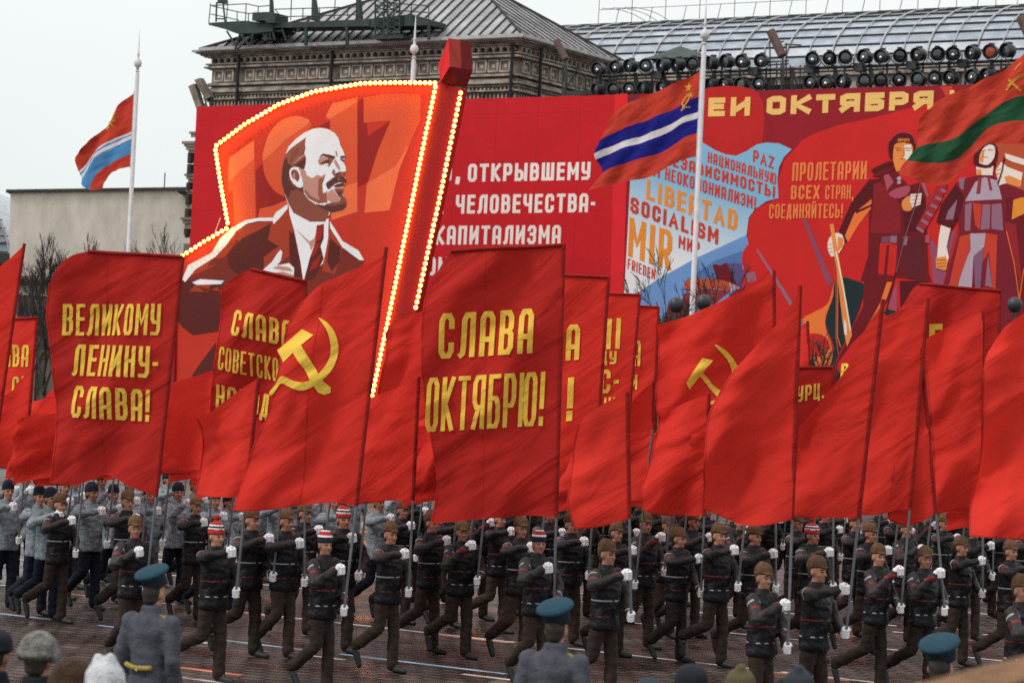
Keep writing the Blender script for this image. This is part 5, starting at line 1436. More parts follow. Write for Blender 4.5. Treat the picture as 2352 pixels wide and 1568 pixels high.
def fuse(name, pieces, voxel, mats, classify=None, smooth=3, crumple=0.0):
    """melt overlapping closed pieces into one continuous skin"""
    V, Fc = [], []
    for v, f in pieces:
        k = len(V); V += [tuple(p) for p in v]; Fc += [tuple(k + i for i in q) for q in f]
    me = bpy.data.meshes.new(name + '_src'); me.from_pydata(V, [], Fc); me.update()
    o = bpy.data.objects.new('fuse_tmp', me); COL.objects.link(o)
    r = o.modifiers.new('r', 'REMESH'); r.mode = 'VOXEL'; r.voxel_size = voxel
    s = o.modifiers.new('s', 'SMOOTH'); s.factor = .5; s.iterations = smooth
    dg = bpy.context.evaluated_depsgraph_get()
    out = bpy.data.meshes.new_from_object(o.evaluated_get(dg)); out.name = name
    bpy.data.objects.remove(o); bpy.data.meshes.remove(me)
    if crumple:
        nrm = [v.normal.copy() for v in out.vertices]
        for v, n_ in zip(out.vertices, nrm):
            c = v.co
            f = mnoise.noise(Vector((c.x * 7 + 3.1, c.y * 7, c.z * 15))) + .6 * mnoise.noise(Vector((c.x * 16, c.y * 16 + 9, c.z * 30 + c.x * 14)))
            v.co = c + n_ * crumple * f
    out.materials.clear()
    for m in mats: out.materials.append(m)
    if classify:
        for p in out.polygons: p.material_index = classify(p.center)
    out.polygons.foreach_set('use_smooth', [True] * len(out.polygons)); out.update()
    return out

def fist(pos, axis, palm_from, r=.034):
    """a hand closed round a pole: palm, four bent fingers of unequal length, thumb"""
    pos, axis = Vector(pos), Vector(axis).normalized()
    a = (Vector(palm_from) - pos); a = (a - axis * a.dot(axis)).normalized(); b = axis.cross(a)
    P = [cap_(pos + a * .040 - axis * .030, pos + a * .040 + axis * .030, .030, .030), cap_(pos + a * .06, Vector(palm_from), .030, .036)]
    for i, (h, ln) in enumerate(((-.036, 3.6), (-.012, 4.2), (.012, 4.1), (.035, 3.7))):
        ang = [.5 + ln * k / 4 for k in range(5)]
        pts = [pos + axis * h + (a * math.cos(t) + b * math.sin(t)) * (r - .002 * k) for k, t in enumerate(ang)]
        for p, q in zip(pts, pts[1:]): P.append(cap_(p, q, .0125, .0115, 8))
    th = [pos + axis * .045 + a * .040, pos + axis * .052 - b * .030 + a * .02, pos + axis * .040 - b * .036 - a * .012]
    for p, q in zip(th, th[1:]): P.append(cap_(p, q, .014, .012, 8))
    return P

HEAD = (0.02, 0, 1.64)
def head_pieces(yaw=0.0):
    q = Matrix.Rotation(yaw, 3, 'Z'); o = Vector((0.005, 0, 0))
    def T(p): p = Vector(p); return o + q @ (p - o) if p.z > 1.5 else p
    P = [ell_(T((.0, 0, 1.648)), (.098, .078, .108), q), ell_(T((.038, 0, 1.600)), (.062, .060, .098), q), ell_(T((.050, 0, 1.548)), (.044, .046, .036), q),
         cap_(T((.094, 0, 1.628)), T((.119, 0, 1.590)), .011, .0155), cap_(T((.082, -.034, 1.646)), T((.082, .034, 1.646)), .016, .016),
         cap_(T((.088, -.018, 1.556)), T((.088, .018, 1.556)), .011, .011), ell_(T((.082, 0, 1.530)), (.020, .024, .020), q),
         ell_(T((.062, -.042, 1.592)), (.024, .020, .022), q), ell_(T((.062, .042, 1.592)), (.024, .020, .022), q),
         ell_(T((-.004, -.079, 1.610)), (.020, .013, .032), q), ell_(T((-.004, .079, 1.610)), (.020, .013, .032), q),
         cap_((-.015, 0, 1.40), (.002, 0, 1.55), .060, .056)]
    eyes = [T((.094, -.031, 1.623)), T((.094, .031, 1.623))]; brows = [T((.098, -.033, 1.648)), T((.098, .033, 1.648))]; mouth = T((.100, 0, 1.556))
    def cls(c):
        if c.z < 1.5: return 0
        for e_ in eyes:
            if abs(c.z - e_.z) < .0085 and (c - e_).length < .022: return 1
        for e_ in brows:
            if abs(c.z - e_.z) < .006 and (c - e_).length < .026: return 1
        if abs(c.z - mouth.z) < .008 and (c - mouth).length < .030: return 2
        return 0
    return P, cls, q

def pose(leg, arm_dx=0.0, arm_dz=0.0, yaw=0.0, flip=False, elbow=(.13, -.40, 1.36)):
    """marching figure, x forward, y left: leg = (knee, ankle, toe) of the trailing leg"""
    sgn = 1 if flip else -1
    kn, an, toe = leg
    d = {}
    d['trail'] = [Vector((0, sgn * .09, .92)), Vector((kn[0], sgn * .095, kn[1])), Vector((an[0], sgn * .09, an[1])), Vector((toe[0], sgn * .09, toe[1]))]
    d['stand'] = [Vector((0, -sgn * .09, .92)), Vector((.06, -sgn * .09, .505)), Vector((.065, -sgn * .085, .085)), Vector((.235, -sgn * .09, .035))]
    d['low'] = Vector((.37 + arm_dx, -.03, .97 + arm_dz)); d['high'] = Vector((.405 + arm_dx, -.16, 1.43 + arm_dz))
    d['pole'] = (Vector((.405 + arm_dx, -.12, 1.43)) - Vector((.37 + arm_dx, -.03, .97))).normalized()
    d['armR'] = [Vector((-.01, -.19, 1.405)), Vector(elbow), d['high'] + Vector((-.055, -.035, 0))]
    d['armL'] = [Vector((.01, .19, 1.405)), Vector((.10, .285, 1.13)), d['low'] + Vector((-.05, .05, .0))]
    d['yaw'] = yaw
    return d

def build_person(d, dark=True, stripes=0):
    """meshes of one figure: name -> mesh"""
    out = {}
    P, cls, q = head_pieces(d['yaw'])
    P += [loft_([(.84, 0, 0, .10, .15), (1.0, 0, 0, .10, .14), (1.2, .01, 0, .11, .155), (1.36, 0, 0, .10, .17), (1.43, -.01, 0, .07, .12)])]
    for k in ('armR', 'armL'):
        s, e_, w = d[k]; P += [cap_(s, e_, .048, .040), cap_(e_, w, .040, .028)]
    for k, hp in (('armR', 'high'), ('armL', 'low')): P += fist(d[hp], d['pole'], d[k][2])
    for k in ('trail', 'stand'):
        h, kn, an, toe = d[k]; P += [cap_(h, kn, .075, .052), cap_(kn, an, .050, .036), cap_(an, toe + Vector((0, 0, .004)), .030, .016)]
    out['person'] = fuse('body', P, .0125, [M_skin, M_face_dark, M_lip], cls)
    # jacket
    J = [loft_([(.81, .005, 0, .150, .190), (.86, .005, 0, .156, .198), (1.0, .005, 0, .148, .184), (1.1, .01, 0, .152, .186), (1.25, .015, 0, .152, .202), (1.36, .005, 0, .136, .208), (1.425, -.005, 0, .11, .17), (1.47, -.005, 0, .085, .10), (1.515, 0, 0, .078, .082)])]
    arms = []
    for k in ('armR', 'armL'):
        s, e_, w = d[k]; w2 = e_ + (w - e_) * .93
        J += [cap_(s, e_, .080, .064), cap_(e_, w2, .063, .050), cap_(w2 - (w - e_).normalized() * .02, w2, .050, .050)]
        arms += [(s, e_, .08), (e_, w2, .06)]
    sR, eR, _ = d['armR']
    axu = (eR - sR).normalized()
    def seg(c, a, b):
        t = max(0, min(1, (c - a).dot(b - a) / (b - a).length_squared)); return (c - (a + (b - a) * t)).length
    def jc(c):
        da = min(seg(c, a, b) / r for a, b, r in arms)
        tor = abs(c.y) / .19 + max(0, c.x - .13) * 8
        if c.z < .86: return 0
        return 1 if (da < 1.25 and (tor > .98 or c.x > .17)) else 0
    M_sleeve = band_mat('lit_dark_sleeve', JK_LIT, [(.060, .082, WS), (.15, .185, RS)], tuple(axu), tuple(sR))
    jm = [M_torso if stripes == 0 else M_torso2, M_sleeve] if dark else [M_gjacket, M_gjacket]
    out['jacket'] = fuse('jacket', J, .017, jm, jc, 2, .014)
    T_ = [ell_((0, 0, .89), (.13, .165, .12))]
    for k in ('trail', 'stand'):
        h, kn, an, toe = d[k]; hem = kn + (an - kn) * 1.0
        T_ += [cap_(h, kn, .100, .076), cap_(kn, hem, .078, .074), cap_(hem - (an - kn).normalized() * .03, hem, .076, .076)]
    out['trousers'] = fuse('trousers', T_, .018, [M_trou if dark else M_ntrou], None, 2, .011)
    for k in ('trail', 'stand'):
        h, kn, an, toe = d[k]; fd = (toe - an).normalized(); dn = (an - kn).normalized()
        heel = an - fd * .035 + dn * .035
        out['shoe_' + k] = fuse('shoe', [cap_(an - dn * .05, an + dn * .02, .052, .050), cap_(heel, an + fd * .10 + dn * .02, .044, .046), cap_(an + fd * .08 + dn * .025, toe + fd * .03, .047, .036)], .013, [M_shoe], None, 2)
    for k, hp in (('armR', 'high'), ('armL', 'low')):
        G_ = []
        for v, f in fist(d[hp], d['pole'], d[k][2]):
            c = sum(v, Vector()) / len(v); G_.append(([c + (p - c) * 1.16 for p in v], f))
        out['glove_' + hp] = fuse('glove', G_, .0062, [M_glove], None, 1)
    qm = q
    def TH_(p): return Vector((0.005, 0, 0)) + qm @ (Vector(p) - Vector((0.005, 0, 0)))
    out['hair'] = fuse('hair', [ell_(TH_((-.028, 0, 1.635)), (.080, .081, .085), qm), ell_(TH_((-.045, 0, 1.575)), (.052, .066, .05), qm)], .014, [M_hair], None, 1)
    # headgear
    out['cap'] = fuse('cap', [ell_(TH_((-.006, 0, 1.712)), (.111, .094, .084), qm), ell_(TH_((-.010, 0, 1.684)), (.116, .098, .034), qm), ell_(TH_((-.040, 0, 1.660)), (.078, .088, .03), qm), ell_(TH_((.105, 0, 1.674)), (.046, .062, .010), qm), cap_(TH_((-.05, -.01, 1.776)), TH_((.04, .01, 1.772)), .028, .024)], .012, [M_cap], None, 2)
    out['knit_hat'] = fuse('knit_hat', [ell_(TH_((-.008, 0, 1.700)), (.108, .090, .092), qm), ell_(TH_((-.006, 0, 1.675)), (.114, .095, .042), qm), ell_(TH_((-.02, 0, 1.65)), (.105, .093, .03), qm)], .012, [M_navycap], None, 2)
    def stripe(kind):
        mats = {'pom': [M_pom, M_glove, M_navycap], 'navy': [M_navycap, M_glove, M_pom]}[kind]
        def cl_(c):
            if c.z > 1.815: return 0
            if kind == 'pom': return 0 if c.z < 1.705 else 1 if c.z < 1.722 else 2 if c.z < 1.742 else 1 if c.z < 1.757 else 0
            return 0 if c.z < 1.712 else 1 if c.z < 1.732 else 2 if c.z < 1.775 else 1 if c.z < 1.785 else 0
        PP = [ell_(TH_((-.008, 0, 1.705)), (.108, .090, .095), qm), ell_(TH_((-.006, 0, 1.668)), (.115, .096, .045), qm)]
        if kind == 'pom': PP.append(ell_(TH_((-.01, 0, 1.835)), (.038, .038, .034), qm))
        return fuse('striped_hat', PP, .011, mats, cl_, 2)
    out['pom_hat'] = stripe('pom'); out['navy_striped_hat'] = stripe('navy')
    return out

LEGS = {'a': ((-.03, .525), (-.40, .29), (-.345, .085)), 'b': ((-.07, .53), (-.47, .31), (-.44, .095)), 'c': ((.02, .53), (-.32, .265), (-.24, .075)), 'd': ((-.04, .525), (-.43, .36), (-.43, .14))}
POSES = {}
for key, (leg, dx, dz, yaw, flip) in {'a': ('a', 0, 0, -.30, False), 'b': ('b', .02, .01, -.12, False), 'c': ('c', -.02, -.05, -.45, False), 'd': ('d', 0, .05, -.22, False), 'e': ('c', .04, -.03, .0, False), 'f': ('b', -.01, .06, -.55, False)}.items():
    POSES[key] = pose(LEGS[leg], dx, dz, yaw, flip, {'a': (.13, -.40, 1.36), 'b': (.11, -.41, 1.30), 'c': (.14, -.37, 1.21), 'd': (.15, -.39, 1.41), 'e': (.12, -.40, 1.33), 'f': (.12, -.36, 1.19)}[key])
FIG = {}
for key in POSES:
    FIG['D' + key] = build_person(POSES[key], True, 0 if key in 'abe' else 1)
    g_ = dict(FIG['D' + key])
    for nm in ('jacket', 'trousers'):
        g_[nm] = g_[nm].copy(); g_[nm].materials.clear()
        for m in ([M_gjacket, M_gjacket] if nm == 'jacket' else [M_ntrou]): g_[nm].materials.append(m)
    FIG['G' + key] = g_

YAW0 = -TH - .14
def place_person(px, py, kind, key, hat, label, group, scale=1.0, yaw=None, ztop=1.79):
    if hat == 'pom_hat': ztop = 1.855
    p = on_z(px, py, ztop * scale)
    f = FIG[kind + key]
    o = bpy.data.objects.new('person', f['person']); COL.objects.link(o)
    o.location = (p.x, p.y, 0); wd = rp.uniform(.92, 1.02); o.scale = (scale * wd, scale * wd, scale)
    o.rotation_euler = (0, 0, YAW0 + (yaw or 0))
    tag(o, label, 'person', group)
    for nm, mk in (('jacket', 'jacket'), ('trousers', 'trousers'), ('shoe', 'shoe_trail'), ('shoe', 'shoe_stand'), ('glove', 'glove_high'), ('glove', 'glove_low'), ('hair', 'hair'), ({'cap': 'cap'}.get(hat, 'knit_hat'), hat)):
        c = bpy.data.objects.new(nm, f[mk]); COL.objects.link(c); c.parent = o
    mw = Matrix.Translation(o.location) @ Matrix.Rotation(o.rotation_euler[2], 4, 'Z') @ Matrix.Diagonal((scale * wd, scale * wd, scale, 1))
    pz = POSES[key]
    return dict(o=o, low=mw @ pz['low'], high=mw @ pz['high'], x=px, y=py, kind=kind)

# ------------------------------------------------------------------ the marching column
GM, DM = 'marchers in grey parkas', 'marchers in dark striped jackets'
PEOPLE = [
 # x, y of the hat top, kind, pose, hat, label
 ('g1', 20, 1100, 'G', 'a', 'knit_hat', 'grey parka marcher in navy hat at the far left edge, below the first red flag'),
 ('g2', 31, 1070, 'G', 'b', 'knit_hat', 'grey parka marcher half hidden behind the leftmost grey marcher'),
 ('g3', 92, 1113, 'G', 'a', 'knit_hat', 'grey parka marcher under the bright flag left of the tall yellow-lettered banner'),
 ('g4', 118, 1117, 'G', 'b', 'knit_hat', 'grey parka marcher whose navy hat shows just behind the leftmost brown-capped marcher'),
 ('d1', 138, 1132, 'D', 'b', 'cap', 'brown-capped marcher in dark jacket, leftmost of the dark-jacketed ones'),
 ('g5', 212, 1105, 'G', 'e', 'knit_hat', 'grey parka marcher in navy hat under the middle of the tall yellow-lettered banner'),
 ('g6', 262, 1110, 'G', 'b', 'knit_hat', 'grey parka marcher with face hidden by the lower hem of the yellow-lettered banner'),
 ('d2', 294, 1124, 'D', 'a', 'cap', 'brown-capped marcher just behind the bearer of the tall yellow-lettered banner'),
 ('d3', 312, 1182, 'D', 'c', 'cap', 'brown-capped marcher carrying the tall banner with three yellow lines, above the belted soldier'),
 ('g7', 345, 1112, 'G', 'a', 'knit_hat', 'grey parka marcher behind the pole of the three-line yellow-lettered banner'),
 ('g8', 387, 1080, 'G', 'b', 'knit_hat', 'grey parka marcher farthest back between the lettered banner and the folded red flag'),
 ('g9', 410, 1105, 'G', 'f', 'knit_hat', 'grey parka marcher in navy hat in the gap beneath the folded red flag'),
 ('d4', 451, 1137, 'D', 'a', 'cap', 'brown-capped marcher under the small folded flag, behind the red bobble hat'),
 ('g10', 494, 1122, 'G', 'a', 'knit_hat', 'grey parka marcher hidden to the shoulders behind the red bobble-hatted marcher'),
 ('d5', 499, 1184, 'D', 'd', 'pom_hat', 'marcher in red and white bobble hat, the one nearest the belted soldier'),
 ('g11', 527, 1128, 'G', 'b', 'knit_hat', 'grey parka marcher beside the lower corner of the hammer and sickle flag'),
 ('d6', 579, 1164, 'D', 'b', 'cap', 'dark-jacketed marcher whose head touches the hem of the large hammer and sickle flag'),
 ('d7', 658, 1166, 'D', 'e', 'cap', 'brown-capped marcher under the middle of the hammer and sickle flag hem'),
 ('d8', 701, 1152, 'D', 'b', 'cap', 'dark-jacketed marcher half hidden behind the navy striped hat'),
 ('d9', 748, 1216, 'D', 'c', 'navy_striped_hat', 'marcher in navy, white and red striped hat holding the large hammer and sickle flag'),
 ('g12', 769, 1128, 'G', 'a', 'knit_hat', 'grey parka marcher behind the red bobble hat beside the hammer and sickle pole'),
 ('d10', 791, 1150, 'D', 'a', 'pom_hat', 'marcher in red and white bobble hat right behind the hammer and sickle pole'),
 ('g13', 872, 1128, 'G', 'a', 'knit_hat', 'grey parka marcher seen only by the torso below the plain bright flag'),
 ('d11', 898, 1196, 'D', 'a', 'cap', 'brown-capped marcher holding the plain bright flag beside the hammer and sickle flag'),
 ('d12', 926, 1147, 'D', 'b', 'cap', 'brown-capped marcher behind the bearer of the plain bright flag'),
 ('d13', 946, 1116, 'D', 'a', 'cap', 'small brown-capped marcher in the gap before the two-word banner'),
 ('g14', 960, 1099, 'G', 'b', 'knit_hat', 'grey parka marcher farthest back in the gap before the two-word banner'),
 ('d14', 992, 1172, 'D', 'b', 'cap', 'dark-jacketed marcher behind the lower corner of the two-word yellow-lettered banner'),
 ('d15', 1064, 1194, 'D', 'f', 'cap', 'brown-capped marcher under the middle of the two-word yellow-lettered banner'),
 ('d16', 1150, 1166, 'D', 'd', 'cap', 'dark-jacketed marcher behind the hem of the two-word banner, walking in shadow'),
 ('d17', 1198, 1184, 'D', 'a', 'cap', 'brown-capped marcher just behind the bearer of the two-word yellow-lettered banner'),
 ('d18', 1239, 1215, 'D', 'c', 'navy_striped_hat', 'marcher in navy striped hat carrying the two-word banner, behind the middle soldier'),
 ('d19', 1293, 1130, 'D', 'b', 'cap', 'brown-capped marcher between the two-word banner pole and the rounded plain flag'),
 ('d20', 1313, 1177, 'D', 'a', 'cap', 'brown-capped marcher partly covered by the rounded plain flag'),
 ('d21', 1396, 1238, 'D', 'b', 'cap', 'brown-capped marcher in front carrying the rounded plain flag'),
 ('d22', 1417, 1196, 'D', 'a', 'cap', 'marcher whose cap is covered by the tip of the rounded plain flag'),
 ('d23', 1461, 1108, 'D', 'b', 'cap', 'farthest of two brown-capped marchers in the gap beside the rounded plain flag'),
 ('d24', 1468, 1135, 'D', 'a', 'cap', 'nearer of two brown-capped marchers in the gap beside the rounded plain flag'),
 ('d25', 1534, 1182, 'D', 'c', 'cap', 'brown-capped marcher just under the hem of the creased plain flag'),
 ('d26', 1559, 1209, 'D', 'e', 'cap', 'brown-capped marcher holding the creased plain flag right of the rounded one'),
 ('d27', 1592, 1172, 'D', 'b', 'cap', 'dark-jacketed marcher behind the pole of the creased plain flag'),
 ('d28', 1652, 1200, 'D', 'd', 'cap', 'brown-capped marcher under the broad plain flag, nearest its trailing edge'),
 ('d29', 1733, 1204, 'D', 'b', 'cap', 'brown-capped marcher beneath the middle hem of the broad plain flag'),
 ('d30', 1755, 1291, 'D', 'c', 'cap', 'large brown-capped marcher in front holding the broad plain flag with a peaked top'),
 ('d31', 1832, 1178, 'D', 'a', 'cap', 'marcher whose head meets the flag hem beside the red bobble hat at the far end'),
 ('d32', 1867, 1189, 'D', 'b', 'pom_hat', 'marcher in red bobble hat behind the pair of large front marchers'),
 ('d33', 1878, 1275, 'D', 'd', 'cap', 'large brown-capped marcher directly ahead of the broad plain flag bearer'),
 ('d34', 1965, 1176, 'D', 'a', 'cap', 'small brown-capped marcher just under the slanting flag pole'),
 ('d35', 1999, 1199, 'D', 'b', 'cap', 'brown-capped marcher behind the one in line with two crossing poles'),
 ('d36', 2018, 1247, 'D', 'f', 'cap', 'brown-capped marcher with face turned outward, bearing the first of two crossing poles'),
 ('d37', 2082, 1190, 'D', 'c', 'cap', 'marcher glimpsed behind the first of the crossing poles'),
 ('d38', 2126, 1253, 'D', 'f', 'cap', 'brown-capped marcher bearing the backward-leaning pole, above the last soldier'),
 ('d39', 2168, 1180, 'D', 'a', 'cap', 'brown-capped marcher in the gap below the wedge between two flags'),
 ('d40', 2208, 1230, 'D', 'd', 'cap', 'brown-capped marcher beside the big flag at the far right edge, behind the last soldier'),
 ('d41', 2236, 1194, 'D', 'b', 'cap', 'dark-jacketed marcher mostly hidden by the big flag at the right edge'),
 ('d42', 2322, 1239, 'D', 'a', 'cap', 'brown-capped marcher just under the big flag at the right edge'),
 ('d43', 2347, 1318, 'D', 'c', 'cap', 'largest marcher, cut off by the right edge of the view'),
 ('d44', 1020, 1130, 'D', 'a', 'cap', 'dark-jacketed marcher far back behind the two-word banner'),
 ('d45', 1225, 1128, 'D', 'd', 'cap', 'dark-jacketed marcher far back near the two-word banner pole'),
 ('d46', 1385, 1138, 'D', 'b', 'cap', 'dark-jacketed marcher behind the middle of the rounded plain flag'),
 ('d47', 1690, 1158, 'D', 'a', 'cap', 'dark-jacketed marcher far back behind the broad plain flag'),
 ('d48', 1915, 1150, 'D', 'd', 'cap', 'dark-jacketed marcher far back behind the slanting flag'),
 ('d49', 2275, 1172, 'D', 'a', 'cap', 'dark-jacketed marcher far back behind the big right edge flag'),
 ('g15', 640, 1112, 'G', 'b', 'knit_hat', 'grey parka marcher far back behind the hammer and sickle flag'),
 ('g16', 710, 1098, 'G', 'a', 'knit_hat', 'grey parka marcher farthest back behind the hammer and sickle flag'),
 ('g17', 170, 1082, 'G', 'b', 'knit_hat', 'grey parka marcher far back behind the three-line lettered banner'),
 ('g18', 450, 1092, 'G', 'a', 'knit_hat', 'grey parka marcher far back between two small plain flags'),
 ('g19', 560, 1096, 'G', 'b', 'knit_hat', 'grey parka marcher far back at the trailing edge of the hammer and sickle flag'),
 ('d60', 1036, 1142, 'D', 'e', 'cap', 'dark marcher stepping out of the shadow behind the two-word banner fly edge'),
 ('d61', 1106, 1150, 'D', 'f', 'cap', 'dark marcher just behind the two-word banner seam'),
 ('d62', 1176, 1136, 'D', 'b', 'cap', 'dark marcher between two rows under the two-word banner'),
 ('d63', 1258, 1158, 'D', 'e', 'cap', 'dark marcher touching the two-word banner pole with his shadow'),
 ('d64', 1345, 1150, 'D', 'f', 'cap', 'dark marcher behind the hanging corner of the rounded plain flag'),
 ('d65', 1428, 1160, 'D', 'e', 'cap', 'dark marcher close behind the rounded flag bearer pole'),
 ('d66', 1502, 1140, 'D', 'a', 'cap', 'dark marcher under the fly edge of the creased plain flag'),
 ('d67', 1566, 1138, 'D', 'f', 'cap', 'dark marcher far back beneath the creased plain flag'),
 ('d68', 1622, 1150, 'D', 'e', 'cap', 'dark marcher between the creased flag pole and the broad flag'),
 ('d69', 1768, 1150, 'D', 'f', 'cap', 'dark marcher far back below the broad flag pole'),
 ('d70', 1806, 1140, 'D', 'b', 'cap', 'dark marcher farthest back beside the broad flag pole'),
 ('d71', 1856, 1140, 'D', 'e', 'cap', 'dark marcher far back behind the second red bobble hat from the end'),
 ('d72', 1893, 1162, 'D', 'a', 'cap', 'dark marcher just behind the slanting flag bearer shoulder'),
 ('d73', 1946, 1130, 'D', 'f', 'cap', 'dark marcher far back between two slanting poles'),
 ('d74', 2020, 1150, 'D', 'b', 'cap', 'dark marcher far back under the first crossing pole'),
 ('d75', 2056, 1162, 'D', 'e', 'cap', 'dark marcher in shade beside the first crossing pole'),
 ('d76', 2112, 1160, 'D', 'f', 'cap', 'dark marcher in shade below the wedge flag tip'),
 ('d77', 2150, 1140, 'D', 'b', 'cap', 'dark marcher far back between the crossing poles'),
 ('d78', 2196, 1150, 'D', 'e', 'cap', 'dark marcher far back below the narrow gap before the edge flag'),
 ('d79', 2262, 1150, 'D', 'f', 'cap', 'dark marcher far back below the edge flag trailing corner'),
 ('d80', 2306, 1180, 'D', 'b', 'cap', 'dark marcher close behind the last bare-headed gap at the edge'),
 ('d81', 2352, 1190, 'D', 'e', 'cap', 'dark marcher cut off by the frame behind the largest marcher'),
 ('d82', 1700, 1176, 'D', 'f', 'cap', 'dark marcher squeezed between two brown caps below the broad flag'),
 ('d83', 1484, 1176, 'D', 'f', 'cap', 'dark marcher in the gap behind the man under the creased flag hem'),
 ('g30', 150, 1092, 'G', 'a', 'knit_hat', 'grey marcher far back behind the left half of the three-line banner'),
 ('g31', 235, 1082, 'G', 'f', 'knit_hat', 'grey marcher farthest back behind the three-line banner seam'),
 ('g32', 300, 1090, 'G', 'e', 'knit_hat', 'grey marcher far back behind the right half of the three-line banner'),
 ('g33', 330, 1076, 'G', 'b', 'knit_hat', 'grey marcher farthest back near the three-line banner pole'),
 ('g34', 600, 1086, 'G', 'e', 'knit_hat', 'grey marcher farthest back behind the hammer and sickle flag corner'),
 ('g35', 670, 1082, 'G', 'f', 'knit_hat', 'grey marcher farthest back behind the sickle point'),
 ('g36', 810, 1092, 'G', 'e', 'knit_hat', 'grey marcher far back by the hammer and sickle pole'),
 ('g37', 905, 1092, 'G', 'f', 'knit_hat', 'grey marcher far back behind the plain bright flag'),
 ('g38', 60, 1078, 'G', 'f', 'knit_hat', 'grey marcher farthest back below the small lettered banner'),
 ('d50', -75, 1122, 'D', 'a', 'cap', 'brown-capped marcher at the near left carrying the leftmost red flag'),
]
rp = random.Random(77)
W = {}
for key, x, y, kind, ps, hat, label in PEOPLE:
    W[key] = place_person(x, y, kind, ps, hat, label, GM if kind == 'G' else DM, scale=1 + rp.uniform(-.03, .03), yaw=rp.uniform(-.16, .16))

# ------------------------------------------------------------------ their flags
M0, M1, M2, M3 = M_red
def FL(who, label, ht, hb, top, fly, bottom, m, **kw):
    used.add(who)
    nm = 'banner' if kw.get('texts') else 'flag'
    make_flag(nm, label, W[who]['low'], ht, hb, top, fly, bottom, 100 + len(used), m, cat=nm, **kw)
used = set()
FL('d3', 'tall red banner with three yellow lines reading ВЕЛИКОМУ ЛЕНИНУ-СЛАВА!', (420, 590), (360, 1140), [(300, 583), (205, 578), (150, 602), (118, 652)], [(118, 652), (110, 720), (118, 800), (127, 920), (128, 1010), (118, 1107)],
   [(330, 1128), (295, 1112), (240, 1088), (205, 1100), (170, 1112), (118, 1107)], M3, amp=.05, banner=[(320, 584), (205, 578)], seams=[((242, 585), (234, 1086))],
   texts=[('ВЕЛИКОМУ', (142, 770), (368, 770), 72, 13, dict(up=(.06, -1))), ('ЛЕНИНУ-', (164, 862), (362, 868), 72, 13, dict(up=(.06, -1))), ('СЛАВА!', (166, 958), (341, 968), 73, 13, dict(up=(.05, -1)))])
FL('d50', 'leftmost plain red flag running out of view', (56, 560), (2, 1076), [(20, 595), (-60, 655)], [(-60, 655), (-90, 850), (-110, 1075)], [(-60, 1082), (-110, 1075)], M0)
FL('g2', 'small lettered banner ending in ВА behind the leftmost flag', (85, 730), (48, 1060), [(45, 728), (-20, 736)], [(-20, 736), (-40, 900), (-60, 1065)], [(0, 1066), (-60, 1065)], M1, e_ang=20, amp=.04, banner=[(-20, 736)],
   texts=[('СЛАВА', (-40, 842), (66, 842), 50, 8), ('СС', (27, 905), (64, 903), 40, 7)])
FL('g1', 'small plain flag overlapping the banner that ends in ВА', (76, 848), (52, 1078), [(45, 872), (22, 902), (-30, 930)], [(-30, 930), (-40, 1000), (-50, 1066)], [(20, 1076), (-50, 1066)], M1, amp=.09)
FL('g3', 'bright crumpled flag left of the tall three-line banner', (152, 868), (126, 1114), [(110, 905), (75, 965), (60, 1010)], [(60, 1010), (55, 1050), (50, 1086)], [(78, 1114), (70, 1100), (50, 1086)], M1, amp=.11)
FL('d4', 'small folded red flag right of the three-line banner', (500, 846), (470, 1084), [(440, 868), (395, 884), (360, 905)], [(360, 905), (366, 990), (370, 1088)], [(440, 1078), (405, 1088), (370, 1088)], M1, amp=.12)
FL('d5', 'plain bright flag with rising top edge before the СОВЕТСКОМУ banner', (594, 868), (548, 1141), [(535, 905), (480, 946), (458, 962)], [(458, 962), (462, 1010), (452, 1060), (436, 1135)], [(500, 1141), (436, 1136)], M1, amp=.11)
FL('d7', 'red banner reading СЛАВА СОВЕТСКОМУ НАРОДУ behind the hammer and sickle flag', (702, 646), (668, 1090), [(640, 632), (571, 617), (507, 660)], [(507, 660), (500, 780), (490, 900), (478, 1060)], [(570, 1085), (478, 1060)], M3, amp=.05, banner=[(640, 632), (571, 617)],
   texts=[('СЛАВА', (533, 769), (668, 797), 59, 11, dict(up=(.06, -1))), ('СОВЕТСКОМУ', (504, 848), (672, 884), 53, 8.5, dict(up=(.06, -1))), ('НАРОДУ', (498, 938), (640, 968), 56, 11, dict(up=(.06, -1)))])
hammer = [C2((675, 630), (825, 512), (900, 550), (865, 585), (720, 702))[0:5]]
FL('d9', 'large red flag with big yellow hammer and sickle', (887, 568), (818, 1162), [(880, 588), (800, 625), (735, 655), (692, 690)], [(692, 690), (655, 750), (640, 850), (612, 950), (578, 1020), (556, 1085), (540, 1170)], [(760, 1152), (690, 1158), (610, 1170), (540, 1170)], M0, amp=.07, seams=[((742, 660), (688, 1155))],
   polys=[C2((675, 632), (822, 514), (898, 550), (722, 702)), C2((778, 642), (835, 608), (880, 680), (925, 760), (955, 810), (990, 845), (985, 875), (955, 885), (925, 872), (885, 800), (850, 735), (815, 690)),
          smooth_poly(C2((918, 450), (975, 482), (1018, 545), (1032, 620), (1018, 700), (985, 765), (935, 815), (880, 850), (830, 862), (775, 845), (720, 820), (690, 850), (655, 886), (635, 872), (680, 825), (722, 780), (790, 805), (850, 815), (905, 790), (955, 735), (985, 675), (992, 610), (980, 545), (955, 495)), 3)])
FL('d13', 'plain red flag peeking out above the small bright flag beside the two-word banner', (988, 702), (962, 1060), [(970, 712), (905, 735), (886, 765)], [(886, 765), (890, 820), (870, 905), (850, 1030)], [(900, 1050), (850, 1030)], M0, amp=.10)
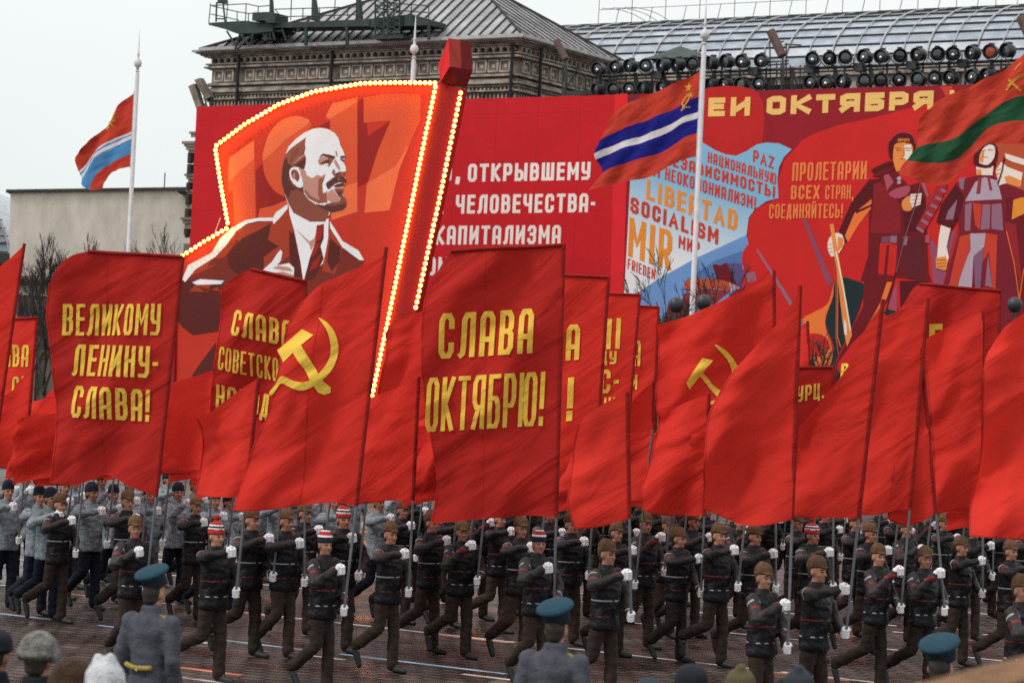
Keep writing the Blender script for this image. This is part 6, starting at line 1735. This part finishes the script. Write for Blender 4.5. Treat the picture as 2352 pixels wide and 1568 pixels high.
FL('d11', 'plain bright flag between the hammer and sickle flag and the two-word banner', (962, 866), (932, 1147), [(905, 893), (848, 914), (838, 920)], [(838, 920), (832, 1030), (820, 1157)], [(880, 1150), (820, 1157)], M1, amp=.05)
FL('d18', 'big dark red banner with two yellow words СЛАВА ОКТЯБРЮ!', (1295, 562), (1276, 1187), [(1200, 568), (1100, 573), (1036, 577), (976, 682)], [(976, 682), (968, 760), (972, 880), (990, 1010), (1004, 1110), (990, 1200)], [(1200, 1184), (1120, 1188), (1050, 1195), (990, 1201)], M3, amp=.05, e_ang=3, banner=[(1200, 568), (1100, 573), (1036, 577)], seams=[((1116, 574), (1108, 1186))],
   texts=[('СЛАВА', (1006, 824), (1223, 811), 103, 16, dict(up=(.05, -1))), ('ОКТЯБРЮ!', (976, 992), (1246, 977), 124, 15.5, dict(up=(.05, -1), gap=.24))])
FL('d20', 'red banner showing only А and an exclamation mark behind the two-word banner', (1398, 637), (1362, 1130), [(1300, 633), (1180, 630)], [(1180, 630), (1170, 900), (1160, 1130)], [(1300, 1132), (1160, 1130)], M0, amp=.05, banner=[(1300, 633), (1180, 630)],
   texts=[('СЛАВА', (1130, 840), (1330, 826), 82, 12), ('!', (1300, 967), (1316, 966), 100, 14)])
FL('d46', 'narrow banner with two yellow bars above ДУ and С-', (1470, 677), (1440, 1100), [(1420, 675), (1310, 672)], [(1310, 672), (1300, 900), (1290, 1090)], [(1370, 1100), (1290, 1090)], M0, amp=.05, banner=[(1310, 672)],
   texts=[('I', (1393, 802), (1403, 802), 70, 10), ('I', (1413, 801), (1424, 801), 70, 10), ('ТРУДУ', (1316, 838), (1416, 836), 30, 6), ('С-', (1377, 904), (1420, 900), 54, 10), ('ПШ', (1362, 930), (1412, 930), 18, 5)])
FL('d23', 'narrow banner showing yellow А above И, farthest of the lettered row', (1513, 705), (1480, 1080), [(1480, 703), (1380, 700)], [(1380, 700), (1370, 900), (1365, 1080)], [(1420, 1085), (1365, 1080)], M0, amp=.05, banner=[(1380, 700)],
   texts=[('СЛАВА', (1372, 846), (1470, 840), 58, 7), ('РОССИИ', (1360, 898), (1462, 894), 34, 6)])
FL('d21', 'rounded plain bright flag in front of the row of narrow banners', (1441, 900), (1431, 1190), [(1410, 915), (1370, 938), (1330, 975)], [(1330, 975), (1318, 1020), (1312, 1100), (1308, 1160), (1325, 1211)], [(1395, 1204), (1360, 1210), (1325, 1211)], M1, amp=.06)
FL('d24', 'small plain flag behind the rounded bright one', (1502, 876), (1470, 1090), [(1470, 900), (1440, 935)], [(1440, 935), (1432, 1000), (1425, 1090)], [(1450, 1092), (1425, 1090)], M0, amp=.09)
FL('d29', 'red flag with hammer and sickle half covered by the broad plain flag', (1778, 622), (1748, 1100), [(1775, 632), (1700, 672), (1605, 715), (1505, 746)], [(1505, 746), (1512, 830), (1506, 905), (1520, 1060)], [(1640, 1090), (1520, 1060)], M0, amp=.09,
   polys=[[(1448.8 + .396 * a, 602.1 + .396 * b) for a, b in ((330, 700), (420, 556), (482, 570), (345, 737))],
          [(1448.8 + .396 * a, 602.1 + .396 * b) for a, b in ((398, 650), (425, 640), (475, 712), (540, 760), (575, 800), (560, 830), (520, 800), (460, 735))],
          smooth_poly([(1448.8 + .396 * a, 602.1 + .396 * b) for a, b in ((492, 478), (545, 505), (590, 560), (625, 640), (620, 720), (570, 790), (500, 815), (440, 830), (455, 812), (510, 790), (545, 760), (580, 700), (580, 630), (555, 560))], 3)])
FL('d26', 'creased plain flag between the rounded flag and the broad one', (1629, 905), (1608, 1184), [(1570, 925), (1530, 945), (1512, 955)], [(1512, 955), (1500, 1020), (1490, 1070), (1476, 1120), (1478, 1165)], [(1560, 1184), (1510, 1180), (1478, 1166)], M1, amp=.09)
FL('d30', 'broad plain flag with a high peaked top, biggest of the plain ones', (1838, 656), (1813, 1192), [(1832, 676), (1790, 740), (1735, 800), (1690, 848)], [(1690, 848), (1632, 945), (1624, 1050), (1613, 1167)], [(1770, 1202), (1715, 1205), (1670, 1192), (1613, 1167)], M0, amp=.10)
FL('d32', 'lettered banner top ending in УРЦ beyond the broad plain flag', (1915, 843), (1896, 1100), [(1880, 845), (1780, 846)], [(1780, 846), (1770, 950), (1765, 1090)], [(1830, 1095), (1765, 1090)], M3, amp=.05, banner=[(1780, 846)],
   texts=[('СУРЦ.', (1812, 926), (1892, 914), 36, 6)])
FL('d31', 'tiny flag tip showing just past the peak of the broad plain flag', (1855, 738), (1836, 1060), [(1845, 745), (1790, 780)], [(1790, 780), (1780, 900), (1775, 1050)], [(1800, 1056), (1775, 1050)], M2, amp=.05)
FL('d33', 'plain flag with steep slanting top edge right of the broad one', (2028, 688), (1953, 1188), [(2022, 705), (1990, 752), (1950, 838), (1885, 922), (1832, 985)], [(1832, 985), (1824, 1080), (1818, 1180)], [(1900, 1188), (1850, 1186), (1818, 1180)], M2, amp=.07)
FL('d36', 'bright plain flag on the first of two crossing poles', (2132, 686), (2077, 1168), [(2110, 706), (2070, 712), (2015, 736)], [(2015, 736), (1990, 880), (1975, 1040), (1960, 1178)], [(2050, 1172), (2010, 1180), (1960, 1178)], M0, amp=.08)
FL('d38', 'dark red wedge-shaped flag on the backward-leaning pole', (2116, 800), (2155, 1178), [(2100, 815), (2070, 850)], [(2070, 850), (2062, 1000), (2040, 1190)], [(2110, 1200), (2075, 1206), (2040, 1190)], M2, amp=.06)
FL('d40', 'plain flag between the backward-leaning pole and the big right edge flag', (2258, 715), (2242, 1168), [(2200, 738), (2150, 764), (2120, 782)], [(2120, 782), (2132, 900), (2144, 1040), (2150, 1178)], [(2200, 1168), (2150, 1178)], M0, amp=.09)
FL('d41', 'dark red banner with a squared top and scrap of yellow letter', (2298, 668), (2282, 1080), [(2200, 660), (2112, 652), (2070, 705), (2000, 770)], [(2000, 770), (1990, 900), (1985, 1060)], [(2120, 1080), (1985, 1060)], M3, amp=.06, banner=[(2200, 660), (2112, 652)],
   texts=[('Г', (2132, 800), (2162, 799), 56, 15), ('ВЕЛ', (1930, 868), (1996, 866), 34, 7)])
FL('d43', 'big pale-edged red flag filling the right edge', (2402, 676), (2386, 1240), [(2350, 720), (2308, 752), (2270, 810), (2259, 850)], [(2259, 850), (2258, 980), (2246, 1090), (2229, 1160), (2228, 1226)], [(2340, 1236), (2290, 1232), (2228, 1226)], M1, amp=.10)

# plain flags of the other marchers, one folded cloth shape after another
def generic_meshes(seed):
    b = Vector((0, 0, 0)); t = Vector((.16, 0, 2.35)); r = random.Random(seed)
    mb = MB(); mb.tube([b - (t * .03), t], .0145, M_pole, n=7); pole = mb.data('pole')
    cl = Cloth(b, t, seed, 0, .09, 1.0); nu, nw = 22, 22; h, wd = 1.05, 1.35
    mb = MB(); V = []
    for j in range(nw + 1):
        for i in range(nu + 1):
            u, v = i / nu, j / nw; z0 = 2.33 - v * h; s = u * wd
            P = Vector((.159 * z0 / 2.35 - s, 0, z0 - .38 * u ** 1.4 + .10 * u * v)); V.append(P + Vector((0, cl.fold(s, P.z), 0)))
    Wn = nu + 1
    mb.mesh(V, [(j * Wn + i, j * Wn + i + 1, (j + 1) * Wn + i + 1, (j + 1) * Wn + i) for j in range(nw) for i in range(nu)], [M1, M0, M1, M2][seed % 4])
    return pole, mb.data('cloth', True)
GEN = [generic_meshes(s) for s in range(4)]
k = 0
for key in W:
    if key in used: continue
    w = W[key]; k += 1
    root = thing('flag', w['low'], 'plain red flag held by the ' + W[key]['o']['label'].split(' in the ')[0].split(' whose ')[0][:70], 'flag', 'red flags carried by the marchers')
    root['label'] = 'plain red flag carried by ' + {'g': 'grey', 'd': 'dark'}[key[0]] + ' marcher ' + ' '.join(w['o']['label'].replace('dark-jacketed marcher', '').replace('grey parka marcher', '').replace('brown-capped marcher', 'in brown cap').replace('marcher', '').split()[:8])
    root.rotation_euler = (0, 0, YAW0 + rp.uniform(-.08, .08)); root.scale = (1, 1, rp.uniform(.80, .90))
    for nm, me in zip(('pole', 'cloth'), GEN[k % 4]):
        c = bpy.data.objects.new(nm, me); COL.objects.link(c); c.parent = root

# ------------------------------------------------------------------ soldiers seen from behind and spectators in front
M_coat = mat('grey_greatcoat', (0.062, 0.064, 0.080), rough=.95, var=.2, vs=10, bump=.3, bs=40)
M_coat_d = mat('dark_overcoat', (0.012, 0.013, 0.018), rough=.95, var=.3, vs=8)
M_coat_b = mat('brown_overcoat', (0.045, 0.028, 0.022), rough=.95, var=.3, vs=8)
M_tealcap = mat('teal_cap_cloth', (0.010, 0.042, 0.064), rough=.9, var=.12, vs=10)
M_belt = mat('yellow_belt', (0.30, 0.22, 0.04), rough=.7, var=.2, vs=8)
M_brass = mat('brass_button', (0.6, 0.5, 0.3), rough=.3, metal=.8)
M_furg = mat('grey_fur', (0.17, 0.165, 0.15), rough=1, var=.5, vs=22, bump=1.0, bs=60)
M_wool = mat('white_wool', (0.50, 0.50, 0.53), rough=.95, var=.12, vs=16, bump=.8, bs=40)
M_furb = mat('brown_fur', (0.05, 0.026, 0.016), rough=1, var=.4, vs=22, bump=1.0, bs=60)
M_olive = mat('olive_felt', (0.085, 0.072, 0.034), rough=.95, var=.2, vs=9)
M_slate = mat('slate_felt', (0.026, 0.034, 0.042), rough=.95, var=.2, vs=9)
M_black = mat('black_felt', (0.012, 0.013, 0.02), rough=.95, var=.3, vs=9)

def standing_meshes():
    P, cls, q = head_pieces(0)
    P += [loft_([(.84, 0, 0, .10, .15), (1.0, 0, 0, .10, .14), (1.2, .01, 0, .11, .155), (1.36, 0, 0, .10, .17), (1.43, -.01, 0, .07, .12)])]
    coat = [loft_([(.34, 0, 0, .19, .22), (.6, 0, 0, .175, .207), (.9, 0, 0, .155, .19), (1.05, .005, 0, .140, .168), (1.2, .005, 0, .150, .19), (1.34, -.005, 0, .145, .215), (1.405, -.01, 0, .12, .20), (1.445, -.01, 0, .10, .14), (1.475, -.01, 0, .088, .095), (1.53, -.008, 0, .082, .086)])]
    for sg in (-1, 1):
        s, e_, w = Vector((-.01, sg * .20, 1.39)), Vector((-.05, sg * .258, 1.11)), Vector((.05, sg * .245, .86))
        P += [cap_(s, e_, .048, .040), cap_(e_, w, .038, .028), cap_(w, w + Vector((.01, 0, -.08)), .036, .034)]
        for i in range(4):
            a = w + Vector((.035 - .022 * i, 0, -.10)); b = a + Vector((.004, -sg * .012, -.05 - .008 * (i in (1, 2)))); P += [cap_(a, b, .011, .0105, 8), cap_(b, b + Vector((.004, -sg * .02, -.025)), .0105, .009, 8)]
        t0 = w + Vector((.035, -sg * .01, -.06)); P.append(cap_(t0, t0 + Vector((.03, -sg * .01, -.055)), .013, .010, 8))
        coat += [cap_(s, e_, .080, .064), cap_(e_, w, .064, .054)]
        h, kn, an, toe = Vector((0, sg * .09, .92)), Vector((.01, sg * .09, .5)), Vector((0, sg * .09, .085)), Vector((.17, sg * .11, .035))
        P += [cap_(h, kn, .075, .052), cap_(kn, an, .05, .036), cap_(an, toe, .034, .028)]
    body = fuse('body', P, .0125, [M_skin, M_face_dark, M_lip], cls)
    ct = fuse('greatcoat', coat, .016, [M_coat], None, 2, .010)
    sh = []
    for sg in (-1, 1):
        an, toe = Vector((0, sg * .09, .085)), Vector((.17, sg * .11, .035))
        sh.append(fuse('boot', [cap_((0, sg * .09, .42), an, .062, .052), cap_((-.03, sg * .09, .045), toe, .045, .042)], .014, [M_shoe], None, 2))
    hair = fuse('hair', [ell_((-.028, 0, 1.635), (.080, .081, .085)), ell_((-.045, 0, 1.575), (.052, .066, .05))], .014, [M_hair], None, 1)
    return body, ct, sh, hair
SB, SCT, SSH, SHR = standing_meshes()
def recolour(me, m):
    c = me.copy(); c.materials.clear(); c.materials.append(m); return c
def stander(px, py, ztop, zhead, yaw, label, group, coat_m=None, bare=False):
    p = on_z(px, py, ztop)
    o = bpy.data.objects.new('person', SB); COL.objects.link(o); o.location = (p.x, p.y, 0); o.rotation_euler = (0, 0, yaw); tag(o, label, 'person', group)
    o.scale = (zhead,) * 3
    for nm, me in (('greatcoat', SCT if coat_m is None else recolour(SCT, coat_m)), ('boot', SSH[0]), ('boot', SSH[1]), ('hair', SHR)):
        c = bpy.data.objects.new(nm, me); COL.objects.link(c); c.parent = o
    return o
def child(o, name, me):
    c = bpy.data.objects.new(name, me); COL.objects.link(c); c.parent = o; return c
def cap_meshes():
    tilt = Matrix.Rotation(R(-24), 3, 'Y') @ Matrix.Rotation(R(-6), 3, 'X')
    mb = MB(); mb.lathe([(.098, -.02), (.103, .02), (.136, .050), (.146, .064), (.138, .080), (.10, .090), (.02, .10)], (-.008, 0, 1.735), M_tealcap, n=28, ax=tilt); crown = mb.data('cap_crown', True)
    mb = MB(); mb.lathe([(.099, -.055), (.101, -.05), (.103, .016), (.100, .018)], (-.008, 0, 1.735), M_black, n=28, ax=tilt); band = mb.data('cap_band', True)
    vis = fuse('cap_visor', [ell_((.105, 0, 1.672), (.05, .075, .010))], .009, [M_black], None, 1)
    return crown, band, vis
CAPM = cap_meshes()
mb = MB(); mb.tube([Vector((-.152 + .008 * math.cos(i), .13 - .26 * i / 8, 1.055 - .012 * i / 8 - .015 * math.sin(i / 8 * PI))) + Vector((-.012 * math.sin(i / 8 * PI), 0, 0)) for i in range(9)], .022, M_belt, n=8); ME_belt = mb.data('half_belt', True)
mb = MB(); mb.lathe([(.013, 0), (.010, .008), (.002, .01)], (-.178, -.005, 1.018), M_brass, n=10, ax=Matrix.Rotation(R(-90), 3, 'Y')); ME_btn = mb.data('button', True)
mb = MB()
for a, b in (((-.128, .05, .99), (-.175, .05, .40)), ((-.128, -.06, .99), (-.175, -.06, .40))): mb.tube([a, b], .008, M_coat_d, n=5)
ME_pleat = mb.data('back_pleat')
def boards():
    mb = MB()
    for sg in (-1, 1): mb.box((-.012, sg * .155, 1.437), (.028, .062, .007), M_belt, Matrix.Rotation(R(-20) * sg, 3, 'X'))
    return mb.data('shoulder_board')
ME_sb = boards()
for px, py, lab in ((356, 1303, 'soldier in grey greatcoat and teal peaked cap with a yellow half belt, seen from behind'), (1281, 1382, 'soldier in grey greatcoat and teal cap in front of the two-word banner bearer'),
                    (2163, 1464, 'soldier whose teal cap shows below the backward-leaning pole')):
    o = stander(px, py, 1.83, 1.0, R(64) + rp.uniform(-.1, .1), lab, 'soldiers with teal caps')
    for nm, me in (('cap_crown', CAPM[0]), ('cap_band', CAPM[1]), ('cap_visor', CAPM[2]), ('half_belt', ME_belt), ('button', ME_btn), ('back_pleat', ME_pleat), ('shoulder_board', ME_sb)): child(o, nm, me)

def hat_mesh(kind, m):
    if kind == 'fur': P = [ell_((-.005, 0, 1.70), (.135, .115, .105)), ell_((-.01, 0, 1.665), (.15, .128, .05)), ell_((0, .11, 1.66), (.06, .03, .05)), ell_((0, -.11, 1.66), (.06, .03, .05))]
    elif kind == 'knit': P = [ell_((-.005, 0, 1.70), (.13, .115, .11)), ell_((-.005, 0, 1.66), (.135, .12, .05)), cap_((-.13, -.03, 1.64), (-.02, -.03, 1.82), .03, .03), cap_((-.13, .05, 1.64), (-.02, .04, 1.815), .03, .03), cap_((0, -.11, 1.65), (0, -.03, 1.815), .025, .028)]
    elif kind == 'brim': P = [ell_((0, 0, 1.70), (.11, .095, .095)), ell_((.01, 0, 1.672), (.165, .15, .014)), cap_((-.05, 0, 1.79), (.06, 0, 1.785), .03, .025)]
    else: P = [ell_((-.005, 0, 1.70), (.12, .105, .095)), ell_((-.005, 0, 1.665), (.125, .11, .04))]
    return fuse('hat', P, .014, [m], None, 2)
for px, py, kind, m, cm, yaw, lab in (
        (-8, 1442, 'cloche', M_black, M_coat_d, 70, 'spectator in a black hat cut off by the bottom left corner'), (91, 1452, 'fur', M_furg, M_coat_d, 75, 'spectator in a bulky grey fur hat, back of the head to us'),
        (168, 1515, 'fur', M_furb, M_coat_b, 80, 'spectator in a brown fur hat between the grey fur hat and the white knitted one'), (243, 1521, 'knit', M_wool, M_coat_b, 85, 'spectator in a white ribbed knitted hat below the belted soldier'),
        (1590, 1524, 'cloche', M_black, M_coat_d, 75, 'spectator in a dark blue-black hat under the front marchers'), (1702, 1533, 'brim', M_olive, M_coat_b, 80, 'spectator in an olive felt hat beside the dark blue-black one'),
        (1836, 1535, 'brim', M_slate, M_coat_d, 75, 'spectator in a slate grey hat below the pair of large front marchers'), (1495, 1556, 'cloche', M_slate, M_coat_d, 75, 'spectator whose dark crown barely rises over the bottom edge'),
        (1150, 1562, 'cloche', M_olive, M_coat_b, 75, 'spectator whose dull crown shows at the soldier elbow on the bottom edge')):
    o = stander(px, py, 1.79, 1.0, R(yaw), lab, 'spectators watching from below', cm)
    child(o, 'hat', hat_mesh(kind, m))
# wooden rail of the stand at the lower corner
M_plank = mat('tan_plank', (0.36, 0.20, 0.115), rough=.8, var=.2, vs=3, bump=.3, bs=12, stretch=(1, 8, 8))
rail_ = thing('stand_rail', at_depth(2300, 1560, 6.5), 'tan wooden handrail of the stand in the bottom right corner', 'railing')
a, b = at_depth(1980, 1604, 6.5), at_depth(2600, 1441, 6.2)
d = (b - a).normalized(); sd_ = d.cross(ZV).normalized(); u_ = sd_.cross(d)
mb = MB(); mb.box8([a - u_ * .06 + sd_ * .05, b - u_ * .06 + sd_ * .05, b - u_ * .06 - sd_ * .05, a - u_ * .06 - sd_ * .05, a + sd_ * .05, b + sd_ * .05, b - sd_ * .05, a - sd_ * .05], M_plank); part('handrail', mb, rail_)
for f in (.1, .95):
    p = a.lerp(b, f) - u_ * .06
    mb = MB(); mb.box((p.x, p.y, p.z / 2), (.04, .04, p.z / 2 - .002), M_plank); part('post', mb, rail_)
# low grey wagon that rolls behind the column
wagon = thing('parade_wagon', on_z(1090, 1262, 0), 'low grey parade wagon with a dark skirt behind the two-word banner', 'wagon')
pc = on_z(1000, 1254, 0); s_0 = pc.dot(dv); t_0 = pc.dot(nv) - CF
mb = MB(); mb.fbox(s_0, s_0 + 5.2, t_0, t_0 + 2.2, .82, 1.02, M_gjacket); part('deck', mb, wagon)
mb = MB(); mb.fbox(s_0 + .06, s_0 + 5.1, t_0 + .06, t_0 + 2.1, .18, .815, M_black); part('skirt', mb, wagon)
for i in range(4):
    c = FP(s_0 + (.8 if i % 2 else 4.4), t_0 + (.2 if i < 2 else 2.0), .2); mb = MB(); q_ = Matrix((dv, ZV, nv)).transposed()
    mb.lathe([(.19, -.08), (.2, -.06), (.2, .06), (.19, .08)], c, M_shoe, n=16, ax=q_); part('wheel', mb, wagon)
